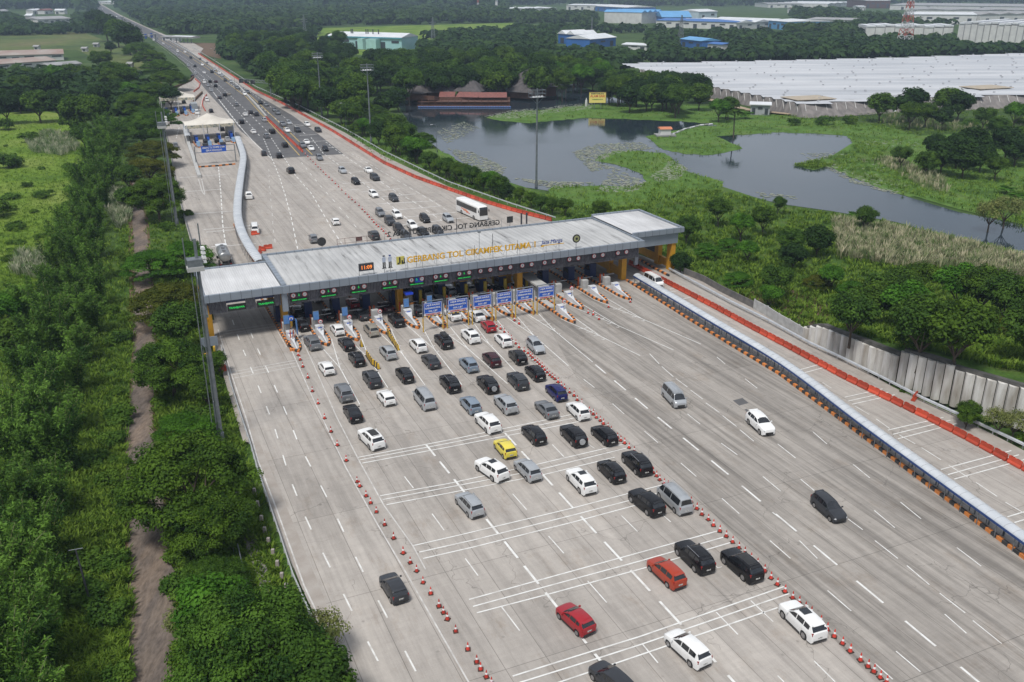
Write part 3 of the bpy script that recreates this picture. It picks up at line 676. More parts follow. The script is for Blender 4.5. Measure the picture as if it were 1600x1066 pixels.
# direction of travel surveyed along several lane lines
REF = []
def ref(a, b_):
    A, B = at(*a), at(*b_); d = (A - B) if A.y > B.y else (B - A)
    REF.append(((A + B) / 2, math.atan2(d.y, d.x)))
for a, b_ in (((666, 695.5), (925, 1016.5)), ((789, 677), (1045, 955)), ((930, 570), (1130, 735)), ((1130, 735), (1337, 907)), ((401, 605), (447, 700)), ((480, 815), (520, 895)), ((1332, 726), (1532, 885)),
              ((470, 215), (560, 295)), ((580, 305), (655, 370)), ((436, 265), (487, 303)), ((412, 217), (445, 303)), ((453, 340), (465, 389)), ((470, 185), (560, 232)), ((600, 255), (850, 345)), ((240, 62), (300, 105)), ((330, 125), (400, 190)), ((341, 257), (348, 352)), ((421, 290), (431, 385)), ((985, 412), (1100, 475)), ((1100, 475), (1318, 592))): ref(a, b_)
for s in (-60, -45, -30, -15, -3):
    for t in (-6, 8, 22): REF.append((PL(s, t), ANG + math.pi / 2))
def lane_heading(p):
    sw = cx_ = cy_ = 0
    for q, a in REF:
        w_ = 1 / ((q - p).length_squared + 4) ** 1.5; sw += w_; cx_ += w_ * math.cos(a); cy_ += w_ * math.sin(a)
    return math.atan2(cy_, cx_)
ALLCARS = []
def vehicle(kind, colour, u, v, facing='a', slope=None, feat=None, label=None, region=None):
    zc = .75 if kind != 'van' else .95
    p = at(u, v, zc); p.z = 0.0
    if slope is not None:
        q = at(u + slope * 4, v + 4, zc) - at(u - slope * 4, v - 4, zc); h = math.atan2(-q.y, -q.x)
    else: h = lane_heading(p)
    if facing == 't': h += math.pi
    dist = math.hypot(p.x, p.y)
    if dist > 235:
        if kind not in LOD: LOD[kind] = lod_mesh(kind, SPEC[kind])
        o = link({'MPV': 'people_carrier', 'hatchback': 'hatchback_car', 'SUV': 'sport_utility_car', 'sedan': 'sedan_car', 'van': 'passenger_van'}[kind], LOD[kind], None, p, h)
        o.material_slots[0].link = 'OBJECT'; o.material_slots[0].material = PAINT[colour]
    else:
        pr = variant(kind, feat)
        if pr.get('fresh'): o = pr; del pr['fresh']
        else: o = copy_tree(pr)
        o.location = p; o.rotation_euler = (0, 0, h); recolour(o, colour)
    ALLCARS.append((o, kind, colour, p, region, label, facing)); return o

KN = {'MPV': 'people carrier', 'hatchback': 'hatchback', 'SUV': 'SUV', 'sedan': 'sedan', 'van': 'passenger van'}
NEAR = [
 ('MPV', 'black', 471, 506, 'a', .9, None), ('SUV', 'grey', 488, 534, 'a', .75, None), ('hatchback', 'white', 527, 513, 'a', .75, None), ('sedan', 'black', 541, 535, 'a', .8, None),
 ('MPV', 'beige', 580, 514, 'a', .8, None), ('SUV', 'black', 619, 499, 'a', .9, None), ('MPV', 'black', 557, 559, 'a', .75, 'rails'), ('hatchback', 'white', 510, 573, 'a', .7, None),
 ('MPV', 'silver', 606, 549, 'a', .85, None), ('SUV', 'dark grey', 581, 591, 'a', .7, 'rails'), ('MPV', 'black', 632, 584, 'a', .8, None), ('MPV', 'white', 653, 538, 'a', .95, None),
 ('SUV', 'black', 693, 532, 'a', .95, 'box'), ('sedan', 'dark grey', 673, 562, 'a', .9, None), ('SUV', 'white', 735, 524, 'a', 1.05, 'sunroof'), ('hatchback', 'red', 763, 508, 'a', .9, None),
 ('MPV', 'white', 786, 530, 'a', 1.0, None), ('MPV', 'silver', 837, 540, 't', 1.0, None), ('MPV', 'maroon', 768, 560, 'a', .95, None), ('MPV', 'black', 809, 556, 'a', .95, None),
 ('MPV', 'steel blue', 732, 568, 'a', .95, 'rails'), ('SUV', 'black', 703, 598, 'a', .85, 'rails'), ('SUV', 'black', 762, 599, 'a', .95, 'spare'), ('SUV', 'dark grey', 809, 594, 'a', .95, None),
 ('MPV', 'black', 836, 581, 'a', 1.05, None), ('SUV', 'grey', 537, 612, 'a', .6, 'rails'), ('hatchback', 'white', 603, 619, 'a', .8, None), ('sedan', 'black', 551, 643, 'a', .6, None),
 ('van', 'silver', 663, 621, 'a', .8, None), ('MPV', 'steel blue', 735, 631, 'a', .9, None), ('SUV', 'silver', 790, 630, 'a', .95, 'spare'), ('sedan', 'grey', 854, 637, 'a', 1.0, None),
 ('MPV', 'navy', 869, 611, 'a', 1.0, None), ('SUV', 'white', 762, 659, 'a', 1.05, None), ('MPV', 'black', 834, 677, 'a', 1.0, None), ('SUV', 'white', 580, 684, 'a', 1.02, 'blackroof'),
 ('hatchback', 'yellow', 789, 698, 'a', .85, None), ('SUV', 'white', 768, 732, 'a', 1.45, 'sunroof'), ('MPV', 'silver', 824, 732, 'a', 1.0, None), ('MPV', 'white', 903, 640, 'a', 1.05, None),
 ('SUV', 'black', 896, 679, 'a', 1.0, 'spare'), ('MPV', 'black', 944, 678, 'a', 1.15, None), ('MPV', 'black', 955, 734, 'a', 1.0, None), ('SUV', 'black', 995, 722, 'a', 1.05, 'rails'),
 ('SUV', 'white', 908, 750, 'a', .95, 'sunroof'), ('van', 'silver', 1053, 617, 't', .95, None), ('SUV', 'white', 1188, 661, 't', 1.1, None), ('SUV', 'black', 1010, 783, 'a', 1.25, None),
 ('van', 'silver', 1054, 776, 'a', 1.05, None), ('SUV', 'black', 1085, 868, 'a', 1.05, 'rails'), ('MPV', 'orange-red', 1041, 892, 'a', 1.1, None), ('SUV', 'black', 1159, 881, 'a', 1.15, 'blackroof'),
 ('hatchback', 'red', 899, 964, 'a', 1.09, None), ('MPV', 'silver', 733, 786, 'a', .9, 'rails'), ('hatchback', 'dark grey', 615, 915, 'a', .62, None), ('SUV', 'white', 1254, 968, 'a', 1.03, 'sunroof'),
 ('MPV', 'white', 1074, 1010, 'a', 1.11, None), ('MPV', 'dark grey', 957, 1062, 'a', 1.1, None), ('MPV', 'dark grey', 1295, 792, 't', 1.15, None), ('van', 'white', 1021, 437, 't', None, None)]
PH_NEAR = ['black people carrier entering the leftmost toll lane behind another black car', 'grey SUV beside the tip of the leftmost striped toll island', 'white hatchback beside the second toll island, nose under the roof edge', 'black sedan right behind the white hatchback at the second toll island',
 'beige people carrier queuing left of the third toll island', 'black SUV entering the lane left of the blue-roofed cabin', 'black people carrier with roof rails left of the yellow and black barrier', 'white hatchback queuing nearest the left cone line below the leftmost toll island',
 'silver people carrier beside the yellow and black barrier at the third lane', 'dark grey SUV with roof rails just below the yellow and black barrier', 'black people carrier queuing below the silver car beside the striped barrier', 'white people carrier queuing below the leftmost blue lane sign',
 'black SUV with a dark roof box below the blue lane signs', 'dark grey sedan queuing behind the white people carrier and roof box SUV', 'white SUV with sunroof below the second blue lane sign', 'bright red hatchback beside the cones under the blue lane signs',
 'white people carrier behind the bright red hatchback beside the cones', 'silver people carrier facing the camera just right of the dense cones', 'dark maroon people carrier queuing below the white SUV with sunroof', 'black people carrier hugging the cones behind a white people carrier',
 'steel blue people carrier with roof rails in the middle of the queue', 'black SUV with chrome roof rails in the middle of the queue', 'black SUV with spare wheel beside the black railed SUV in the queue', 'dark grey SUV left of the black car by the dense cones',
 'black people carrier right beside the densest run of cones', 'grey SUV with roof rails second from the left cones, ahead of a small black sedan', 'white hatchback queuing left of the large silver van', 'small black sedan close behind the grey railed SUV near the left cones',
 'large silver passenger van in the queue seen from behind', 'steel blue people carrier just ahead of a white SUV, right of the silver van', 'silver SUV carrying its spare wheel on the tailgate', 'grey sedan left of the white people carrier by the cones',
 'navy blue people carrier touching the cone line', 'white SUV behind the steel blue people carrier at the upper striped rows', 'black boxy people carrier on the rumble rows right of the white SUV', 'white SUV with black roof standing alone near the left cone line',
 'bright yellow hatchback in the middle of the plaza', 'white SUV with sunroof turned across the lanes below the yellow car', 'silver people carrier right below the yellow hatchback', 'white people carrier next to the cones with a red rear lamp strip',
 'black SUV with spare wheel left of a black people carrier by the cones', 'black people carrier next to the cones behind the white one', 'black people carrier left of the big black SUV near the cones', 'big black SUV with roof rails beside the cone line mid plaza',
 'white SUV with sunroof between two rumble bands right of centre', 'silver van driving towards the camera on the open right lanes', 'white SUV driving towards the camera on the worn right lanes', 'black SUV with sloping tail left of the silver van by the cones',
 'silver passenger van seen from behind beside the cones', 'black SUV with roof rails right of the orange-red people carrier', 'orange-red people carrier on the third rumble band', 'black SUV with dark roof panel closest to the cones at the third rumble band',
 'dark red hatchback alone on the lower rumble rows', 'silver people carrier with roof rails alone near the left side of the plaza', 'dark grey hatchback alone on the left carriageway', 'white SUV with sunroof beside the cones at lower right',
 'white people carrier on the lowest rumble rows at the bottom centre', 'dark grey people carrier cut off by the bottom edge', 'dark grey people carrier driving towards the camera at far right', 'white van passing beside the start of the covered walkway']
for c, lb in zip(NEAR, PH_NEAR): vehicle(*c, label=lb, region='near')
UNDER = [('SUV', 'black', 464, 486), ('sedan', 'black', 514, 489), ('sedan', 'dark grey', 565, 489), ('hatchback', 'red', 551, 472), ('sedan', 'maroon', 602, 477), ('MPV', 'black', 651, 483), ('MPV', 'grey', 684, 468),
 ('sedan', 'white', 707, 490), ('MPV', 'silver', 701, 452), ('MPV', 'beige', 731, 449), ('sedan', 'white', 744, 491), ('sedan', 'black', 722, 463), ('SUV', 'black', 775, 452), ('MPV', 'white', 806, 448), ('SUV', 'silver', 664, 455), ('MPV', 'dark grey', 632, 450), ('MPV', 'white', 494, 462), ('SUV', 'black', 843, 455)]
PH_UNDER = ['black SUV half in shade in the leftmost toll lane', 'black sedan in the second toll lane under the roof edge', 'dark grey sedan in the third toll lane behind the red hatchback', 'red hatchback in shade at the third toll lane booth', 'maroon sedan in shade left of the yellow pillar',
 'black people carrier in shade right of the blue-roofed cabin', 'grey people carrier in shade above the leftmost blue lane sign', 'white sedan partly hidden by the second blue lane sign', 'silver people carrier deep under the roof right of a tarpaulined lane', 'beige people carrier deep under the roof above the blue signs', 'white sedan seen between the second and third blue lane signs',
 'black sedan under the roof above the second blue lane sign', 'black SUV under the roof above the fourth blue lane sign', 'white people carrier under the roof near the middle yellow pillar', 'silver SUV deep in shade beside the tarpaulined lane', 'dark grey people carrier deep in shade behind the blue-roofed cabin', 'white people carrier deep in shade in the second lane', 'black SUV under the roof right of the middle pillar']
for (k_, c_, u, v), lb in zip(UNDER, PH_UNDER): vehicle(k_, c_, u, v, 'a', label=lb, region='under')
FAR = [  # beyond the toll roof
 ('sedan', 'white', 575.6, 265, 't'), ('SUV', 'dark grey', 585.6, 277, 't'), ('MPV', 'white', 583.5, 303, 't'), ('MPV', 'dark grey', 615, 309, 't'), ('MPV', 'grey', 594, 332, 't'), ('SUV', 'dark grey', 609, 345, 't'),
 ('MPV', 'white', 620, 335, 't'), ('SUV', 'black', 623, 357, 't'), ('MPV', 'white', 644, 352, 't'), ('MPV', 'black', 663.5, 341, 't'), ('MPV', 'silver', 700, 341, 't'), ('MPV', 'dark grey', 684, 360, 't'),
 ('SUV', 'black', 661, 364, 't'), ('MPV', 'dark grey', 634, 368, 't'), ('SUV', 'dark grey', 584, 367, 'a'), ('MPV', 'grey', 499, 246, 't'), ('MPV', 'silver', 535, 266, 't'), ('MPV', 'black', 555.6, 283, 't'),
 ('MPV', 'white', 480, 194, 't'), ('SUV', 'dark grey', 497, 203, 't'), ('MPV', 'silver', 451, 191.5, 't'), ('SUV', 'grey', 442, 194, 't'), ('sedan', 'white', 448.5, 203, 't'), ('SUV', 'dark grey', 465, 203, 't'),
 ('sedan', 'white', 479, 221, 't'), ('SUV', 'grey', 473, 227, 't'), ('sedan', 'white', 486, 231, 't'), ('MPV', 'black', 508, 232, 't'), ('SUV', 'black', 425, 205, 'a'), ('MPV', 'grey', 416, 212, 'a'), ('SUV', 'black', 445, 226, 'a'),
 ('MPV', 'dark grey', 412, 239, 'a'), ('SUV', 'black', 436, 242.5, 'a'), ('SUV', 'black', 454, 266, 'a'), ('SUV', 'grey', 434, 176, 't'), ('sedan', 'grey', 429, 171, 't'), ('MPV', 'grey', 489.5, 372, 'a'),
 ('hatchback', 'white', 524, 345, 'a'), ('SUV', 'white', 388.5, 305, 'a'), ('van', 'white', 398, 356, 'a'), ('SUV', 'grey', 274, 227, 'a'), ('van', 'white', 323, 155, 'a'), ('MPV', 'black', 329.6, 173, 'a'), ('sedan', 'white', 383, 178, 'a'),
 ('MPV', 'dark grey', 391.6, 175, 'a'), ('sedan', 'white', 395.6, 205, 'a'), ('van', 'white', 319, 127.5, 'a'), ('MPV', 'black', 328, 127, 'a'), ('sedan', 'maroon', 337, 127, 'a'), ('sedan', 'silver', 324.6, 133, 'a'),
 ('SUV', 'black', 336.6, 134, 'a'), ('sedan', 'silver', 330, 140.6, 'a'), ('SUV', 'black', 351, 148, 'a'), ('sedan', 'beige', 357.5, 146, 'a'), ('MPV', 'white', 382.5, 146.6, 't'), ('SUV', 'grey', 387, 143.5, 't'),
 ('MPV', 'silver', 361, 127, 't'), ('MPV', 'silver', 266, 74, 'a'), ('van', 'white', 277.5, 79.5, 't'), ('sedan', 'white', 289, 81, 't'), ('MPV', 'silver', 277, 86, 'a'), ('MPV', 'silver', 294, 102, 'a'),
 ('SUV', 'dark grey', 304.5, 103, 'a'), ('MPV', 'white', 316, 101, 't'), ('MPV', 'silver', 305, 114, 'a'), ('sedan', 'white', 319, 113, 'a'), ('SUV', 'black', 300.5, 119, 'a'), ('SUV', 'black', 331, 112, 't'),
 ('MPV', 'silver', 335.5, 108, 't'), ('MPV', 'white', 342.5, 114, 't'), ('sedan', 'silver', 347, 117, 't'), ('MPV', 'white', 255, 68, 'a'), ('MPV', 'maroon', 272, 175, 'a'), ('SUV', 'black', 284.6, 175, 'a'), ('MPV', 'black', 287, 159, 'a'),
 ('van', 'white', 307.5, 175, 'a'), ('SUV', 'black', 346, 201, 'a'), ('SUV', 'black', 321.6, 221, 'a'), ('SUV', 'black', 338.8, 219, 'a'), ('MPV', 'silver', 355, 217, 'a'), ('van', 'white', 240, 62, 'a'), ('sedan', 'white', 232, 56, 'a'), ('van', 'white', 236, 54, 't'),
 ('MPV', 'white', 207, 42, 'a'), ('van', 'white', 200, 36, 't'), ('sedan', 'white', 190, 33, 'a'), ('MPV', 'white', 182, 26, 't'), ('MPV', 'silver', 173, 22, 'a'), ('sedan', 'white', 160, 14, 't'), ('SUV', 'grey', 246, 60, 't')]
FAR += [('sedan', 'dark grey', 313, 92, 't'), ('MPV', 'grey', 324, 99, 't'), ('SUV', 'black', 298, 90, 't'), ('MPV', 'dark grey', 352, 125, 't'), ('SUV', 'grey', 371, 137, 't'), ('MPV', 'black', 407, 160, 't'), ('sedan', 'grey', 416, 163, 't'),
 ('MPV', 'grey', 369, 163, 'a'), ('SUV', 'black', 377, 190, 'a'), ('sedan', 'dark grey', 343, 152, 'a'), ('MPV', 'silver', 413, 187, 'a'), ('SUV', 'dark grey', 400, 178, 'a')]
for k_, c_, u, v, f in FAR: vehicle(k_, c_, u, v, f, region='far')
def far_region(p):
    u_, v_ = p
    return
GRP = {'near': 'cars queuing and driving below the toll roof', 'under': 'cars in the toll lanes under the roof', 'far': 'cars on the road beyond the toll roof'}
cnt = {}
for o, kind, colour, p, rg_, lb, f in sorted(ALLCARS, key=lambda q: q[3].y):
    if lb is None:
        way = 'departing' if f == 'a' else 'oncoming'
        key = (kind, colour, f); cnt[key] = cnt.get(key, 0) + 1; n = cnt[key]
        lb = '%s %s %s beyond the toll roof, %s such one' % (way, colour, KN[kind], 'nearest' if n == 1 else nth(n) + ' nearest')
    tag(o, lb, 'van' if kind == 'van' else 'car', GRP[rg_])

# ------------------------------------------------------------------ bus
bus = empty('coach_bus', label='white coach with orange flame stripes coming towards the toll roof', cat='bus')
b = MB(); Lb, Wb = 11.8, 2.5
prof = [(0, .35), (Wb / 2 * .97, .35), (Wb / 2, .8), (Wb / 2, 2.2), (Wb / 2 * .97, 3.2), (Wb / 2 * .8, 3.45), (0, 3.5)]
ring = prof + [(-y, z) for y, z in prof[-2:0:-1]]
xs_ = [(-Lb / 2, .93, .93), (-Lb / 2 + .25, 1, 1), (Lb / 2 - 1.2, 1, 1), (Lb / 2 - .5, .99, .98), (Lb / 2 - .15, .95, .92), (Lb / 2, .85, .75)]
vs = []
for x, a, c in xs_: vs += [(x, y * a, .35 + (z - .35) * c) for y, z in ring]
m_ = len(ring); b.add(vs, [(i * m_ + j, (i + 1) * m_ + j, (i + 1) * m_ + (j + 1) % m_, i * m_ + (j + 1) % m_) for i in range(len(xs_) - 1) for j in range(m_)] + [tuple(range(m_)), tuple(range(len(vs) - m_, len(vs)))[::-1]], 0, True)
o = b.build('body', PAINT['white'], bus, fixn=True); o.data.set_sharp_from_angle(angle=R(35))
for sd in (-1, 1):
    for k in range(5): MB().box((-Lb / 2 + 1.6 + k * 2.02, sd * (Wb / 2 - .03), 2.35), (1.99, .14, 1.15)).build('side_window', m_glass, bus)
    st = MB()
    for k, (x0, z0, ln) in enumerate(((-1.5, 1.5, 3.0), (-.6, 1.25, 2.6), (.4, 1.02, 2.0))): st.box((x0, sd * (Wb / 2 + .006), z0), (ln, .02, .17))
    st.build('flame_stripe', mat('stripe_orange', (.75, .20, .03), (.6, .08, .03), .8), bus)
    MB().box((Lb / 2 - .12, sd * .85, .85), (.2, .4, .22)).build('headlight', m_lamp, bus)
    MB().box((Lb / 2 + .1, sd * 1.35, 2.4), (.18, .16, .5)).tube((Lb / 2 - .2, sd * 1.05, 2.9), (Lb / 2 + .1, sd * 1.35, 2.6), .03).build('door_mirror', m_trim, bus)
    for x in (-Lb / 2 + 3.0, Lb / 2 - 2.6):
        wv = MB().tube((0, -.15, 0), (0, .15, 0), .5, n=18).build('wheel', m_tyre, bus, (x, sd * (Wb / 2 - .13), .5)); MB().tube((0, sd * .14, 0), (0, sd * .165, 0), .28, n=12).build('rim', m_rim, wv)
MB().box((Lb / 2 + .02, 0, 2.0), (.06, 2.05, 1.35)).add([(Lb / 2 + .05, -1.02, 2.66), (Lb / 2 + .05, 1.02, 2.66), (Lb / 2 - .12, 1.06, 3.22), (Lb / 2 - .12, -1.06, 3.22)], [(0, 1, 2, 3)]).build('windscreen', m_glass, bus)
for x in (-2.5, 1.8): MB().box((x, 0, 3.56), (1.8, 1.3, .2), 0, 0, (.85, .85)).build('roof_unit', PAINT['white'], bus)
p = at(737, 329, 1.3); p.z = 0; q = at(740.7, 342) - at(722.9, 334); bus.location = p; bus.rotation_euler = (0, 0, math.atan2(q.y, q.x))

# ------------------------------------------------------------------ trucks
def truck(name, label, u, v, kind, heading=None, cab=PAINT['white']):
    t = empty(name, label=label, cat='truck', group='trucks at the toll plaza'); p = at(u, v, 1.5); p.z = 0
    MB().box((0, 0, .75), (8.2, 1.0, .3)).build('chassis', m_trim, t)
    c = MB().box((3.5, 0, 1.65), (1.7, 2.3, 2.0), 0, 0, (.86, .93)).build('cab', cab, t)
    MB().box((4.36, 0, 2.05), (.06, 1.9, .75)).build('windscreen', m_glass, c)
    if kind == 'tank':
        tk = MB()
        ringn = 20; vs = []
        for x, s_ in ((-3.9, .80), (-3.75, 1), (2.3, 1), (2.45, .8)):
            for i in range(ringn):
                a = 2 * math.pi * i / ringn; vs.append((x, 1.15 * s_ * math.cos(a), 2.0 + .95 * s_ * math.sin(a)))
        tk.add(vs, [(i * ringn + j, (i + 1) * ringn + j, (i + 1) * ringn + (j + 1) % ringn, i * ringn + (j + 1) % ringn) for i in range(3) for j in range(ringn)] + [tuple(range(ringn)), tuple(range(3 * ringn, 4 * ringn))[::-1]], 0, True)
        tk.build('tank', mat('tank_metal', (.42, .43, .43), (.33, .33, .33), .8, .32, .7), t, fixn=True)
        wk = MB().box((-.8, 0, 2.98), (5.6, .6, .05))
        for k in range(3): wk.tube((-2.8 + k * 2.1, 0, 2.95), (-2.8 + k * 2.1, 0, 3.2), .28)
        wk.build('walkway', m_rim, t)
    elif kind == 'box': MB().box((-.75, 0, 2.2), (6.4, 2.4, 2.6)).build('cargo_box', mat('cargo_grey', (.30, .33, .35), None, .5, .5), t)
    MB().box((-4.15, 0, .65), (.1, 2.3, .25)).build('rear_bumper', m_trim, t)
    for sd in (-1, 1):
        MB().box((-4.2, sd * .95, .75), (.05, .3, .16)).build('tail_light', m_red, t)
        for x in (-2.9, -1.7, 3.2): MB().tube((0, -.16, 0), (0, .16, 0), .48, n=16).build('wheel', m_tyre, t, (x, sd * 1.02, .48))
    t.location = p; t.rotation_euler = (0, 0, lane_heading(p) if heading is None else heading); return t
truck('tanker_truck', 'steel tanker truck driving away just beyond the left wing of the toll roof', 349, 398, 'tank')
truck('box_truck', 'grey box truck at the farther tent canopy', 303, 168, 'box', cab=PAINT['white'])
truck('box_truck', 'beige box truck stopped in the right lane under the nearer tent canopy', 359, 205, 'box', cab=PAINT['beige'])
# ------------------------------------------------------------------ toll roof
def roof_material(name, base, rib, stain, along=True):
    m = bpy.data.materials.new(name); m.use_nodes = True
    N = m.node_tree.nodes; K = m.node_tree.links; b = N['Principled BSDF']; b.inputs['Roughness'].default_value = 0.55; b.inputs['Specular IOR Level'].default_value = .3
    tc = N.new('ShaderNodeTexCoord')
    wv = N.new('ShaderNodeTexWave'); wv.bands_direction = 'X'; wv.inputs['Scale'].default_value = rib; K.new(tc.outputs['Object'], wv.inputs['Vector'])
    bp = N.new('ShaderNodeBump'); bp.inputs['Strength'].default_value = .6; bp.inputs['Distance'].default_value = .06
    K.new(wv.outputs['Fac'], bp.inputs['Height']); K.new(bp.outputs[0], b.inputs['Normal'])
    mp = N.new('ShaderNodeMapping'); mp.inputs['Scale'].default_value = (1.6, .16, 1); K.new(tc.outputs['Object'], mp.inputs[0])
    nz = N.new('ShaderNodeTexNoise'); nz.inputs['Scale'].default_value = .55; nz.inputs['Detail'].default_value = 6; nz.inputs['Roughness'].default_value = .65; K.new(mp.outputs[0], nz.inputs[0])
    cr = N.new('ShaderNodeValToRGB'); e = cr.color_ramp.elements
    e[0].position = .40; e[0].color = (*base, 1); e[1].position = .70; e[1].color = (*stain, 1); x = e.new(.58); x.color = (*[c * .86 for c in base], 1)
    K.new(nz.outputs['Fac'], cr.inputs['Fac'])
    n2 = N.new('ShaderNodeTexNoise'); n2.inputs['Scale'].default_value = .12; K.new(tc.outputs['Object'], n2.inputs[0])
    mr = N.new('ShaderNodeMapRange'); mr.inputs['From Min'].default_value = .3; mr.inputs['From Max'].default_value = .7; mr.inputs['To Min'].default_value = .85; mr.inputs['To Max'].default_value = 1.1; K.new(n2.outputs['Fac'], mr.inputs['Value'])
    w2 = N.new('ShaderNodeMapRange'); w2.inputs['From Min'].default_value = 0; w2.inputs['From Max'].default_value = .25; w2.inputs['To Min'].default_value = .86; w2.inputs['To Max'].default_value = 1.0; K.new(wv.outputs['Fac'], w2.inputs['Value'])
    a = N.new('ShaderNodeMath'); a.operation = 'MULTIPLY'; K.new(mr.outputs[0], a.inputs[0]); K.new(w2.outputs[0], a.inputs[1])
    mm = N.new('ShaderNodeMix'); mm.data_type = 'RGBA'; mm.blend_type = 'MULTIPLY'; mm.inputs['Factor'].default_value = 1
    K.new(cr.outputs['Color'], mm.inputs['A']); K.new(a.outputs[0], mm.inputs['B']); K.new(mm.outputs['Result'], b.inputs['Base Color'])
    MATS[name] = m; return m
m_roof = roof_material('ribbed_metal_roof', (.48, .48, .475), .33, (.15, .145, .14))
m_roofc = roof_material('clean_metal_roof', (.60, .60, .605), .9, (.44, .44, .44))
m_panel = mat('grey_cladding', (.27, .31, .36), (.24, .275, .32), .5, .42, .25)
m_panel_line = mat('cladding_joint', (.06, .065, .075), None, 1, .7)
m_yel = mat('yellow_column', (.60, .31, .02), (.52, .26, .02), 1.2, .55)
m_louv = mat('louvre_grey', (.20, .20, .22), (.10, .10, .12), 2.5, .5, .3, stretch=(3, .1, 1))
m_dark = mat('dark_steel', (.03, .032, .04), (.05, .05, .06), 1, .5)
m_navy = mat('navy_booth', (.012, .028, .10), (.02, .04, .13), 1, .4)
m_led = mat('led_board', (.02, .03, .022), (.015, .02, .018), 3, .35)
m_ledg = mat('led_green', (.03, .75, .12), (.02, .6, .1), 3, .5, emit=.35)
m_ledo = mat('led_orange', (.95, .30, .05), (.9, .22, .05), 3, .5, emit=.5)
m_signw = mat('sign_white', (.78, .78, .78), (.7, .7, .7), 2, .5)
m_signr = mat('sign_red', (.55, .02, .03), (.45, .02, .03), 2, .5)
m_signb = mat('sign_blue', (.012, .10, .52), (.012, .085, .44), 1.5, .45)
m_gold = mat('letter_yellow', (.78, .44, .02), (.62, .34, .02), 2, .5)
m_gal = mat('galvanised_steel', (.24, .26, .28), (.17, .19, .21), 1.5, .45, .5)
m_concl = mat('light_concrete', (.46, .46, .45), (.36, .36, .35), 1.2, .85, bump=.1)
m_plant = mat('white_painted_concrete', (.62, .63, .65), (.5, .51, .53), 1.3, .7)

TH = empty('toll_plaza_building', ORG, ANG, 'long grey toll plaza roof on yellow columns spanning all toll lanes', 'building')
def thp(b, name, m, **k): return b.build(name, m, TH, **k)
ZF = 8.0
# main roof sheet, slightly lower than the parapet, gently pitched
def slab(s0, s1, t0, t1, z, m, name, drop=.18):
    b = MB(); tm = (t0 + t1) / 2
    b.add([(s0, t0, z - drop), (s1, t0, z - drop), (s1, tm, z - .02), (s0, tm, z - .02)], [(0, 1, 2, 3)])
    b.add([(s0, tm, z - .02), (s1, tm, z - .02), (s1, t1, z - drop), (s0, t1, z - drop)], [(0, 1, 2, 3)])
    return thp(b, name, m)
slab(-62.2, 1.2, -2.6, 16.1, ZF - .12, m_roof, 'roof_sheet')
slab(-74.0, -62.9, -2.2, 12.0, ZF - .25, m_roofc, 'roof_sheet', .05)
slab(1.5, 12.0, .9, 16.2, ZF + .28, m_roofc, 'roof_sheet', .05)
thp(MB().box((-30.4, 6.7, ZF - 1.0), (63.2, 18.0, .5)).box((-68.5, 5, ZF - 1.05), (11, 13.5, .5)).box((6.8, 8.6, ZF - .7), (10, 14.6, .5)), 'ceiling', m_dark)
def parapet(name, pts, w, z0, z1, pitch=1.55):
    """cladding band with vertical joints round an edge"""
    b = MB(); j = MB()
    for (a0, a1), (b0, b1) in zip(pts, pts[1:]):
        d = Vector((b0 - a0, b1 - a1)); L = d.length; an = math.atan2(d.y, d.x)
        b.box(((a0 + b0) / 2, (a1 + b1) / 2, (z0 + z1) / 2), (L + (w if abs(d.x) > abs(d.y) else -w - .01), w, z1 - z0), an)
        k = pitch / 2
        while k < L:
            x = a0 + d.x * k / L; y = a1 + d.y * k / L; j.box((x, y, (z0 + z1) / 2), (.05, w + .02, z1 - z0 + .02), an); k += pitch
    o = thp(b, name, m_panel); j.build('panel_joint', m_panel_line, o); return o
parapet('fascia', [(-62.6, -2.85), (1.4, -2.85)], .45, ZF - 1.15, ZF + .02)
parapet('fascia', [(-62.6, 16.2), (1.4, 16.2)], .35, ZF - 1.1, ZF)
parapet('fascia', [(-62.45, -2.6), (-62.45, 16.0)], .7, ZF - 1.1, ZF + .05)
parapet('fascia', [(1.45, -2.6), (1.45, 16.0)], .4, ZF - 1.1, ZF + .03)
parapet('wing_fascia', [(-74.4, -2.4), (-62.85, -2.4)], .45, ZF - 1.25, ZF - .1)
parapet('wing_fascia', [(-74.3, -2.2), (-73.9, 12)], .4, ZF - 1.3, ZF - .12)
parapet('wing_fascia', [(-74.1, 12.1), (-62.85, 12.1)], .4, ZF - 1.2, ZF - .1)
parapet('wing_fascia', [(1.7, .8), (12.35, .8)], .45, ZF - .45, ZF + .5)
parapet('wing_fascia', [(12.3, 1), (12.3, 16.2)], .45, ZF - .45, ZF + .52)
parapet('wing_fascia', [(1.7, 16.4), (12.35, 16.4)], .4, ZF - .45, ZF + .5)
thp(MB().box((6.9, 1.25, ZF - 1.5), (9.4, .4, 2.1)).box((11.4, 8.6, ZF - 1.5), (.4, 14.2, 2.1)), 'wing_wall', m_panel)
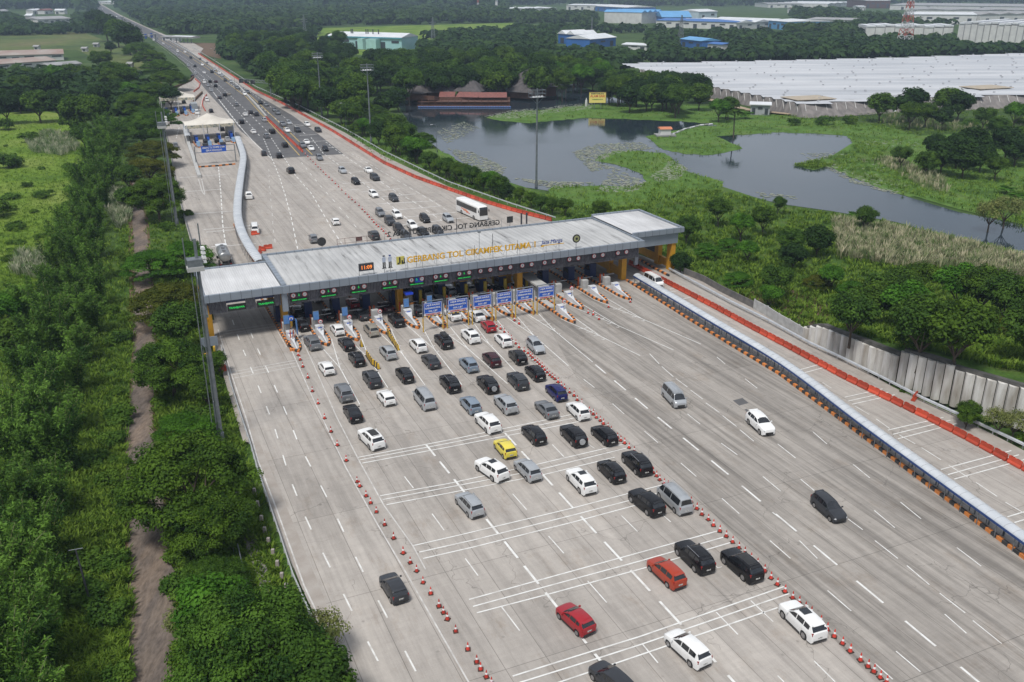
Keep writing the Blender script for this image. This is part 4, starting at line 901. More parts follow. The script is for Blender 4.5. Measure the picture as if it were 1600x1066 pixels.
# columns
def column(s, t, w=1.0, dpt=1.0, h=ZF - 1.2): thp(MB().box((s, t, h / 2 - .02), (w, dpt, h)), 'column', m_yel)
for s in (-62.4, -43.4, -21.6, -.5):
    column(s, .7, 1.0, 1.3); column(s, 5.2, .9, .9); column(s, 14.2, 1.0, 1.3)
column(-73.7, .9, .8, 1.1, 6.5); column(-73.6, 10.8, .8, 1.1, 6.5)
column(10.9, 2.0, .9, 1.5, 7.2); column(10.9, 6.3, .9, 1.3, 7.2); column(10.9, 14.6, .9, 1.3, 7.2)
for s in (-.5, 10.9): thp(MB().box((s, 7.5, 1.2), (.45, 12.5, 1.5)), 'column_wall', m_yel); thp(MB().box((s, 9.5, 4.3), (.12, 7.5, 4.6)), 'grille_screen', mat('grille_screen', (.08, .09, .09), (.02, .02, .02), 4, .6, stretch=(1, 6, .3)))
# cladding leg at the junction of the left wing and at the right end
thp(MB().box((-62.55, -2.0, 5.3), (.85, .8, 3.2), 0, 0), 'cladding_post', m_panel); thp(MB().box((-74.2, -1.2, 5.5), (.5, .9, 2.6)), 'cladding_post', m_panel)
thp(MB().box((2.0, .2, 4.9), (.7, .5, 4.6)), 'cladding_post', m_panel)
# louvred screen under the fascia, with blades
def louvre(s0, s1, t=-2.3, z0=4.85, z1=6.85):
    b = MB(); b.box(((s0 + s1) / 2, t + .12, (z0 + z1) / 2), (s1 - s0, .08, z1 - z0)); s = s0 + .1
    while s < s1: b.box((s, t, (z0 + z1) / 2), (.09, .16, z1 - z0)); s += .26
    return thp(b, 'louvre_screen', m_louv)
louvre(-62.0, 1.0)
for a, c in ((-73.7, -70.9), (-68.1, -66.0), (-63.4 - .1, -63.0), (-65.9 + .2, -65.6)): pass
louvre(-73.8, -71.2, -1.9, 4.7, 6.6); louvre(-68.4, -66.9, -1.9, 4.7, 6.6); louvre(-64.1, -63.1, -1.9, 4.7, 6.6)
thp(MB().box((-68.5, -1.5, 6.35), (10.8, .4, .55)), 'truss_beam', m_navy); thp(MB().box((-30.5, -2.6, 6.82), (63.0, .3, .10)), 'truss_beam', m_navy)
def led_board(s, t, z, w, h, body, size, mm):
    o = thp(MB().box((s, t, z), (w, .16, h)), 'lane_display', m_led)
    q = stand_text('display_text', text_mesh(body, size, mm, .01, bold=.012), (s, t - .10, z - .02), 0, o); return o
for s in (-69.8, -65.45): led_board(s + .05, -1.95, 5.35, 2.7, 1.0, 'TRANSJAWA', .40, m_ledg)
# lane signs: two speed discs, an arrow and a display strip for every lane
discm = MB().tube((0, .03, 0), (0, -.03, 0), .40, n=20).mesh('disc_rim', m_signr)
disci = MB().tube((0, .02, 0), (0, -.045, 0), .31, n=20).mesh('disc_face', m_signw)
kmt = text_mesh('5', .42, m_trim, .01, bold=.01); t21 = text_mesh('2,1 m', .17, m_trim, .01)
arrow = text_mesh('\u2193', .45, m_ledg, .01) if False else MB().box((0, 0, .06), (.09, .02, .26)).add([(-.16, 0, -.05), (.16, 0, -.05), (0, 0, -.24)], [(0, 2, 1), (0, 1, 2)]).mesh('arrow', m_ledg)
ledtxt = text_mesh('SEMUA GOLONGAN', .24, m_ledg, .01, bold=.004)
lanes = [(a + c) / 2 for a, c in zip(ISL, ISL[1:])] + [-2.7]
for i, s in enumerate(lanes):
    z = 6.2; o = thp(MB().box((s, -2.5, z), (2.5, .1, .95)), 'lane_sign', m_dark)
    for sd in (-1, 1):
        dd = link('speed_disc', discm, o, (s + sd * .88, -2.6, z + .02)); link('disc_face', disci, o, (s + sd * .88, -2.62, z + .02))
        link('disc_text', kmt if sd < 0 else t21, o, (s + sd * .88, -2.68, z + .02)).rotation_euler = (math.pi / 2, 0, 0)
    if i < 7:
        link('lane_arrow', arrow, o, (s, -2.58, z))
        o2 = thp(MB().box((s, -2.52, 5.42), (2.9, .12, .46)), 'lane_display', m_led); link('display_text', ledtxt, o2, (s, -2.6, 5.42)).rotation_euler = (math.pi / 2, 0, 0)
    else: thp(MB().box((s, -2.52, 5.42), (2.5, .12, .4)), 'lane_display', m_dark)
thp(MB().box((-40.9, -2.52, 6.05), (1.4, .1, .85)), 'information_sign', m_signb)
# front letters on a frame
fr = MB()
for z in (9.0, 9.75): fr.tube((-42.6, -1.6, z), (-14.2, -1.6, z), .035, n=5)
for k in range(12): fr.tube((-42.4 + k * 2.5, -1.6, ZF - .4), (-42.4 + k * 2.5, -1.6, 9.8), .03, n=5); fr.tube((-42.4 + k * 2.5, -.2, ZF - .2), (-42.4 + k * 2.5, -1.6, 9.6), .02, n=5)
lf = thp(fr, 'letter_frame', m_gal)
tx = text_mesh('GERBANG TOL CIKAMPEK UTAMA 1', 1.45, m_gold, .06, bold=.03)
xs_t = [v.co.x for v in tx.vertices]; wtx = max(xs_t) - min(xs_t)
for v in tx.vertices: v.co.x *= 23.0 / wtx
stand_text('sign_letters', tx, (-30.9, -1.75, 9.35), 0, TH)
m_jm = mat('logo_blue', (.02, .05, .25), None, 2, .5)
tx = text_mesh('Jasa Marga', .95, m_jm, .05); [setattr(v.co, 'z', v.co.z) for v in tx.vertices]
for v in tx.vertices: v.co.x += v.co.y * .25
stand_text('logo_letters', tx, (-16.3, -1.75, 9.55), 0, TH)
thp(MB().box((-16.2, -1.75, 9.0), (4.4, .06, .12)).box((-18.2, -1.75, 8.95), (.5, .07, .34)), 'logo_swoosh', m_gold)
e_ = thp(MB().tube((-11.6, -1.7, 9.55), (-11.6, -1.82, 9.55), .75, n=24), 'round_emblem', m_trim)
MB().tube((-11.6, -1.8, 9.55), (-11.6, -1.86, 9.55), .52, n=24).build('emblem_ring', mat('emblem_olive', (.32, .33, .16), None, 2, .5), e_)
MB().tube((-11.6, -1.85, 9.55), (-11.6, -1.9, 9.55), .22, n=16).build('emblem_core', m_trim, e_)
MB().tube((-11.6, -1.7, 7.6), (-11.6, -1.7, 8.9), .05, n=6).build('emblem_post', m_gal, e_)
# clock display
c_ = thp(MB().box((-49.3, -1.7, 9.05), (2.3, .25, 1.15)), 'clock_display', m_dark)
stand_text('clock_digits', text_mesh('11:09', .85, m_ledo, .015, bold=.02), (-49.3, -1.86, 9.03), 0, c_)
MB().tube((-50.5, -1.7, 7.7), (-50.5, -1.7, 9.7), .04, n=5).tube((-48.1, -1.7, 7.7), (-48.1, -1.7, 9.7), .04, n=5).tube((-50.5, -1.7, 9.7), (-48.1, -1.7, 9.7), .03, n=5).build('clock_frame', m_trim, c_)
# square emblem
q_ = thp(MB().box((-43.6, -1.7, 9.45), (1.35, .12, 1.35)), 'square_emblem', mat('emblem_yellow', (.62, .55, .12), None, 2, .5))
MB().box((-43.75, -1.79, 9.55), (.2, .05, .95)).box((-43.98, -1.79, 9.02), (.3, .05, .2)).box((-43.35, -1.79, 9.2), (.2, .05, .6)).box((-43.1, -1.79, 9.02), (.5, .05, .2)).box((-42.99, -1.79, 9.4), (.16, .05, .9)).build('emblem_mark', m_trim, q_)
# two standing figure boards
for s, mcap, mtop in ((-46.35, m_trim, mat('figure_shirt', (.45, .5, .6), None, 2, .6)), (-45.35, m_jm, MATS.get('figure_shirt') or m_signw)):
    f = thp(MB().box((s - .14, -1.7, 9.0), (.2, .08, 1.0)).box((s + .14, -1.7, 9.0), (.2, .08, 1.0)).box((s - .2, -1.7, 8.47), (.3, .08, .12)).box((s + .24, -1.7, 8.47), (.3, .08, .12)), 'figure_board', m_trim)
    MB().box((s, -1.7, 9.85), (.5, .08, .75), 0, 0, (1.25, 1)).tube((s, -1.66, 10.36), (s, -1.74, 10.36), .17, n=12).build('figure_top', mtop, f)
    MB().box((s, -1.7, 10.52), (.36, .1, .16)).build('figure_cap', mcap, f)
    MB().tube((s, -1.66, 7.6), (s, -1.66, 8.6), .04, n=5).build('figure_post', m_gal, f)
# rear letters, facing the oncoming traffic (seen from behind)
tx = text_mesh('GERBANG TOL CIKAMPEK UTAMA 2', 1.35, m_trim, .07, bold=.02)
xs_t = [v.co.x for v in tx.vertices]; wtx = max(xs_t) - min(xs_t)
for v in tx.vertices: v.co.x *= 22.0 / wtx
stand_text('sign_letters', tx, (-29.4, 16.3, 8.95), math.pi, TH)
fr = MB().tube((-41, 16.3, 8.6), (-18, 16.3, 8.6), .03, n=5)
for k in range(10): fr.tube((-41 + k * 2.55, 16.3, ZF - .2), (-41 + k * 2.55, 16.3, 9.5), .03, n=5)
thp(fr, 'letter_frame', m_gal)
thp(MB().tube((-52.3, 16.3, 9.0), (-52.3, 16.42, 9.0), .78, n=24).tube((-52.3, 16.3, 7.5), (-52.3, 16.3, 8.6), .04, n=5), 'round_emblem', m_trim)
fr = MB()
for s in (-49.6, -48.2, -46.2, -44.2): fr.tube((s, 16.3, 7.9), (s, 16.3, 9.2), .035, n=5)
for z in (8.3, 9.15): fr.tube((-49.6, 16.3, z), (-42.8, 16.3, z), .03, n=5)
fr.box((-45.6, 16.35, 8.75), (1.1, .08, .7)); thp(fr, 'letter_frame', mat('rusty_frame', (.14, .06, .05), (.08, .05, .05), 2, .7))
thp(MB().box((-16.3, 16.3, 9.3), (1.2, .15, 1.2)).tube((-16.3, 16.3, 7.8), (-16.3, 16.3, 9), .04), 'square_emblem', m_trim)
for s in (-13.9, -12.8): thp(MB().box((s, 16.3, 9.2), (.32, .08, 2.2)), 'figure_board', m_dark)
# roof aerials and lamps
thp(MB().tube((-26.4, .8, ZF), (-26.4, .8, 11.4), .05, n=6).tube((-26.4, .8, 10.2), (-27.5, -.4, ZF), .02, n=4).tube((-26.4, .8, 10.2), (-25.2, -.4, ZF), .02, n=4), 'roof_aerial', m_dark)
thp(MB().tube((-27.9, 3.2, ZF), (-27.9, 3.2, 11.2), .04, n=6).box((-27.9, 3.2, 11.3), (.5, .3, .25)), 'roof_lamp', m_gal)
for s in (-36.5, -27.4): thp(MB().tube((s, 15.6, ZF), (s, 15.6, 10.8), .05, n=6), 'roof_aerial', m_dark)
for s in (-23.0, -30.8, -41.0): thp(MB().tube((s, -1.9, ZF), (s, -1.9, 10.6), .03, n=5), 'roof_aerial', m_dark)

# ------------------------------------------------------------------ toll islands and what stands on them
m_or = mat('kerb_orange', (.70, .24, .05), (.55, .19, .05), 2, .7); m_bk = mat('kerb_black', (.03, .03, .03), (.055, .05, .05), 2, .8)
def striped(b, path, step=.62, w=.32, h=.30, off=0.0):
    """kerb with orange and black blocks"""
    for k, (p, d) in enumerate(resample(path, step, step / 2)):
        b.box((p.x, p.y, h / 2 + off), (step * 1.01, w, h), math.atan2(d.y, d.x), k % 2)
ISLNAME = ['leftmost'] + [nth(i) + ' from the left' for i in range(2, 14)] + ['rightmost']
ISG = 'toll lane islands'
for i, (s, t) in enumerate(zip(ISL, TIP)):
    r = empty('toll_island', PL(s, 0), ANG, 'raised toll island, %s, with orange and black striped kerb' % ISLNAME[i], 'traffic island', ISG)
    hw = .85
    MB().prism([(-hw, 26), (-hw, t + 3.2), (-hw * .55, t + 1.4), (0, t + .5), (hw * .55, t + 1.4), (hw, t + 3.2), (hw, 26)][::-1], .0, .2).build('island_slab', m_concl, r)
    kb = MB(); striped(kb, [(-hw, 24), (-hw, t + 3.2), (-hw * .6, t + 1.4), (0, t + .35), (hw * .6, t + 1.4), (hw, t + 3.2), (hw, 24)], .62, .3, .36)
    kb.build('kerb', [m_or, m_bk], r)
    # nose block with a long white ramp
    nb = MB(); zt = 1.35 if i not in (3,) else 1.1
    tb = t + 5.2 if t > -14 else t + 4.8
    nb.box((0, tb + .5, zt / 2 + .1), (1.25, 1.0, zt + .2))
    nb.add([(-.55, tb, .2), (.55, tb, .2), (.55, tb, zt - .1), (-.55, tb, zt - .1), (-.16, tb - 1.6, .2), (.16, tb - 1.6, .2), (.16, tb - 1.6, .75), (-.16, tb - 1.6, .75), (-.09, t + 1.0, .2), (.09, t + 1.0, .2), (.09, t + 1.0, .38), (-.09, t + 1.0, .38)],
           [(4, 5, 6, 7)[::-1] if False else (3, 7, 6, 2), (0, 4, 7, 3), (1, 2, 6, 5), (7, 11, 10, 6), (4, 8, 11, 7), (5, 6, 10, 9), (8, 9, 10, 11)])
    nb.build('nose_block', m_plant, r)
    if 5 <= i <= 9: pass
    else: MB().box((0, tb - .02, zt - .12), (.62, .06, .30)).build('nose_plate', m_signb, r)
    # service cabinet, booth, bollards, barrier arm
    MB().box((0, -1.9, 1.0), (1.1, .9, 1.6)).build('cabinet', m_concl, r)
    bo = MB().box((0, 4.2, 1.55), (1.25, 2.3, 2.6)).build('booth', m_navy, r)
    MB().box((0, 4.2, 2.0), (1.30, 1.7, .8)).build('booth_window', m_glass, bo)
    if i in (7, 8, 9, 10): MB().box((0, 4.2, 2.92), (1.5, 2.6, .12)).build('booth_roof', m_yel, bo)
    for sd in (-.34, .34): MB().tube((sd, -.2, .2), (sd, -.2, 1.9), .16, n=10).build('bollard', mat('bollard_orange', (.60, .12, .03), (.5, .1, .03), 2, .55), r)
    if i in (5, 6, 7, 8, 9, 10):
        for t_ in (2.0, 7.2): MB().box((.0, t_, 1.5), (.5, .35, 2.4)).build('guard_post', mat('guard_yellow', (.55, .40, .03), (.45, .33, .03), 2, .6), r)
    MB().box((.55, .9, .75), (.28, .28, 1.1)).tube((.55, .9, 1.15), (3.2, .9, 1.2), .05, n=6).build('barrier_arm', m_signw, r)
    if i in (0, 1, 2, 4, 5):
        lb = MB().box((0, -2.7, 2.5), (.95, .18, 1.5)).tube((-.4, -2.6, .2), (-.4, -2.6, 3), .05).tube((.4, -2.6, .2), (.4, -2.6, 3), .05).build('panel_frame', m_gal, r)
        MB().box((0, -2.81, 2.5), (.85, .05, 1.35)).build('light_blue_panel', mat('panel_blue', (.10, .24, .52), (.08, .2, .45), 2, .4), lb)
    if i in (1, 2, 3, 10, 11):
        g = MB().tube((0, tb - .6, .3), (0, tb - .6, 2.3), .05, n=6).build('sign_post', m_gal, r)
        MB().tube((0, tb - .62, 2.55), (0, tb - .68, 2.55), .36, n=18).build('sign_rim', m_signr, g)
        MB().tube((0, tb - .66, 2.55), (0, tb - .71, 2.55), .27, n=18).build('sign_face', m_signw, g)
        MB().box((0, tb - .73, 2.55), (.34, .03, .10)).build('sign_bar', m_trim, g)
        MB().box((0, tb - .66, 1.98), (.62, .04, .28)).build('sign_plate', m_signw, g)
    if i == 0:
        g = MB().tube((0, tb - 1.2, .3), (0, tb - 1.2, 4.0), .06, n=6).build('sign_post', m_gal, r)
        MB().tube((0, tb - 1.24, 4.2), (0, tb - 1.3, 4.2), .42, n=20).build('blue_disc', m_signb, g)
        MB().box((0, tb - 1.33, 4.28), (.4, .03, .1)).box((-.2, tb - 1.33, 4.12), (.1, .03, .3)).box((.2, tb - 1.33, 4.12), (.1, .03, .3)).build('disc_arrow', m_signw, g)
        MB().box((0, tb - 1.28, 3.3), (.28, .05, .8)).build('chevron_plate', m_gold, g)
        for k in range(4): MB().box((0, tb - 1.32, 3.02 + k * .2), (.24, .03, .07)).build('chevron_bar', m_trim, g)
        for sd in (-.25, .25): MB().tube((sd, tb - .9, .2), (sd, tb - .9, 2.2), .09, n=8).build('bollard', MATS['bollard_orange'], r)
        MB().box((1.1, tb + .9, 1.9), (.1, .9, 2.4)).build('side_board', mat('board_blue', (.08, .2, .45), None, 2, .5), r)
# blue-roofed kiosk by the yellow pillar
k_ = empty('toll_kiosk', PL(-42.6, -1.9), ANG, 'small glass kiosk with bright blue roof beside the yellow pillar', 'kiosk')
MB().box((0, 0, 1.0), (1.2, 1.2, 1.9)).build('base', m_concl, k_); MB().box((0, 0, 2.9), (1.1, 1.1, 1.7)).build('glazing', m_glass, k_); MB().box((0, 0, 2.15), (1.2, 1.2, .3)).build('rust_band', mat('rust', (.3, .12, .03), None, 2, .8), k_)
MB().box((0, 0, 3.85), (1.3, 1.3, .3)).build('roof', mat('bright_blue', (.01, .06, .62), None, 2, .4), k_)
# long grey lane roof beside the middle pillar
k_ = empty('lane_shelter', PL(-19.4, -1), ANG, 'low grey flat-roofed lane shelter beside the middle yellow pillar', 'shelter')
MB().box((0, 1.5, 2.7), (2.0, 11, .3)).build('roof', m_concl, k_)
for t in (-3.6, 0, 4, 6.6): MB().box((-.7, t, 1.35), (.2, .2, 2.4)).box((.7, t, 1.35), (.2, .2, 2.4)).build('post', m_gal, k_)
for i_, s in enumerate((-41.2, -37.1)):
    k_ = empty('lane_tunnel_cover', PL(s, 7), ANG, 'pale ribbed tarpaulin cover over the lane gap, %s of the pair' % ('left' if i_ == 0 else 'right'), 'cover', 'lane tarpaulins')
    b = MB(); pr = [(1.4 * math.cos(a), 2.2 + 1.0 * math.sin(a)) for a in [math.pi * k / 8 for k in range(9)]]
    b.sweep([(1.5, .3)] + pr + [(-1.5, .3)], [(0, -1, 0), (0, 4, 0)], closed=False, smooth=True); b.build('tarpaulin', mat('tarpaulin', (.30, .29, .26), (.2, .2, .18), 1.5, .7), k_)

# ------------------------------------------------------------------ blue lane signs
SG = [(658, 520, 696, 515, 663, 493), (697, 515, 733, 504, 0, 0), (734, 504, 770, 501, 0, 0), (772, 501, 801, 497, 0, 0), (804, 496, 838, 493, 0, 0), (840, 493, 866, 487, 0, 0)]
SGS = [(-43.0, -39.7), (-39.0, -35.35), (-34.7, -31.25), (-30.6, -27.7), (-27.1, -23.9), (-23.2, -20.0)]
tl = [text_mesh(x_, .36, m_signw, .01, bold=.008) for x_ in ('LAJUR KHUSUS', 'KENDARAAN KECIL', 'GOL I, JBT')]
tr_ = text_mesh('TINGGI MAKSIMAL 2,1 METER', .26, m_signr, .01, bold=.01)
def fit(me, wd):
    xs = [v.co.x for v in me.vertices]; k = wd / (max(xs) - min(xs))
    c = (max(xs) + min(xs)) / 2
    for v in me.vertices: v.co.x = (v.co.x - c) * k
fit(tl[0], 2.35); fit(tl[1], 2.6); fit(tl[2], 1.5); fit(tr_, 2.5)
m_hz = None
for i, (a, c) in enumerate(SGS):
    w_ = c - a; r = empty('lane_sign_gantry', PL((a + c) / 2, -10.3), ANG, 'blue lane sign on yellow legs between islands, %s of the six' % ('leftmost' if i == 0 else 'rightmost' if i == 5 else nth(i + 1) + ' from the left'), 'sign', 'blue lane signs in front of the toll roof')
    for sd in (-1, 1):
        MB().tube((sd * w_ / 2, 0, 0), (sd * w_ / 2, 0, 2.3), .11, n=8).build('leg', mat('leg_yellow', (.60, .38, .05), (.48, .3, .06), 2, .6), r)
        MB().tube((sd * w_ / 2, 0, 2.3), (sd * w_ / 2, 0, 5.0), .09, n=8).build('upright', m_gal, r)
    MB().tube((-w_ / 2, 0, 5.0), (w_ / 2, 0, 5.0), .09, n=8).build('top_bar', m_gal, r)
    pn = MB().box((0, -.1, 3.85), (w_ * .9, .08, 1.75)).build('panel', m_signb, r)
    bd = MB()
    for z in (3.03, 4.67): bd.box((0, -.15, z), (w_ * .87, .02, .05))
    for sd in (-1, 1): bd.box((sd * w_ * .43, -.15, 3.85), (.05, .02, 1.6))
    bd.build('panel_border', m_signw, pn)
    for z, me in zip((4.35, 3.85, 3.36), tl):
        o = link('panel_text', me, pn, (0, -.16, z)); o.rotation_euler = (math.pi / 2, 0, 0); o.scale = (w_ / 3.4, 1, 1)
    pn = MB().box((0, -.1, 2.82), (w_ * .9, .06, .32)).build('lower_panel', m_signw, r); o = link('panel_text', tr_, pn, (0, -.15, 2.82)); o.rotation_euler = (math.pi / 2, 0, 0); o.scale = (w_ / 3.4, 1, 1)
    hz = MB()
    for k in range(9): hz.box((-w_ * .45 + w_ * .9 * (k + .5) / 9, -.06, 2.52), (w_ * .1, .08, .16), 0, k % 2)
    hz.build('hazard_bar', [m_gold, m_bk], r)
    MB().box((w_ / 2 + .18, .2, 3.4), (.16, .5, 1.6)).build('side_cabinet', m_concl, r)

# ------------------------------------------------------------------ traffic cones
m_cone = mat('cone_red', (.62, .05, .03), (.45, .04, .03), 3, .6)
m_coneb = mat('cone_base', (.03, .025, .02), (.08, .03, .02), 3, .8)
def cone_proto():
    r = empty('traffic_cone')
    MB().box((0, 0, .03), (.46, .46, .06), 0, 0, (.94, .94)).build('base', m_coneb, r)
    MB().tube((0, 0, .05), (0, 0, .78), .165, .03, 12).build('cone_body', m_cone, r)
    MB().tube((0, 0, .36), (0, 0, .53), .112, .079, 12).build('white_band', m_signw, r)
    return r
CONE = cone_proto(); cone_used = [False]
CL = [[(466, 553), (469, 560), (473, 571), (481, 588), (488, 609), (497, 628), (507, 651), (517, 672), (527, 693), (541, 717), (558, 750), (562, 757), (572, 772), (579, 783), (588, 797), (601, 817), (615, 838), (630, 861), (641, 876), (651, 889), (661, 907), (673, 924), (686, 944), (693, 954), (699, 964), (712, 983), (731, 1011), (745, 1031), (751, 1042), (760, 1054), (768, 1065)],
      [(776, 508), (782, 512), (788, 517), (794, 523), (799, 528), (806, 535), (811, 541), (819, 547), (825, 550), (829, 554), (832, 557), (836, 561), (840, 564), (843, 567), (847, 571), (851, 576), (855, 580), (859, 584), (863, 587), (867, 590), (872, 595), (877, 601), (882, 605), (890, 611), (897, 616), (902, 623), (909, 628), (921, 641), (927, 645), (932, 650), (938, 655), (943, 660), (950, 665), (955, 671), (965, 681), (970, 686), (976, 690), (983, 697), (991, 703), (1003, 716), (1009, 723), (1015, 730), (1021, 736), (1026, 741), (1031, 747), (1038, 753), (1044, 757), (1080, 782), (1089, 792), (1097, 801), (1107, 809), (1115, 818), (1125, 827), (1135, 835), (1145, 844), (1155, 853), (1164, 861), (1174, 870), (1184, 878), (1195, 889), (1205, 900), (1215, 910), (1227, 921), (1239, 931), (1249, 939), (1259, 947), (1268, 955), (1283, 968), (1293, 980), (1304, 991), (1317, 1002), (1329, 1014), (1345, 1028), (1357, 1038), (1366, 1046), (1376, 1055), (1386, 1063)],
      [(561, 320), (566, 326), (570, 330), (574, 334), (577, 338), (581, 342), (584, 346), (588, 350), (591, 353), (596, 357), (599, 360), (603, 364), (606, 368), (610, 372), (614, 377), (540, 302), (545, 307), (550, 311), (555, 315), (534, 296), (529, 291), (524, 286), (519, 281), (514, 276), (509, 272), (505, 268), (501, 264), (497, 260), (493, 256), (489, 252), (485, 248), (481, 244), (477, 240)],
      [(804, 499), (811, 504), (919, 487), (927, 490), (936, 497), (951, 478), (985, 470)]]
CLN = ['in the left-hand cone line on the near plaza', 'in the right-hand cone line on the near plaza', 'in the cone line beyond the toll roof', 'loose at the tips of the right toll islands']
for li, pts in enumerate(CL):
    P = sorted([at(u, v, .3) for u, v in pts], key=lambda p: p.y)
    for k, p in enumerate(P):
        if not cone_used[0]: o = CONE; cone_used[0] = True
        else: o = copy_tree(CONE)
        o.location = (p.x, p.y, .01); o.rotation_euler = (0, 0, random.random() * 3); sc = random.uniform(.95, 1.08); o.scale = (sc, sc, sc)
        tag(o, 'red and white traffic cone, %s %s' % ('nearest' if k == 0 else nth(k + 1) + ' nearest', CLN[li]), 'traffic cone', ['cones left of the queue', 'cones right of the queue', 'cones beyond the toll roof', 'cones at island tips'][li])

# ------------------------------------------------------------------ orange water-filled barriers
m_wb = mat('barrier_orange', (.60, .075, .03), (.46, .07, .035), .7, .45)
vary(m_wb, .62, 1.12); vary(m_cone, .7, 1.15)
def barrier_proto(L=1.74):
    r = empty('water_barrier'); b = MB()
    pr = [(-.26, .02), (-.26, .2), (-.12, .42), (-.09, .88), (.09, .88), (.12, .42), (.26, .2), (.26, .02)]
    b.sweep(pr, [(-L / 2, 0, 0), (L / 2, 0, 0)]); b.build('barrier_body', m_wb, r, fixn=True)
    MB().box((-L / 4, 0, .90), (.5, .12, .08)).box((L / 4, 0, .90), (.5, .12, .08)).build('filler_ridge', mat('barrier_dark', (.35, .035, .015), None, 2, .6), r)
    return r
WB = barrier_proto(); wbu = [False]
BL = [([(262, 59), (300, 78), (345, 107), (400, 143), (440, 162), (480, 184), (520, 206), (560, 231), (600, 256), (650, 279), (700, 297), (760, 318), (800, 330), (858, 345)], 1.95, 'orange barriers along the far right road edge', 'far right road edge beyond the toll roof'),
      ([(985, 414), (1010, 427), (1060, 453), (1120, 484), (1180, 517), (1240, 549), (1319, 592)], 1.93, 'orange barriers along the right exit lane', 'right exit lane above the gap'),
      ([(1327, 596), (1380, 622), (1440, 651), (1500, 682), (1560, 714), (1620, 746), (1700, 790)], 1.93, 'orange barriers along the right exit lane', 'right exit lane below the gap'),
      ([(416, 185), (430, 198), (445, 212), (460, 226), (474, 239)], 1.95, 'orange barriers in the road median', 'road median between the carriageways')]
for pts, st, grp, where in BL:
    seq = resample(px(pts), st, .5); seq.sort(key=lambda q: q[0].y)
    if len(seq) > 300: seq = seq[:300]
    for k, (p, d) in enumerate(seq):
        if not wbu[0]: o = WB; wbu[0] = True
        else: o = copy_tree(WB)
        o.location = (p.x, p.y, .015); o.rotation_euler = (0, 0, math.atan2(d.y, d.x) + random.uniform(-.05, .05))
        tag(o, 'orange plastic barrier on the %s, %s' % (where, 'nearest' if k == 0 else nth(k + 1) + ' nearest'), 'barrier', grp)
loose = [(398, 368), (407, 395), (410, 392), (418, 389), (398, 358 + 12)]
for k, (u, v) in enumerate([(399, 367), (406, 397), (410, 392), (419, 389)]):
    o = copy_tree(WB); p = at(u, v); o.location = (p.x, p.y, .015); o.rotation_euler = (0, 0, .6 + k)
    tag(o, 'loose orange barrier beside the left covered walkway, %s' % ('nearest' if k == 1 else 'behind the white van' if k == 0 else 'middle one' if k == 2 else 'rightmost'), 'barrier', 'loose orange barriers')
o = copy_tree(WB); p = at(1429, 624); o.location = (p.x, p.y, .015); o.rotation_euler = (0, 0, .9); tag(o, 'single orange barrier lying behind the right guard rail below the concrete wall', 'barrier')
o = copy_tree(WB); p = at(397, 575); o.location = at(349, 577); tag(o, 'single orange barrier on the left shoulder below the lamp mast', 'barrier')
# yellow and black striped barriers left of the queue
m_yb = mat('barrier_yellow', (.66, .42, .03), None, 2, .5)
yb = empty('striped_barrier'); b = MB()
for k in range(5): b.box((-.8 + k * .4, 0, .45), (.41, .28, .8), 0, k % 2, (1, .4))
b.build('barrier_body', [m_yb, m_bk], yb); MB().box((0, 0, .05), (2.0, .5, .1)).build('base', m_bk, yb)
first = True
for grp, pts in (('striped barriers between the third and fourth lane', [(574, 557), (582, 569), (592, 577)]), ('striped barriers at the fourth toll island', [(606, 522), (613, 533), (621, 545)])):
    seq = resample(px(pts), 1.9, .6)
    for k, (p, d) in enumerate(seq):
        o = yb if first else copy_tree(yb); first = False
        o.location = p; o.rotation_euler = (0, 0, math.atan2(d.y, d.x)); tag(o, 'yellow and black striped barrier, %s one counted from the roof, %s' % (nth(k + 1), 'left run' if 'third' in grp else 'right run'), 'barrier', grp)
o = copy_tree(yb); o.location = at(565, 541); o.rotation_euler = (0, 0, 1.9); o.scale = (.5, 1, 1); tag(o, 'short striped barrier standing at the third island tip', 'barrier')

# ------------------------------------------------------------------ covered walkways
m_wroof = mat('walkway_roof', (.66, .68, .70), (.54, .57, .60), .5, .35, .25, bump=.15, bscale=3)
m_wseam = mat('walkway_seam', (.50, .52, .55), None, 1, .5)
m_wblue = mat('walkway_blue', (.015, .05, .18), (.02, .06, .2), 1, .4)
def walkway(path, width, zh, name, label, post_every=2.4, blue=True, arch=.38):
    r = empty(name, label=label, cat='walkway', group='covered walkways'); P = smooth_path(path, 6)
    hw = width / 2; pr = [(hw * math.cos(a), zh + arch * math.sin(a)) for a in [math.pi * k / 10 for k in range(11)]]
    rf = MB().sweep(pr[::-1], P, closed=False, smooth=True).sweep([(o_, z - .05) for o_, z in pr], P, closed=False, smooth=True).build('roof', m_wroof, r)
    rb = MB()
    for p, d in resample(P, 1.2):
        sd = Vector((d.y, -d.x, 0))
        for (o0, z0), (o1, z1) in zip(pr, pr[1:]): rb.tube(p + sd * o0 * 1.01 + Vector((0, 0, z0 + .02)), p + sd * o1 * 1.01 + Vector((0, 0, z1 + .02)), .025, n=4, caps=False)
    rb.build('roof_seams', m_wseam, rf)
    if blue: MB().sweep([(hw + .05, zh - .2), (hw + .05, zh + .06), (hw, zh + .06), (hw, zh - .2)], P).build('blue_fascia', m_wblue, r, fixn=True)
    if blue: MB().sweep([(-hw, zh - .2), (-hw, zh + .06), (-hw - .05, zh + .06), (-hw - .05, zh - .2)], P).build('blue_fascia', m_wblue, r, fixn=True)
    for p, d in resample(P, post_every, .3):
        sd = Vector((d.y, -d.x, 0))
        for s_ in (-1, 1): q = p + sd * s_ * (hw - .12); MB().tube(q, q + Vector((0, 0, zh)), .05, n=6).build('post', m_gal, r)
    return r, P
ctr = []
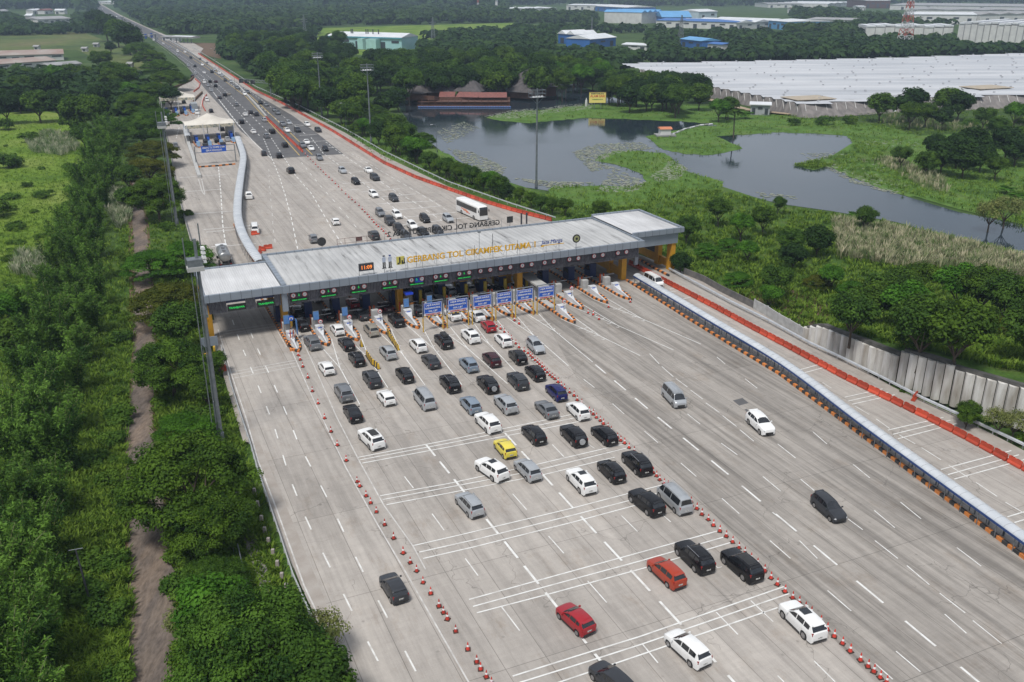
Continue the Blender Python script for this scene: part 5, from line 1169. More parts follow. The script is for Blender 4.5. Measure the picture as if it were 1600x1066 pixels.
for (a, c) in zip([(990, 430), (1108, 500), (1220, 567.5), (1343.8, 660), (1470, 752), (1600, 846), (1700, 920)], [(998, 428), (1125, 500), (1240, 563), (1372, 660), (1497, 748), (1628, 846), (1730, 918)]):
    p = at(a[0], a[1], 1.9); ctr.append((p.x, p.y, 0))
walkway([Vector(p) + E2 * .72 for p in ctr], 1.45, 1.75, 'covered_walkway', 'long curved white-roofed walkway with blue edge beside the right exit lane')
lw = [at(u, v, 2.6) for u, v in ((371, 214), (376, 228), (380, 245), (376, 275), (372, 305), (371, 335), (377, 360), (390, 385), (407, 408))]
walkway([Vector((p.x, p.y, 0)) for p in lw], 1.9, 2.5, 'covered_walkway', 'long bent white-roofed walkway beyond the toll roof beside the left ramp', blue=False)
lw = [at(u, v, 2.6) for u, v in ((290, 196), (291, 205), (293, 213))]
walkway([Vector((p.x, p.y, 0)) for p in lw], 1.9, 2.5, 'covered_walkway', 'short white-roofed walkway at the left corner of the nearer tent canopy', blue=False)
# kerbs and guard rails
def kerbline(pts, label, striped_=True, h=.36, w=.36, step=.75, m=None, name='kerb'):
    P = px(pts); b = MB()
    if striped_: striped(b, P, step, w, h); o = b.build(name, [m_or, m_bk])
    else: b.sweep([(-w / 2, 0), (-w / 2, h), (w / 2, h), (w / 2, 0)], P); o = b.build(name, m or m_concl, fixn=True)
    tag(o, label, 'kerb'); return o
kerbline([(979, 439), (1026, 468), (1076.7, 500), (1150, 545), (1218, 586), (1317.5, 660), (1400, 722), (1500, 797), (1600, 873), (1720, 965)], 'long orange and black striped kerb beside the right covered walkway')
kerbline([(1000, 407), (1022, 420), (1045, 432)], 'short striped kerb along the right outer column of the toll roof', step=.8)
kerbline([(366, 352), (375, 372), (390, 397), (399, 412)], 'orange and black kerb along the left walkway beyond the roof', step=.55)
kerbline([(426, 470), (438, 500), (447, 525), (455, 548)], 'striped kerb at the edge of the leftmost toll lane beside the open left lanes', step=.7)
def guard_rail(pts, label, h=.75, m=m_gal, double=False, posts=2.0):
    r = empty('guard_rail', label=label, cat='guard rail', group='guard rails'); P = px(pts)
    for k in range(2 if double else 1):
        MB().sweep([(-.03 + k * .22, h - .30), (.03 + k * .22, h - .22), (-.03 + k * .22, h - .15), (.03 + k * .22, h - .07), (-.03 + k * .22, h), (-.06 + k * .22, h), (-.06 + k * .22, h - .30)], P).build('rail_beam', m, r, fixn=True)
    for p, d in resample(P, posts, .4): MB().box((p.x, p.y, h / 2), (.1, .14, h)).build('rail_post', m, r)
    return r
m_rail = mat('rail_white', (.58, .60, .62), (.48, .5, .52), 1, .45, .3)
guard_rail([(1046, 424), (1090, 448), (1140, 475), (1200, 505), (1265, 541), (1310, 562), (1375, 594), (1440, 627.5), (1500, 655), (1569, 687), (1700, 750)], 'double white guard rail along the right road edge under the concrete wall', double=True, m=m_rail)
guard_rail([(300, 74), (345, 102), (400, 137), (470, 168), (540, 204), (600, 239), (660, 268), (700, 287), (800, 322), (868, 344)], 'white guard rail along the far right road edge beyond the toll roof', m=m_rail, posts=4)
guard_rail([(346, 545), (352, 570), (362, 608), (372, 640), (392, 700), (403, 740), (420, 790), (440, 850), (458, 905), (480, 955), (520, 1040), (560, 1130)], 'white guard rail along the left shoulder beside the trees', m=m_rail)
guard_rail([(316, 425), (300, 380), (287, 335), (276, 290), (267, 240), (259, 205)], 'guard rail along the left ramp beyond the toll roof', posts=4)
kerbline([(985, 445), (1100, 516.5), (1218, 590), (1317.5, 664), (1400, 727)], 'thin', False) if False else None
guard_rail([(990, 439), (1080, 494), (1150, 537), (1222, 579), (1322, 651), (1404, 714), (1504, 789), (1606, 866), (1720, 955)], 'thin handrail between the striped kerb and the right covered walkway', h=1.0)
# median wall on the main road
kerbline([(262, 62), (300, 84), (345, 114), (375, 138), (400, 165), (416, 184)], 'grey concrete median wall on the main road beyond the plaza', False, .9, .6, m=m_concl, name='median_wall')
kerbline([(245, 125), (262, 142), (280, 135), (298, 127), (303, 121)], 'brown retaining kerb above the farther tent canopy', False, 1.0, .6, m=m_earth, name='retaining_kerb')
kerbline([(303, 159), (310, 152), (316, 146)], 'brown splitter kerb right of the farther tent canopy', False, 1.0, .6, m=m_earth, name='splitter_kerb')
kerbline([(290, 210), (296, 230), (303, 250), (309, 270), (312, 278)], 'pale double kerb wall left of the nearer tent plaza', False, .8, 1.0, m=m_concl, name='kerb_wall')
for pts, lb in (([(323, 149), (317, 158), (316, 165), (321, 174)], 'curving orange barrier line between the two tent canopies'), ([(305, 124), (313, 131), (311, 138), (303, 144)], 'curving orange barrier line above the farther tent canopy')):
    o = MB().sweep([(-.2, 0), (-.1, .7), (.1, .7), (.2, 0)], px(pts)).build('plastic_barrier_line', m_wb, fixn=True); tag(o, lb, 'barrier')

# ------------------------------------------------------------------ roadside wall of corrugated concrete sheet piles
m_pile = mat('weathered_pile_concrete', (.66, .65, .62), (.28, .25, .21), .8, .9, bump=.2, detail=7, contrast=(.35, .75), stretch=(1, 1, .25))
m_cap = mat('dark_wall_cap', (.10, .095, .09), (.05, .05, .045), .8, .9)
wall = empty('retaining_wall', label='tall retaining wall of pale ribbed concrete piles with dark cap on the right', cat='wall')
wl = [(1256, 529, 1.7), (1268, 535, 2.6), (1276, 539, 3.1), (1320, 561, 3.5), (1398, 598, 3.9), (1404, 600, 4.8), (1475, 629, 5.3), (1478, 630, 4.9), (1600, 672, 5.3), (1720, 715, 5.5)]
WP = [(Vector(at(u, v)), h) for u, v, h in wl]; piles = MB(); cap = MB()
Ls = [0]
for (a, _), (c, _) in zip(WP, WP[1:]): Ls.append(Ls[-1] + (c - a).length)
def wat(d):
    for i in range(len(WP) - 1):
        if d <= Ls[i + 1] + 1e-6:
            t = (d - Ls[i]) / max(1e-6, Ls[i + 1] - Ls[i]); return WP[i][0].lerp(WP[i + 1][0], t), WP[i][1] + (WP[i + 1][1] - WP[i][1]) * t, (WP[i + 1][0] - WP[i][0]).normalized()
    return WP[-1][0], WP[-1][1], (WP[-1][0] - WP[-2][0]).normalized()
d_ = .4; k = 0
while d_ < Ls[-1]:
    p, h, dr = wat(d_); sd = Vector((dr.y, -dr.x, 0)); o_ = sd * .5
    a = p - dr * .62; c = p + dr * .62; a1 = p - dr * .27 + o_; c1 = p + dr * .27 + o_
    hh = h + random.uniform(-.05, .05); z = Vector((0, 0, hh))
    back = -sd * .25
    q = [a, a1, c1, c]
    piles.add([x for x in q] + [x + z for x in q] + [a + back + z, c + back + z], [(0, 1, 5, 4), (1, 2, 6, 5), (2, 3, 7, 6), (4, 5, 6, 7), (4, 7, 9, 8)])
    pl_ = MB().add(piles.v[-10:], [(0, 1, 5, 4), (1, 2, 6, 5), (2, 3, 7, 6), (4, 5, 6, 7), (4, 7, 9, 8)]); 
    pl_.build('wall_pile', m_pile, wall, fixn=False)
    d_ += 1.32; k += 1
P_ = []
capm = MB(); N_ = 60
for seg in ((0.3, Ls[4]), (Ls[5], Ls[6]), (Ls[7], Ls[9])):
    cs = MB(); vs = []
    n_ = max(4, int((seg[1] - seg[0]) / 1.5))
    for i in range(n_ + 1):
        p, h, dr = wat(seg[0] + (seg[1] - seg[0]) * i / n_); sd = Vector((dr.y, -dr.x, 0)); w_ = random.uniform(-.06, .06)
        for o, z in ((-1.0, h - .35), (-1.0, h + .35 + w_), (-.1, h + .42 + w_), (.02, h - .02)): vs.append(p + sd * o + Vector((0, 0, z)))
    cs.add(vs, [(i * 4 + j, i * 4 + (j + 1) % 4, (i + 1) * 4 + (j + 1) % 4, (i + 1) * 4 + j) for i in range(n_) for j in range(4)] + [(0, 1, 2, 3), tuple(range(len(vs) - 4, len(vs)))[::-1]])
    cs.build('wall_cap', m_cap, wall, fixn=True)
# lower pale wall of panels that leads up to it
lo = empty('panel_wall', label='low pale concrete panel wall leading up to the ribbed retaining wall', cat='wall')
seq = [(1178, 483), (1198, 494), (1216, 506), (1232, 515), (1247, 524), (1258, 531)]
for a, c in zip(seq, seq[1:]):
    A, B = at(*a), at(*c); d = (B - A).normalized(); an = math.atan2(d.y, d.x); L = (B - A).length
    MB().box(((A.x + B.x) / 2, (A.y + B.y) / 2, .85), (L - .06, .14, 1.7), an).build('wall_panel', m_concl, lo); MB().box((A.x, A.y, .9), (.2, .22, 1.8), an).build('wall_post', m_concl, lo)
A, B = at(1249, 519), at(1262, 531); MB().add([A, B, B + Vector((0, 0, 2.2)), A + Vector((0, 0, .2)), A + E2 * 1.5, B + E2 * 1.5, B + E2 * 1.5 + Vector((0, 0, 2.2)), A + E2 * 1.5 + Vector((0, 0, .2))], [(0, 1, 2, 3), (3, 2, 6, 7), (1, 5, 6, 2), (0, 3, 7, 4)]).build('rubble_end', mat('rubble', (.42, .36, .28), (.26, .22, .18), 2.5, .95, bump=.5), lo)
fw = empty('fence_wall', label='dark low fence wall at the foot of the right embankment', cat='fence')
seq = [(1068, 428), (1098, 440), (1126, 456), (1150, 468), (1178, 482)]
for a, c in zip(seq, seq[1:]):
    A, B = at(*a), at(*c); d = (B - A).normalized(); MB().box(((A.x + B.x) / 2, (A.y + B.y) / 2, .6), ((B - A).length, .15, 1.2), math.atan2(d.y, d.x)).build('fence_panel', mat('old_fence', (.16, .15, .14), (.10, .10, .10), 1, .9), fw)
# raised ground behind the retaining wall
mb = MB(); vs = []; cols_ = 9
for i in range(31):
    d = Ls[-1] * i / 30; p, h, dr = wat(d); sd = Vector((dr.y, -dr.x, 0))
    for j in range(cols_):
        o = -.9 - j * 7.5; f = max(0, 1 - j / (cols_ - 1)) ** 1.2; e = min(1, i / 3)
        vs.append(p + sd * o + Vector((0, 0, (h - .1) * f * e - .45 * (1 - f) + (random.uniform(-.3, .3) if 0 < j < cols_ - 1 else 0))))
mb.add(vs, [(i * cols_ + j, (i + 1) * cols_ + j, (i + 1) * cols_ + j + 1, i * cols_ + j + 1) for i in range(30) for j in range(cols_ - 1)], 0, True)
structure(mb.build('terrain', m_verge, fixn=True))
def hill(p):
    """ground height on the bank behind the wall"""
    best = 1e9; bz = -.4
    for i in range(0, 61):
        d = Ls[-1] * i / 60; q, h, dr = wat(d); sd = Vector((dr.y, -dr.x, 0)); v = Vector((p[0], p[1], 0)) - q
        if v.length < best: best = v.length; side = -v.dot(sd); hh = h * min(1, i / 6)
    if side < 0: return -.4
    f = max(0, 1 - (best - .9) / 60) ** 1.2
    return (hh - .1) * f - .45 * (1 - f)

# ------------------------------------------------------------------ lamp masts
def mast(u, v, label, top=25.0, big=True, pu=None, heads='frame'):
    p = at(u, v) if pu is None else pu
    r = empty('lamp_mast', (p[0], p[1], 0), ANG, label, 'lamp mast', 'tall lamp masts')
    MB().tube((0, 0, -.4), (0, 0, top), .31, .17, 12).tube((0, 0, -.4), (0, 0, 1.2), .42, .42, 12).build('pole', m_gal, r)
    if heads == 'frame':
        b = MB(); zt = top - 2.2
        for z in (zt, zt + .9, zt + 1.8):
            for a, c in (((-2, -1), (2, -1)), ((2, -1), (2, 1)), ((2, 1), (-2, 1)), ((-2, 1), (-2, -1))): b.tube((*a, z), (*c, z), .06, n=5)
        for x in (-2, -1, 0, 1, 2):
            for y in (-1, 1): b.tube((x, y, zt), (x, y, zt + 1.8), .05, n=5)
        for x in (-2, 2): b.tube((x, 0, zt), (0, 0, zt - 1.8), .07, n=5)
        for y in (-1, 1): b.tube((0, y, zt), (0, 0, zt - 1.8), .07, n=5)
        b.box((0, 0, zt), (4, 2, .06)); b.build('platform', m_gal, r)
        for x in (-1.6, -.8, 0, .8): MB().box((x, -1.15, zt + .25), (.6, .35, .4), 0, 0, (.8, .6)).build('floodlight', m_plant, r)
    else:
        b = MB().box((-.3, -.2, top - 2.6), (1.6, 1.4, .9)); b.tube((-1.2, 0, top - 3), (-1.2, 0, top + .2), .07, n=6).tube((.6, .3, top - 2.4), (.6, .3, top + 1.6), .07, n=6).build('platform', m_gal, r)
        MB().box((-.3, -.2, top - 3.2), (1.8, 1.6, .5)).build('equipment_box', m_concl, r)
        for k in range(4): MB().box((.75, -.1, top - 2.6 + k * .5), (.4, .6, .3), .2, 0, (.8, .9)).build('floodlight', m_signw, r)
        MB().tube((-.8, -.3, 0), (-.8, -.3, top - 3), .06, n=5).tube((-.35, -.3, 0), (-.35, -.3, top - 3), .06, n=5).build('service_ladder', m_gal, r)
    return r
mast(0, 0, 'thick grey lamp mast with equipment box left of the toll roof', 25.0, pu=PL(*(lat(346, 690))), heads='boxes')
mast(0, 0, 'lamp mast farther along the left ramp above the trees', 25.0, pu=(-76.3 + ORG.x * 0 + 0, 199.7, 0), heads='boxes')
mast(838, 290, 'lamp mast with floodlight frame standing before the lake', 25.5)
mast(580, 222, 'lamp mast between the road and the lake, with platform', 26.0)
mast(503, 180, 'lamp mast at the far right road edge, farthest of the row', 25.0)
def street_lamp(u, v, h, label):
    p = at(u, v); r = empty('street_lamp', (p.x, p.y, 0), ANG, label, 'street lamp', 'slender street lamps')
    MB().tube((0, 0, 0), (0, 0, h), .10, .06, 8).tube((0, 0, h), (-1.2, 0, h + .25), .05, n=6).build('pole', m_gal, r); MB().box((-1.5, 0, h + .22), (.7, .25, .14)).build('lamp_head', m_plant, r)
for k, (u, v, h, w_) in enumerate(((541, 200, 9, 'by the far right guard rail left of the mid mast'), (683, 246, 10, 'before the hedge by the lake'), (369, 150, 11, 'on the median of the main road'), (428, 158, 9, 'at the right road edge among trees'), (449, 168, 9, 'at the right road edge nearest the gantry'), (337, 104, 11, 'on the median farther up the main road'), (343, 118, 9, 'on the median beside the dark sign'))):
    street_lamp(u, v, h, 'slender street lamp ' + w_)
# ------------------------------------------------------------------ upper left: tent canopies and their booths
m_tent = mat('tent_fabric', (.66, .62, .55), (.56, .52, .46), .25, .7)
def tent(corners, peak, label, posts):
    """two-peaked membrane roof; corners are ground points of the eaves, peak height"""
    r = empty('tent_canopy', label=label, cat='canopy', group='tent canopies'); A, B, C, D = corners; z = 5.2
    n, m_ = 16, 8; vs = []
    for i in range(n + 1):
        for j in range(m_ + 1):
            u, v = i / n, j / m_; p = (A * (1 - u) + B * u) * (1 - v) + (D * (1 - u) + C * u) * v
            du = abs(u - .5) * 2; dv = abs(v - .5) * 2; h = z + peak * max(0, (1 - du) ** 1.25) * (1 - dv) ** 1.0 + .7 * (1 - dv) * (1 - du * .3) - .25 * math.sin(math.pi * u * 2) ** 2
            vs.append((p.x, p.y, h))
    o = MB().add(vs, [(i * (m_ + 1) + j, (i + 1) * (m_ + 1) + j, (i + 1) * (m_ + 1) + j + 1, i * (m_ + 1) + j + 1) for i in range(n) for j in range(m_)], 0, True).build('membrane', m_tent, r, fixn=True)
    MB().sweep([(-.05, z - 1.1), (-.05, z), (.05, z), (.05, z - 1.1)], [D + Vector((0, 0, 0)), C]).build('sign_valance', mat('valance', (.55, .50, .38), (.2, .22, .2), 1.2, .7, contrast=(.45, .6)), r, fixn=True)
    for q in posts:
        p = (A * (1 - q[0]) + B * q[0]) * (1 - q[1]) + (D * (1 - q[0]) + C * q[0]) * q[1]
        MB().tube((p.x, p.y, 0), (p.x, p.y, z + .2), .14, n=8).build('post', m_plant, r)
    return r
def eave(u, v): p = at(u, v, 5.2); p.z = 0; return p
d1 = eave(289, 197); c1 = eave(367, 192)
tent([d1 + E1 * 12, c1 + E1 * 12, c1, d1], 2.4, 'nearer white tent canopy over four toll lanes at upper left', [(0.03, 0), (.97, 0), (.03, 1), (.97, 1), (.5, 0), (.35, 1), (.68, 1)])
d2 = eave(249, 154); c2 = eave(305, 152)
tent([d2 + E1 * 12, c2 + E1 * 12, c2, d2], 2.5, 'farther white tent canopy half hidden by trees at upper left', [(0.03, 0), (.97, 0), (.03, 1), (.97, 1), (.5, 0), (.5, 1)])
m_lb = mat('pale_blue_booth', (.20, .33, .50), None, 2, .5)
for g_, pts in (('nearer', [(312, 231), (330, 230), (348, 228), (367, 224)]), ('farther', [(264, 184), (278, 182), (292, 181), (303, 178)])):
    for k, (u, v) in enumerate(pts):
        p = at(u, v); r = empty('toll_island', p, ANG, 'small toll island under the %s tent canopy, %s from the left' % (g_, nth(k + 1)), 'traffic island', 'small toll islands under the tents')
        kb = MB(); striped(kb, [(-.8, 13), (-.8, 2), (0, 0), (.8, 2), (.8, 13)], .8, .35, .35); kb.build('kerb', [m_or, m_bk], r)
        MB().prism([(-.7, 13), (.7, 13), (.7, 2), (0, .5), (-.7, 2)], 0, .2).build('island_slab', m_concl, r)
        MB().box((0, 3.2, .9), (1.2, 2.2, 1.4), 0, 0, (.8, .6)).build('nose_block', m_lb, r); bo = MB().box((0, 9.5, 1.5), (1.2, 2.2, 2.6)).build('booth', m_navy, r); MB().box((0, 9.5, 2), (1.25, 1.6, .7)).build('booth_window', m_glass, bo)
        MB().box((0, 6.4, 1.7), (.8, .3, 1.6)).build('panel', m_signb, r)
r = empty('sign_gantry', label='wide gantry with long blue sign before the nearer tent toll lanes', cat='sign gantry')
a, c = at(307, 258), at(369, 253)
for q in (a, c): MB().tube(q, q + Vector((0, 0, 5.4)), .15, n=6).build('post', m_gal, r)
MB().tube(a + Vector((0, 0, 5.4)), c + Vector((0, 0, 5.4)), .12, n=6).tube(a + Vector((0, 0, 3.6)), c + Vector((0, 0, 3.6)), .1, n=6).build('beam', m_gal, r)
mid = a.lerp(c, .48); an = math.atan2((c - a).y, (c - a).x); ln = (c - a).length
pn = MB().box((0, 0, 0), (ln * .62, .15, 2.0)).build('panel', m_signb, r, (mid.x, mid.y - .2, 4.5), an)
for z, tx_ in ((.4, 'GERBANG TOL CIKAMPEK UTAMA'), (-.45, 'SEMUA KENDARAAN')):
    me = text_mesh(tx_, .8, m_signw, .01, bold=.01); fit(me, ln * (.56 if z > 0 else .4)); stand_text('panel_text', me, (0, -.1, z), 0, pn)
for k in (.28, .72): MB().box((0, 0, 0), (1.6, .8, .7)).build('traffic_camera', m_dark, r, (a.lerp(c, k).x, a.lerp(c, k).y, 5.9), an)
kerbline([(309, 262), (340, 260), (369, 257)], 'faded orange beam line on the road under the blue sign gantry', h=.4, step=1.0)
r = empty('sign_gantry', label='green-grey cantilever sign gantry over the far right lanes', cat='sign gantry')
a = at(424, 152); b_ = at(376, 147)
MB().tube(a, a + Vector((0, 0, 7.2)), .3, n=8).build('post', m_gal, r)
b = MB()
for z in (6.3, 7.4): b.tube(a + Vector((0, 0, z)), b_ + Vector((0, 0, z)), .14, n=6)
for k in range(9): b.tube(a.lerp(b_, k / 9) + Vector((0, 0, 6.3)), a.lerp(b_, (k + 1) / 9) + Vector((0, 0, 7.4)), .08, n=5)
b.build('truss', m_gal, r)
for k in (.55, .75, .93): p = a.lerp(b_, k); MB().box((p.x, p.y - .2, 6.3), (2.2, .2, 1.8), ANG).build('sign_back', m_dark, r)
for nm, u0, v0, u1, v1, lb in (('sign_gantry', 224, 70, 244, 66, 'distant gantry with blue signs over the main road'), ('footbridge', 162, 38, 192, 36, 'distant pale footbridge over the main road')):
    a = at(u0, v0); c = at(u1, v1); an = math.atan2((c - a).y, (c - a).x); r = empty(nm, label=lb, cat=nm.replace('_', ' '))
    for q in (a, c): MB().box((q.x, q.y, 3.5), (.8, .8, 7)).build('post', m_gal, r)
    mid = a.lerp(c, .5); MB().box((mid.x, mid.y, 7.2), ((c - a).length * 1.1, 1.2 if nm == 'sign_gantry' else 3, .9 if nm == 'sign_gantry' else 1.8), an).build('beam', m_concl, r)
    if nm == 'sign_gantry':
        for k in (.3, .75): p = a.lerp(c, k); MB().box((p.x, p.y - 1.2, 6.6), (6.5, .2, 4), an).build('panel', m_signb, r)

# ------------------------------------------------------------------ buildings
m_wallw = mat('white_wall', (.62, .62, .60), (.52, .52, .51), .2, .8); m_rfw = mat('white_sheet_roof', (.66, .68, .70), (.56, .58, .6), .15, .5)
m_rfg = mat('grey_sheet_roof', (.33, .33, .33), (.24, .24, .24), .15, .6, detail=6); m_rfbr = mat('rusty_roof', (.26, .17, .14), (.33, .29, .26), .08, .8, detail=7)
m_teal = mat('teal_wall', (.30, .52, .55), (.38, .58, .6), .1, .6); m_tealroof = mat('teal_trim', (.10, .33, .42), None, .2, .6)
m_blu = mat('factory_blue', (.03, .14, .42), (.03, .12, .36), .1, .5); m_lblu = mat('light_factory_blue', (.12, .34, .62), None, .1, .5)
m_tile = mat('red_tile_roof', (.24, .085, .07), (.15, .06, .05), 1, .7); m_thatch = mat('dark_thatch', (.060, .056, .058), (.10, .09, .09), .7, .95, bump=.3)
m_brick = mat('brown_wall', (.12, .055, .035), (.08, .04, .028), .6, .8)
m_win = mat('dark_window', (.05, .06, .07), None, 1, .3)
def shed(name, label, cat, u0, v0, u1, v1, depth, h, rise, wallm, roofm, bays=1, group=None, doors=4, dirn=1, trim=None):
    """long gabled shed: front base line between two surveyed points, going back by depth"""
    a, c = at(u0, v0), at(u1, v1); L = (c - a).length; an = math.atan2((c - a).y, (c - a).x)
    r = empty(name, (a.x, a.y, 0), an, label, cat, group)
    MB().box((L / 2, depth / 2, h / 2 - .4), (L, depth, h + .8)).build('wall', wallm, r)
    rf = MB(); bw = L / bays
    for k in range(bays):
        x0, x1 = k * bw - (.6 if k == 0 else 0), (k + 1) * bw + (.6 if k == bays - 1 else 0); xm = (x0 + x1) / 2
        if bays == 1:   # ridge along the length
            rf.add([(x0, -.8, h), (x1, -.8, h), (x1, depth / 2, h + rise), (x0, depth / 2, h + rise), (x1, depth + .8, h), (x0, depth + .8, h), (x0, -.8, h - .3), (x1, -.8, h - .3)], [(0, 1, 2, 3), (3, 2, 4, 5), (0, 3, 5), (1, 4, 2), (6, 7, 1, 0)])
        else:
            rf.add([(x0, -.8, h), (x1, -.8, h), (xm, -.8, h + rise), (x0, depth + .8, h), (x1, depth + .8, h), (xm, depth + .8, h + rise)], [(0, 2, 5, 3), (2, 1, 4, 5), (0, 1, 2), (3, 5, 4)])
    rf.build('roof', roofm, r, fixn=True)
    if trim: MB().box((L / 2, -1.0, h - .5), (L + 1.4, .3, 1.0)).build('roof_trim', trim, r)
    for k in range(doors):
        x = L * (k + .5) / doors
        if k % 2 == 0: MB().box((x, -.12, h * .3), (min(5, L / doors * .5), .2, h * .6)).build('door', m_win, r)
        else: MB().box((x, -.12, h * .62), (min(7, L / doors * .7), .2, h * .2)).build('window', m_win, r)
    return r
S_ = shed
r = S_('factory', 'long pale teal factory hall with white roof and two round-cornered tanks', 'factory', 513, 74, 628, 78, 26, 9.5, 3.0, m_teal, m_rfw, doors=6, trim=m_tealroof)
for x, w_ in ((.66, 8.5), (.80, 13)): MB().box((58 * x * .93 + 4, -4, 4.0), (w_, 7, 8.4)).build('annex', mat('mint_wall', (.36, .60, .57), None, .3, .6), r)
for x in (19, 20.5, 34, 36, 41, 46.5): MB().tube((x, 8, 9), (x, 8, 15), .45, n=8).build('chimney', m_dark, r)
S_('house', 'small orange-walled house in front of the teal factory', 'house', 519, 80, 541, 81, 9, 3.2, 1.8, mat('peach_wall', (.55, .36, .24), None, 1, .8), m_tile, doors=3)
S_('house', 'small pale house left of the teal factory', 'house', 490, 76, 510, 77, 9, 3.4, 1.8, m_wallw, m_rfg, doors=3, group='small pale houses')
S_('house', 'small grey hut on the green field right of the teal factory', 'house', 637, 73, 654, 73.5, 8, 2.6, 1.2, m_wallw, m_rfg, doors=3)
S_('warehouse', 'left blue shed with white roof in the middle distance', 'warehouse', 872, 67, 898, 69, 26, 8, 3.2, m_blu, m_rfw, bays=2, group='blue sheds', doors=2)
S_('warehouse', 'low white-roofed shed between the two blue sheds', 'warehouse', 893, 72, 922, 74, 16, 5, 1.6, m_blu, m_rfw, group='blue sheds', doors=3)
S_('warehouse', 'right blue shed with white roof in the middle distance', 'warehouse', 921, 75, 962, 71, 24, 7, 3.0, m_blu, m_rfw, group='blue sheds', doors=3)
S_('warehouse', 'small white sheds right of the blue sheds', 'warehouse', 972, 76, 1010, 78, 14, 3.5, 1.2, m_wallw, m_rfw, group='blue sheds', doors=3)
S_('warehouse', 'blue shed with slanting roof beyond the woods, left one of two', 'warehouse', 1063, 72, 1096, 76, 18, 6, 2, m_blu, m_lblu, group='woodland blue sheds', doors=3)
S_('warehouse', 'blue and white shed beyond the woods, right one of two', 'warehouse', 1105, 80, 1128, 82, 14, 6, 1, m_wallw, m_blu, group='woodland blue sheds', doors=3)
S_('factory', 'long low blue factory block left of the striped hall', 'factory', 948, 32, 1003, 36, 60, 11, 2, m_wallw, m_blu, doors=5, group='blue and white works')
S_('factory', 'blue striped tall factory hall in the distance', 'factory', 1002, 37, 1034, 35, 60, 14, 3, m_wallw, m_lblu, bays=4, doors=0, group='blue and white works')
S_('factory', 'arched blue factory hall right of the striped hall', 'factory', 1034, 38, 1080, 38, 60, 9, 7, m_blu, m_lblu, doors=3, group='blue and white works')
S_('factory', 'long blue factory front with white base in the distance', 'factory', 1025, 42, 1150, 46, 50, 8, 2, m_wallw, m_blu, doors=9, group='blue and white works')
S_('factory', 'white pale blue cube-like hall on the distant works', 'factory', 1091, 32, 1120, 31, 40, 12, 3, mat('ice_wall', (.50, .60, .66), None, .1, .6), m_rfw, doors=2)
S_('factory', 'white roofed hall at the right end of the blue works', 'factory', 1150, 46, 1230, 42, 90, 7, 3, m_wallw, m_rfw, bays=3, doors=6)
S_('factory', 'long white hall behind the blue works', 'factory', 930, 17, 980, 20, 60, 9, 3, m_blu, m_rfw, doors=5)
for k, (u0, v0, u1, v1, d, h, w_, rf, wl_) in enumerate([(800, 21, 870, 20, 60, 8, 'far left of the white factory row', m_rfw, m_wallw), (885, 15, 935, 16, 60, 9, 'second of the white factory row', m_rfw, m_wallw),
   (1200, 12, 1255, 12, 120, 8, 'grey, at the far top right of centre', m_rfg, m_wallw), (1293, 12, 1330, 9, 120, 8, 'white, at the top left of the lattice tower', m_rfw, m_wallw), (1352, 13, 1390, 13, 120, 16, 'with brick red wall left of the lattice tower', m_rfw, m_brick),
   (1390, 15, 1600, 18, 260, 9, 'very long pale one at the top right', m_rfg, m_wallw), (1430, 24, 1640, 26, 120, 9, 'long grey one below the pale top right roofs', m_rfg, m_wallw), (1315, 31, 1412, 34, 50, 7, 'thin white one above the right woods', m_rfw, m_wallw),
   (1420, 37, 1524, 38, 60, 12, 'long white one below the grey roofs', m_rfw, m_wallw), (1530, 38, 1640, 36, 60, 12, 'grey one right of the long white one', m_rfg, m_wallw), (1200, 44, 1232, 47, 60, 9, 'light blue one at the left edge of the right woods', m_rfw, m_lblu),
   (1260, 40, 1330, 42, 60, 8, 'brownish roofed one above the right woods', m_rfg, m_wallw), (1230, 20, 1270, 22, 50, 8, 'small brown roofed one at upper right', m_rfbr, m_wallw), (153 , 6, 200, 8, 60, 6, 'white one right of the vanishing road', m_rfw, m_wallw),
   (232, 18, 300, 14, 40, 8, 'long pale one beyond the road on the left', m_rfg, m_wallw), (400, 6, 470, 4, 60, 8, 'pale one on the horizon left of centre', m_rfw, m_wallw), (1340, 16, 1352, 16, 30, 7, 'tiny white one left of the brick red wall', m_rfw, m_wallw), (745, 17, 775, 18, 20, 5, 'small white one in the distant woods', m_rfw, m_wallw)]):
    S_('warehouse', 'distant warehouse, ' + w_, 'warehouse', u0, v0, u1, v1, d, h, h * .2, wl_, rf, bays=1 if k % 3 else 4, group='distant warehouses', doors=5)
# saw-tooth white halls on the right
for (u0, v0, u1, v1, dep, h, n, lb) in ((1352, 57, 1488, 58, 40, 9, 9, 'white stepped factory hall in the right woods'), (1494, 66, 1640, 72, 90, 16, 14, 'large white hall with many dark roof seams at the right edge')):
    a, c = at(u0, v0), at(u1, v1); L = (c - a).length; an = math.atan2((c - a).y, (c - a).x); r = empty('factory', (a.x, a.y, 0), an, lb, 'factory')
    MB().box((L / 2, dep / 2, h / 2 - .5), (L, dep, h + 1)).build('wall', m_wallw, r)
    for k in range(n): MB().box(((k + .5) * L / n, dep / 2, h + .8 + (k % 3) * .5), (L / n - .8, dep + 1, 1.6)).build('roof_bay', m_rfw, r); MB().box(((k + 1) * L / n - .4, -.1, h / 2), (.8, .3, h)).build('wall_seam', m_rfg, r)
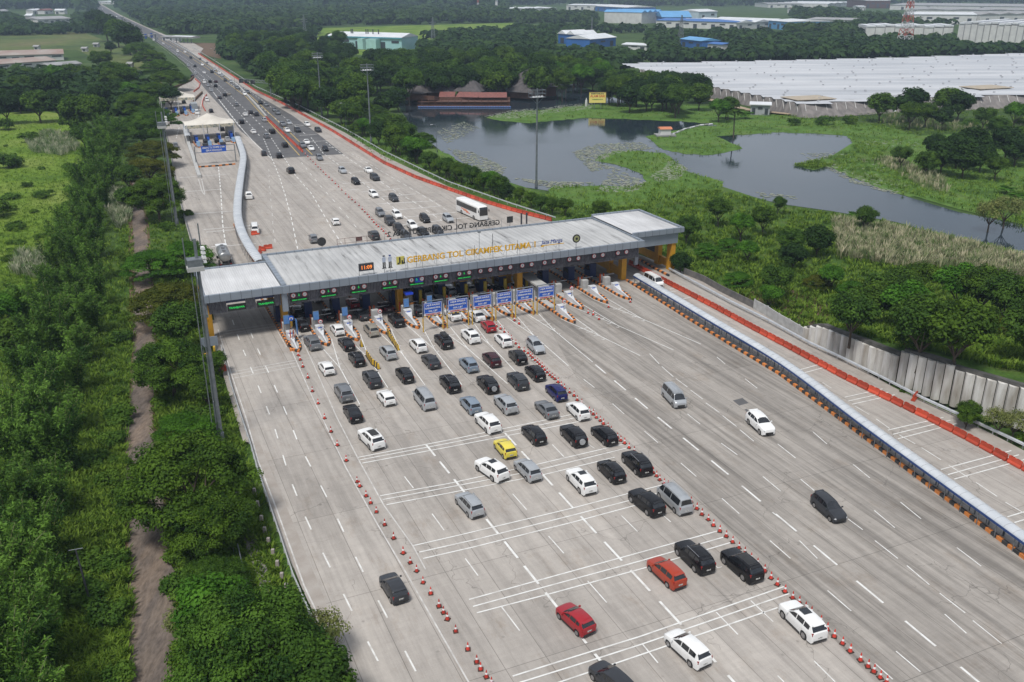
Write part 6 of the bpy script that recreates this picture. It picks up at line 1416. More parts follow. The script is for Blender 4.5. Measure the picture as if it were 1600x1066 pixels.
# left side
S_('house', 'grey roofed long building among the trees at upper left', 'building', 60, 38, 112, 36, 40, 6, 3, m_wallw, m_rfg, doors=6)
for k, (u0, v0, u1, v1, rf) in enumerate(((0, 24, 14, 22, m_rfg), (52, 22, 66, 21, m_rfw), (70, 22, 84, 21, m_tile), (86, 22, 101, 22, m_rfw), (40, 31, 50, 31, m_rfw), (318, 24, 331, 23, m_tile), (336, 25, 345, 24, m_tile))):
    S_('house', 'small distant house, %s from the left at the top of the picture' % nth(k + 1), 'house', u0, v0, u1, v1, 12, 6, 2.5, m_wallw if k < 5 else mat('yellow_wall', (.6, .42, .1), None, 1, .8), rf, group='distant small houses', doors=2)
S_('shed', 'long brown and grey farm shed, rear one on the left fields', 'shed', -30, 97, 100, 93, 26, 4, 2.5, m_wallw, m_rfbr, group='farm sheds', doors=6)
S_('shed', 'long rusty brown farm shed, front one on the left fields', 'shed', -20, 112, 88, 104, 22, 4, 2, m_wallw, m_rfbr, group='farm sheds', doors=6)
S_('shed', 'pale grey-roofed shed end beside the brown farm sheds', 'shed', 78, 112, 128, 108, 12, 3.5, 1.4, m_wallw, m_rfg, group='farm sheds', doors=4)
S_('shed', 'grey roofed shed at the left edge below the brown sheds', 'shed', -20, 140, 50, 138, 10, 3.8, 1.6, m_wallw, m_rfg, group='grey sheds', doors=4)
S_('shed', 'grey roofed shed with lighter roof right of the left edge shed', 'shed', 100, 131, 122, 128, 9, 3.8, 1.6, m_wallw, m_rfg, group='grey sheds', doors=2)
S_('shed', 'low grey shed at the end of the grey sheds', 'shed', 115, 141, 152, 139, 7, 2.6, 1.0, m_wallw, m_rfg, group='grey sheds', doors=3)
for k, (u, v) in enumerate(((53, 77), (146, 73), (128, 80), (199, 105))): S_('hut', 'tiny hut on the left fields, %s from the left' % nth(k + 1), 'hut', u, v, u + 7, v, 4, 2.2, 1, m_wallw, m_rfg, group='field huts', doors=1)
# second toll gate by the upper road
r = S_('toll_canopy', 'white canopy of a small toll gate beside the main road far away', 'canopy', 271, 67, 302, 68, 10, .8, .5, m_wallw, m_rfw, doors=0)
for c in r.children: c.location.z += 5
for k in range(5): MB().box((2 + k * 4.4, 2, 2.4), (.6, .6, 5)).build('post', m_gal, r)
S_('house', 'grey office beside the far small toll gate', 'house', 254, 63, 270, 64, 10, 3.5, 1, m_wallw, m_rfg, doors=3)
region('toll_apron', [(253, 66), (300, 66), (318, 76), (312, 84), (300, 82), (278, 74)], -.05, m_conc)

# ------------------------------------------------------------------ greenhouse field
m_gh = mat('greenhouse_film', (.52, .53, .55), (.36, .38, .41), .03, .6, detail=7, stretch=(.35, 2.2, 1))
m_net = mat('greenhouse_net', (.22, .20, .19), (.14, .13, .125), .5, .9, stretch=(1, 1, .2))
m_vent = mat('vent_grey', (.42, .43, .45), None, 1, .8)
gh = empty('greenhouse', label='vast pale greenhouse roof filling the right background', cat='greenhouse')
GH = [(968, 99), (1150, 96), (1400, 90), (1600, 83), (1900, 76), (1900, 145), (1600, 147), (1500, 151), (1400, 154), (1300, 160), (1250, 162), (1190, 150), (1105, 134), (1050, 118), (1000, 108)]
gp = [at(u, v, 4.6) for u, v in GH]
b = MB()
gu = [Vector((p.x, p.y, 0)) for p in gp]
# rows of shallow vaults running left to right, one mesh per bay band
import itertools
def inside(x, y, poly):
    c = False; n = len(poly)
    for i in range(n):
        a, d = poly[i], poly[(i + 1) % n]
        if (a.y > y) != (d.y > y) and x < (d.x - a.x) * (y - a.y) / (d.y - a.y) + a.x: c = not c
    return c
ys = [p.y for p in gu]; y = min(ys); roofb = MB(); vents = MB(); kk = 0
def span(y):
    xs = []
    for i in range(len(gu)):
        a, d = gu[i], gu[(i + 1) % len(gu)]
        if (a.y > y) != (d.y > y): xs.append((d.x - a.x) * (y - a.y) / (d.y - a.y) + a.x)
    return (min(xs), max(xs)) if len(xs) >= 2 else None
while y < max(ys) - 8:
    sp_ = span(y + 4)
    if sp_:
        x0, x1 = sp_; n_ = 12
        row = MB(); vs = []
        tilt = random.uniform(-.25, .25)
        for i in range(n_ + 1):
            x = x0 + (x1 - x0) * i / n_; zz = 4.6 + random.uniform(-.05, .05)
            for dy, dz in ((0, -.1), (2, .12), (4, .2 + tilt * .3), (6, .12), (8.0, -.1)): vs.append((x, y + dy, zz + dz))
        row.add(vs, [(i * 5 + j, (i + 1) * 5 + j, (i + 1) * 5 + j + 1, i * 5 + j + 1) for i in range(n_) for j in range(4)], 0, True)
        row.build('roof_bay', m_gh, gh, fixn=False)
        x = x0 + 10 + (kk % 3) * 6
        while x < x1: vents.box((x, y + 4 + random.uniform(-1, 1), 5.3), (.8, .8, .5)); x += random.uniform(28, 50)
    y += 8; kk += 1
vents.build('roof_vents', m_vent, gh)
fr_ = [at(u, v, 4.6) for u, v in [(1000, 108), (1050, 118), (1105, 134), (1190, 150), (1250, 162), (1300, 160), (1400, 154), (1500, 151), (1600, 147), (1900, 145)]]
nt_ = MB()
for a, c in zip(fr_, fr_[1:]):
    o_ = Vector((0, -7, 0)); nt_.add([a, c, Vector((c.x, c.y - 7, -.4)), Vector((a.x, a.y - 7, -.4))], [(0, 3, 2, 1)])
nt_.build('side_net', m_net, gh)
pm = MB()
for p, d in resample([Vector((p.x, p.y - 5, 0)) for p in fr_], 5.0): pm.tube((p.x, p.y - 1, -.4), (p.x, p.y + 4, 4.4), .12, n=5)
pm.build('net_struts', m_wallw, gh)
kerbline([(1105, 155), (1170, 172), (1230, 178), (1300, 174), (1400, 168), (1500, 162), (1640, 156)], 'sandy track edge at the foot of the greenhouse', False, .15, 4.0, m=mat('sand', (.38, .29, .2), (.3, .24, .17), .3, .9), name='track')
for k, (u0, v0, u1, v1) in enumerate(((1252, 176, 1295, 174), (1535, 157, 1572, 155))):
    a, c = at(u0, v0), at(u1, v1); L = (c - a).length; r = empty('net_shelter', (a.x, a.y, 0), math.atan2((c - a).y, (c - a).x), 'open shelter with tan roof before the greenhouse, %s one' % ('left' if k == 0 else 'right'), 'shelter', 'greenhouse shelters')
    MB().box((L / 2, 6, 5.2), (L * 1.4, 13, .25)).build('roof', mat('tan_sheet', (.42, .36, .28), (.34, .29, .22), .4, .8), r); MB().box((L / 2, 9, 2.3), (L, 5, 5)).build('dark_net', mat('dark_net', (.06, .06, .065), None, 1, .9), r)
    for x in (0, L):
        for y_ in (0, 12): MB().tube((x, y_, -.4), (x, y_, 5.2), .15, n=6).build('post', m_wallw, r)
S_('shed', 'pale block shed with white roof left of the greenhouse shelter', 'shed', 1172, 178, 1202, 179, 9, 4, .5, mat('block_wall', (.36, .38, .4), None, 1, .8), m_rfw, doors=3)
rg = random.Random(5)
for k in range(9):
    u = rg.uniform(1195, 1400); v = 174 + rg.uniform(-5, 1) + (u < 1230) * 0; p = at(u, v)
    b = MB(); b.box((0, 0, .5), (rg.uniform(1.5, 4), rg.uniform(1, 2), 1.2), rg.uniform(0, 3), 0, (.5, .5)); tag(b.build('plastic_heap', m_rfw, None, (p.x, p.y, -.4)), 'heap of white plastic beside the greenhouse net, %s from the left' % nth(k + 1), 'heap', 'plastic heaps')

# ------------------------------------------------------------------ restaurant on the lake
rs_ = empty('lakeside_restaurant', label='brown lakeside restaurant with dark thatch and red roofs', cat='restaurant')
def hip(a, c, dep, h, rise, m, name, ov=1.0, base=0.0, wall=None):
    L = (c - a).length; an = math.atan2((c - a).y, (c - a).x); o = MB()
    e = min(L, dep) * .42
    o.add([(-ov, -ov, h), (L + ov, -ov, h), (L + ov, dep + ov, h), (-ov, dep + ov, h), (e, dep / 2, h + rise), (L - e, dep / 2, h + rise)], [(0, 1, 5, 4), (1, 2, 5), (2, 3, 4, 5), (3, 0, 4), (3, 2, 1, 0)])
    q = o.build(name, m, rs_, (a.x, a.y, base), an)
    if wall: MB().box((L / 2, dep / 2, h / 2 + .3), (L * .94, dep * .9, h - .5)).build('dark_interior', wall, q)
    return q
for (u0, v0, u1, v1, dep, h, rise, m) in ((632, 159, 660, 160, 12, 4, 4, m_thatch), (655, 157, 678, 158, 11, 4.0, 5, m_thatch), (675, 158, 700, 159, 10, 4, 4, m_thatch), (713, 157, 748, 158, 12, 4.2, 5, m_thatch), (795, 155, 828, 157, 14, 3.5, 5, m_thatch), (822, 155, 872, 152, 22, 5, 8, m_thatch)): hip(at(u0, v0), at(u1, v1), dep, h, rise, m, 'thatched_roof', 1.4, 0, m_brick)
for (u0, v0, u1, v1) in ((686, 162, 712, 162), (712, 162, 748, 163), (748, 163, 793, 163)):
    a, c = at(u0, v0), at(u1, v1); L = (c - a).length; an = math.atan2((c - a).y, (c - a).x)
    q = MB().add([(0, -.5, 3.0), (L - .3, -.5, 3.0), (L - .3, 6, 4.6), (0, 6, 4.6)], [(0, 1, 2, 3)]).build('red_roof', m_tile, rs_, (a.x, a.y, 0), an)
MB().sweep([(0, 2.2), (0, 3.0), (5, 4.2), (5, 2.2)], px([(651, 161), (687, 163)])).build('brown_roof', m_brick, rs_, fixn=True)
a, c = at(652, 166), at(797, 166); L = (c - a).length
MB().box((L / 2, 4, -.05), (L, 10, .35)).box((L / 2, 5, 1.6), (L, 7, .2)).box((L / 2, 8.5, 1.5), (L, .3, 3)).build('deck', m_brick, rs_, (a.x, a.y, 0), 0)
rp = MB()
for k in range(60): rp.box((L * (k + .5) / 60, -.9, .45), (.14, .14, 1.3))
rp.box((L / 2, -.9, 1.0), (L, .1, .12)); rp.build('railing', m_brick, rs_, (a.x, a.y, 0), 0)
bf = MB()
for k in range(36): bf.tube((L * (k + .5) / 36, -1.6, -.2), (L * (k + .5) / 36 + 1.0, -1.6, -.2), .35, n=8)
bf.build('blue_float', mat('float_blue', (.05, .12, .32), None, 1, .5), rs_, (a.x, a.y, 0), 0)
for k in range(14): MB().box((2 + k * L / 14, 1.5, 1.5), (.25, .25, 3.0)).build('post', m_brick, rs_, (a.x, a.y, 0), 0)
# billboards and small lake things
bb = empty('billboard', at(933, 169), .0, 'yellow billboard with red lettering standing at the lake shore', 'billboard')
MB().box((0, 0, 5.2), (8.4, .25, 5.2)).build('panel', mat('billboard_yellow', (.80, .66, .16), (.76, .64, .22), .6, .6), bb); MB().box((0, -.05, 7.9), (8.8, .3, .25)).box((4.35, -.05, 5.2), (.25, .3, 5.4)).build('frame', m_brick, bb)
for z, s_, tx_, mm, wd in ((7.1, .8, 'RESTORAN', m_trim, 6.5), (5.9, 1.7, 'ALAM SARI', mat('billboard_red', (.6, .08, .02), None, 2, .5), 7.4), (4.3, .6, 'LESEHAN', mat('billboard_green', (.15, .30, .05), None, 2, .5), 5.4)):
    me = text_mesh(tx_, s_, mm, .02, bold=.03); fit(me, wd); stand_text('panel_text', me, (0, -.16, z), 0, bb)
for x in (-1.5, 1.9): MB().tube((x, .1, -.4), (x, .1, 2.8), .14, n=6).build('post', m_gal, bb)
bb.scale = (.86, .86, .86)
bb = empty('billboard', at(564, 147), .2, 'blank white billboard among the trees left of the lake', 'billboard')
MB().box((0, 0, 5.5), (7.5, .3, 4)).build('panel', m_wallw, bb); MB().box((0, -.17, 5.5), (6.9, .04, 3.4)).build('panel_face', m_rfw, bb)
for x in (-2.5, 2.5): MB().tube((x, .2, -.4), (x, .2, 4), .14, n=6).build('post', m_gal, bb)
hb = empty('floating_hut', at(1039, 211), .1, 'tiny floating hut with orange roof on the lake', 'hut')
MB().box((0, 0, 0), (7, 5, .5)).build('raft', m_rfg, hb); MB().box((0, .5, 1.2), (3.8, 3.2, 2.0)).build('wall', m_wallw, hb); MB().box((0, .5, 2.5), (4.6, 4, .6), 0, 0, (1, .3)).build('roof', mat('orange_tile', (.55, .20, .10), None, 1, .7), hb)
for k, (p, d) in enumerate(resample(px([(1046, 211), (1070, 201), (1095, 195), (1115, 193)]), 2.2)):
    q = MB().tube((-.9, 0, 0), (.9, 0, 0), .35, n=8).build('float_drum', m_plant if k % 3 else m_rfg, None, (p.x, p.y, -.2), math.atan2(d.y, d.x)); tag(q, 'float drum in the curved line from the floating hut, %s' % nth(k + 1), 'float', 'curved line of float drums')
p = at(916, 165); pe = MB().tube((0, 0, -.4), (0, 0, .5), .22, .26, 8).tube((0, 0, .5), (0, 0, 1.15), .27, .2, 8).tube((0, 0, 1.2), (0, 0, 1.45), .12, .1, 8).build('shore_statue', m_wallw, None, p); pe.scale = (2.2, 2.2, 2.2); tag(pe, 'pale upright stone marker left of the yellow billboard', 'marker')

# lattice pylons
def pylon(u, v, h, wd, label, red=True, arms=0):
    p = at(u, v); r = empty('lattice_tower', (p.x, p.y, -.4), .3, label, 'tower', 'lattice towers'); n = 9
    cols = [mat('tower_red', (.45, .10, .07), None, 1, .6), mat('tower_white', (.62, .62, .62), None, 1, .6)] if red else [m_gal, m_gal]
    for k in range(n):
        z0, z1 = h * k / n, h * (k + 1) / n; w0, w1 = wd * (1 - k / n * .85), wd * (1 - (k + 1) / n * .85); b = MB(); c0 = [(-w0, -w0), (w0, -w0), (w0, w0), (-w0, w0)]; c1 = [(-w1, -w1), (w1, -w1), (w1, w1), (-w1, w1)]
        for i in range(4):
            j = (i + 1) % 4; th = h * .006
            b.tube((*c0[i], z0), (*c1[i], z1), th, n=4); b.tube((*c0[i], z0), (*c1[j], z1), th * .6, n=4); b.tube((*c0[j], z0), (*c1[i], z1), th * .6, n=4); b.tube((*c1[i], z1), (*c1[j], z1), th * .6, n=4)
        b.build('tower_section', cols[k % 2], r)
    for k in range(arms):
        z = h * (.7 + .1 * k); MB().tube((-wd * 1.6, 0, z), (wd * 1.6, 0, z), h * .008, n=4).tube((-wd * 1.6, 0, z), (0, 0, z + h * .05), h * .005, n=4).tube((wd * 1.6, 0, z), (0, 0, z + h * .05), h * .005, n=4).build('cross_arm', cols[1], r)
pylon(1412, 76, 48, 5, 'red and white lattice tower rising from the right woods', True)
pylon(677, 66, 22, 2, 'grey power pylon on the green field behind the woods', False, 2); pylon(477, 59, 22, 2, 'grey power pylon left of the teal factory', False, 2); pylon(1063, 66, 24, 2.5, 'grey power pylon in the woods below the blue works', False, 2)
pylon(924, 66, 22, 1.0, 'thin mast between the blue sheds', False); pylon(747, 20, 40, 2, 'slim distant mast in the woods near the top', True)
MB_ = MB().tube((0, 0, 0), (0, 0, 22), 3, 2.4, 14).tube((0, 0, 22), (0, 0, 28), 4.5, 4.5, 14); o = MB_.build('water_tower', m_wallw, None, at(776, 18)); tag(o, 'distant white water tower in the woods near the top centre', 'water tower')

# small things left of the road
up = empty('utility_pole', at(143, 948), 0, 'leaning dark utility pole with cross bar in the bushes at lower left', 'utility pole')
MB().tube((0, 0, -.4), (-.9, 1.0, 5.2), .10, .07, 8).build('pole', m_dark, up); MB().tube((-1.5, .95, 5.2), (-.3, 1.1, 5.35), .035, n=6).build('cross_bar', m_gal, up)
dp = px([(368, 770), (378, 800), (393, 850), (408, 892), (420, 935), (432, 970)]); dr_ = MB().sweep([(-.55, -.2), (-.55, .1), (.55, .1), (.55, -.2)], dp).build('drain_cover', mat('drain_concrete', (.20, .185, .175), (.15, .14, .13), 1, .9), fixn=True); tag(dr_, 'concrete drain with slotted covers beside the left guard rail', 'drain')
sl_ = MB()
for p, d in resample(dp, .9, .3): sd = Vector((d.y, -d.x, 0)); sl_.box((p.x, p.y, .105), (.1, .5, .02), math.atan2(d.y, d.x))
sl_.build('slots', m_trim, dr_)
fr_ = MB().tube(at(371, 850, 1.0), at(391, 935, 1.0), .06, n=6)
for p, d in resample(px([(366, 870), (388, 960)]), 2.0): fr_.tube((p.x, p.y, -.4), (p.x, p.y, 1.0), .05, n=5)
tag(fr_.build('handrail', m_gal), 'thin pale handrail left of the concrete drain', 'handrail')
gb = MB()
for k, (u, v) in enumerate([(398, 772), (403, 792), (409, 815), (414, 833), (420, 850), (427, 868), (434, 886), (441, 905), (448, 922)]):
    p = at(u, v); tag(MB().box((0, 0, .35), (.35, .35, 1.1), 0, 0, (.8, .8)).build('marker_block', m_concs, None, (p.x, p.y, -.2)), 'grey concrete marker block left of the guard rail, %s from the top' % nth(k + 1), 'marker block', 'marker blocks by the left guard rail')
for k, (u, v) in enumerate(((336, 548), (340, 562))):
    p = at(u, v); b = MB()
    for q in range(4): b.box((0, -.9 + q * .6, .6), (.25, .6, .9), 0, q % 2)
    tag(b.build('striped_block', [m_yb, m_plant], None, p, .25), 'white and yellow block on the left shoulder, %s one' % ('farther' if k == 0 else 'nearer'), 'block', 'shoulder blocks')
sv = empty('sign_board', at(331, 566), ANG, 'grey sign board with amber base seen edge-on beside the lamp mast', 'sign'); MB().box((0, 0, 3.2), (2.4, .15, 1.4)).build('panel', m_panel, sv); MB().box((0, 0, 1.2), (2.2, .3, .6)).build('amber_panel', m_gold, sv); MB().tube((-.9, 0, 0), (-.9, 0, 3), .08).tube((.9, 0, 0), (.9, 0, 3), .08).build('post', m_gal, sv)
# ------------------------------------------------------------------ vegetation
def leaf_mesh(name, P, Nn, size, tint, m, aspect=.55, rng=None):
    """one small rhombic leaf cluster per point, facing roughly along its normal"""
    rng = rng or RNG; n = len(P); P = np.asarray(P, float); Nn = np.asarray(Nn, float)
    Nn = Nn / (np.linalg.norm(Nn, axis=1, keepdims=True) + 1e-9)
    rv = rng.normal(size=(n, 3)); A = np.cross(Nn, rv); A /= (np.linalg.norm(A, axis=1, keepdims=True) + 1e-9); B = np.cross(Nn, A)
    s = (np.asarray(size) * rng.uniform(.65, 1.35, n))[:, None] if np.ndim(size) == 0 else (size * rng.uniform(.7, 1.3, n))[:, None]
    dr = Nn * s * -.25
    V = np.stack([P - A * s + dr, P - B * s * aspect, P + A * s + dr, P + B * s * aspect], 1).reshape(-1, 3)
    me = bpy.data.meshes.new(name); me.vertices.add(4 * n); me.vertices.foreach_set('co', V.ravel())
    me.loops.add(4 * n); me.loops.foreach_set('vertex_index', np.arange(4 * n, dtype=np.int32))
    me.polygons.add(n); me.polygons.foreach_set('loop_start', np.arange(0, 4 * n, 4, dtype=np.int32)); me.polygons.foreach_set('loop_total', np.full(n, 4, dtype=np.int32))
    me.update(calc_edges=True)
    at_ = me.attributes.new('tint', 'FLOAT', 'FACE'); at_.data.foreach_set('value', np.clip(np.asarray(tint, np.float32), 0, 1))
    me.materials.append(m); return me

def lobes_points(lobes, dens, rng, up=.25, flat=.6, shell=(.5, 1.18)):
    """points over a set of ellipsoid leaf clumps (x,y,z, rx,ry,rz, tint)"""
    P = []; Q = []; T = []
    for (x, y, z, rx, ry, rz, t) in lobes:
        n = max(6, int(dens * (rx * ry * rz) ** (2 / 3)))
        d = rng.normal(size=(n * 2, 3)); d /= np.linalg.norm(d, axis=1, keepdims=True); d = d[(d[:, 2] > -.45)][:n]
        r = rng.uniform(shell[0], shell[1], len(d))[:, None]
        P.append(np.array([x, y, z]) + d * r * np.array([rx, ry, rz])); Q.append(d * np.array([1, 1, .8]) + np.array([0, 0, flat]) + rng.normal(size=d.shape) * .35)
        T.append(np.clip(t + rng.normal(size=len(d)) * .13, 0, 1))
    return np.concatenate(P), np.concatenate(Q), np.concatenate(T)

def rain_lobes(rng, R_=6, h=6, n=70):
    L = []
    for k in range(n):
        a = rng.uniform(0, 2 * math.pi); r = R_ * math.sqrt(rng.uniform(0, 1)) * .92; z = h * (1 - .38 * (r / R_) ** 2) + rng.uniform(-.35, .45)
        if rng.uniform() < .22: z -= rng.uniform(.8, 2.0)
        q = rng.uniform(.8, 1.5) * (1 - .25 * r / R_); L.append((r * math.cos(a), r * math.sin(a), z, q * 1.15, q * 1.15, q * .45, rng.uniform(.15, .85)))
    for k in range(18): a = k / 18 * 6.283; L.append((R_ * .9 * math.cos(a) * rng.uniform(.85, 1.1), R_ * .9 * math.sin(a) * rng.uniform(.85, 1.1), h * .52 + rng.uniform(-.8, .5), 1.1, 1.1, .45, rng.uniform(.1, .6)))
    return L
def round_lobes(rng, R_=3, h=5, n=34, squash=.85):
    L = [(0, 0, h, R_ * .66, R_ * .66, R_ * .62 * squash, .3)]
    for k in range(n):
        d = rng.normal(size=3); d /= np.linalg.norm(d); d[2] = abs(d[2]) * (1 if rng.uniform() < .72 else -.7)
        q = R_ * rng.uniform(.24, .42); L.append((d[0] * R_ * .72, d[1] * R_ * .72, h + d[2] * R_ * .72 * squash, q, q, q * .8, rng.uniform(.1, .9)))
    return L
def shrub_lobes(rng, R_=1.6, n=16):
    L = []
    for k in range(n):
        a = rng.uniform(0, 6.283); r = R_ * math.sqrt(rng.uniform()) * .8; q = R_ * rng.uniform(.25, .45); L.append((r * math.cos(a), r * math.sin(a), R_ * .45 * (1 - .4 * r / R_) + rng.uniform(0, .5), q, q, q * .9, rng.uniform(.1, .9)))
    return L
def limbs(rng, R_, h, trunk=.28, n=7, low=.35):
    b = MB(); top = (rng.uniform(-.3, .3), rng.uniform(-.3, .3), h * low); b.tube((0, 0, -.5), top, trunk, trunk * .75, 8)
    for k in range(n):
        a = k / n * 6.283 + rng.uniform(-.3, .3); e = (math.cos(a) * R_ * .62, math.sin(a) * R_ * .62, h * rng.uniform(.78, .98)); m_ = (top[0] * .5 + e[0] * .45, top[1] * .5 + e[1] * .45, h * (low + .28))
        b.tube(top, m_, trunk * .5, trunk * .35, 6); b.tube(m_, e, trunk * .35, trunk * .1, 5)
        a2 = a + .5; b.tube(m_, (math.cos(a2) * R_ * .5, math.sin(a2) * R_ * .5, h * .9), trunk * .25, trunk * .08, 5)
    return b
m_bark = mat('bark', (.10, .075, .055), (.06, .05, .04), 3, .95)
LV = {
 'rain': foliage('leaf_rain_tree', (.016, .050, .008), (.10, .20, .024), (1.2, .98, .6)),
 'olive': foliage('leaf_olive', (.038, .060, .008), (.115, .135, .015), (1.15, .95, .8)),
 'bright': foliage('leaf_bright', (.030, .095, .008), (.10, .25, .022), (1.1, 1.0, .8)),
 'round': foliage('leaf_round', (.020, .055, .010), (.085, .170, .022), (1.5, 1.2, .7)),
 'dark': foliage('leaf_dark', (.010, .030, .008), (.036, .082, .016), (1.3, 1.2, .8)),
 'bamboo': foliage('leaf_bamboo', (.030, .080, .014), (.18, .33, .05), (.65, .75, .7)),
 'shrub': foliage('leaf_shrub', (.034, .090, .012), (.12, .225, .032), (1.3, 1.05, .6)),
 'far': foliage('leaf_far', (.014, .040, .012), (.050, .100, .022), (1.3, 1.1, .8)),
 'reed': foliage('leaf_reed', (.10, .19, .05), (.52, .52, .38), (1.2, 1.0, .9)),
 'grass': foliage('leaf_grass', (.055, .125, .015), (.19, .31, .05), (1.2, 1, .6)),
 'pale': foliage('leaf_pale', (.11, .15, .045), (.24, .27, .10), (1.1, 1, .8)),
}
TP = {}
def proto(key, lobes, dens, size, leafm, R_, h, trunk, low=.35, nl=7):
    rng = np.random.default_rng(sum(ord(c_) * (i_ + 1) for i_, c_ in enumerate(key)) % 9999)
    P, Q, T = lobes_points(lobes(rng), dens, rng); cm = leaf_mesh(key + '_crown', P, Q, size, T, LV[leafm], rng=rng)
    TP[key] = (cm, limbs(rng, R_, h, trunk, nl, low).mesh(key + '_trunk', m_bark))
for k in range(3):
    proto('rain%d' % k, lambda r: rain_lobes(r, 6, 6, 85), 330, .145, 'rain', 6, 6, .30)
def dome_lobes(rng):
    L = []
    for k in range(120):
        d = rng.normal(size=3); d /= np.linalg.norm(d); d[2] = abs(d[2]) * (1 if rng.uniform() < .8 else -.35); f = rng.uniform(.78, 1.0); q = rng.uniform(.75, 1.45); L.append((d[0] * 5.4 * f, d[1] * 5.4 * f, 4.6 + d[2] * 4.3 * f, q, q, q * .62, rng.uniform(.05, .95)))
    return L
for k in range(2): proto('dome%d' % k, dome_lobes, 300, .15, 'rain', 6, 6, .32)
proto('olive0', lambda r: rain_lobes(r, 6, 6, 80), 300, .15, 'olive', 6, 6, .30); proto('olive1', lambda r: rain_lobes(r, 6, 6, 60), 300, .15, 'olive', 6, 6, .30)
proto('bright0', lambda r: rain_lobes(r, 5, 5.5, 60), 320, .15, 'bright', 5, 5.5, .25)
proto('pale0', lambda r: round_lobes(r, 2.2, 3, 18), 200, .12, 'pale', 2.2, 3, .14)
for k in range(4): proto('round%d' % k, lambda r: round_lobes(r, 3, 4.6, 32, .9 if k % 2 else .75), 200, .19, 'round' if k != 2 else 'bright', 3, 4.6, .2)
for k in range(3): proto('dark%d' % k, lambda r: round_lobes(r, 4, 5.0, 34, .8), 80, .36, 'dark' if k != 1 else 'round', 4, 5.0, .25)
for k in range(3): proto('shrub%d' % k, lambda r: shrub_lobes(r, 1.6, 16), 300, .15, 'shrub' if k != 1 else 'round', 1.0, 1.2, .06, .3, 5)
# bamboo: arching plumes
def bamboo(rng, n=22, h=8.6, spread=2.4):
    P = []; Q = []; T = []; st = MB()
    for k in range(n):
        a = rng.uniform(0, 6.283); r0 = rng.uniform(0, .9); lean = rng.uniform(.3, 1.0) * spread; hh = h * rng.uniform(.65, 1.08); t_ = rng.uniform(0, 1)
        pts = []
        for j in range(8):
            f = j / 7; pts.append(np.array([math.cos(a) * (r0 + lean * f ** 2.2), math.sin(a) * (r0 + lean * f ** 2.2), hh * (f - .16 * f ** 4)]))
        for p_, q_ in zip(pts[:-1], pts[1:]): st.tube(p_, q_, .035, .025, 4, caps=False)
        m_ = 260; f = rng.uniform(.18, 1, m_); idx = f * 7; i0 = np.clip(idx.astype(int), 0, 6); fr = (idx - i0)[:, None]; pa = np.array(pts); base = pa[i0] * (1 - fr) + pa[i0 + 1] * fr
        off = rng.normal(size=(m_, 3)) * (np.array([.34, .34, .30]) * (.45 + .55 * np.sin(np.pi * np.clip(f, 0, .95)))[:, None]); off[:, 2] -= .15
        P.append(base + off); Q.append(rng.normal(size=(m_, 3)) * .7 + np.array([math.cos(a) * .5, math.sin(a) * .5, .9])); T.append(np.clip(t_ + rng.normal(size=m_) * .15, 0, 1))
    return np.concatenate(P), np.concatenate(Q), np.concatenate(T), st
for k in range(4):
    rng = np.random.default_rng(50 + k); P, Q, T, st = bamboo(rng); TP['bamboo%d' % k] = (leaf_mesh('bamboo_leaves', P, Q, .19, T, LV['bamboo'], .28, rng), st.mesh('bamboo_stalks', mat('bamboo_stalk', (.16, .18, .06), (.10, .13, .05), 2, .7)))
# palm / banana
def fronds(rng, n, L_, h, wd, droop):
    P = []; Q = []; S = []; T = []
    for k in range(n):
        a = k / n * 6.283 + rng.uniform(-.2, .2); el = rng.uniform(.2, 1.1)
        for j in range(26):
            f = (j + 1) / 26; r = L_ * f * math.cos(el * (1 - f)); z = h + L_ * (math.sin(el) * f - droop * f * f)
            for s_ in (-1, 1):
                w_ = wd * math.sin(math.pi * min(.95, f * .9 + .08)); P.append((r * math.cos(a) - s_ * math.sin(a) * w_ * .5, r * math.sin(a) + s_ * math.cos(a) * w_ * .5, z - w_ * .25)); Q.append((math.cos(a) * .3, math.sin(a) * .3, 1)); S.append(w_ * .5 + .05); T.append(rng.uniform(.3, .9))
    return np.array(P), np.array(Q), np.array(S), np.array(T)
rng = np.random.default_rng(9); P, Q, S, T = fronds(rng, 14, 3.2, 7.5, .9, .75)
TP['palm0'] = (leaf_mesh('palm_fronds', P, Q, S, T, LV['round'], .4, rng), MB().tube((0, 0, -.4), (.3, .1, 7.6), .2, .13, 8).mesh('palm_trunk', m_bark))
P, Q, S, T = fronds(rng, 9, 2.4, 1.4, 1.0, .55); TP['banana0'] = (leaf_mesh('banana_leaves', P, Q, S, T, LV['bright'], .5, rng), MB().tube((0, 0, -.4), (0, 0, 1.6), .16, .1, 8).mesh('banana_stem', m_bark))

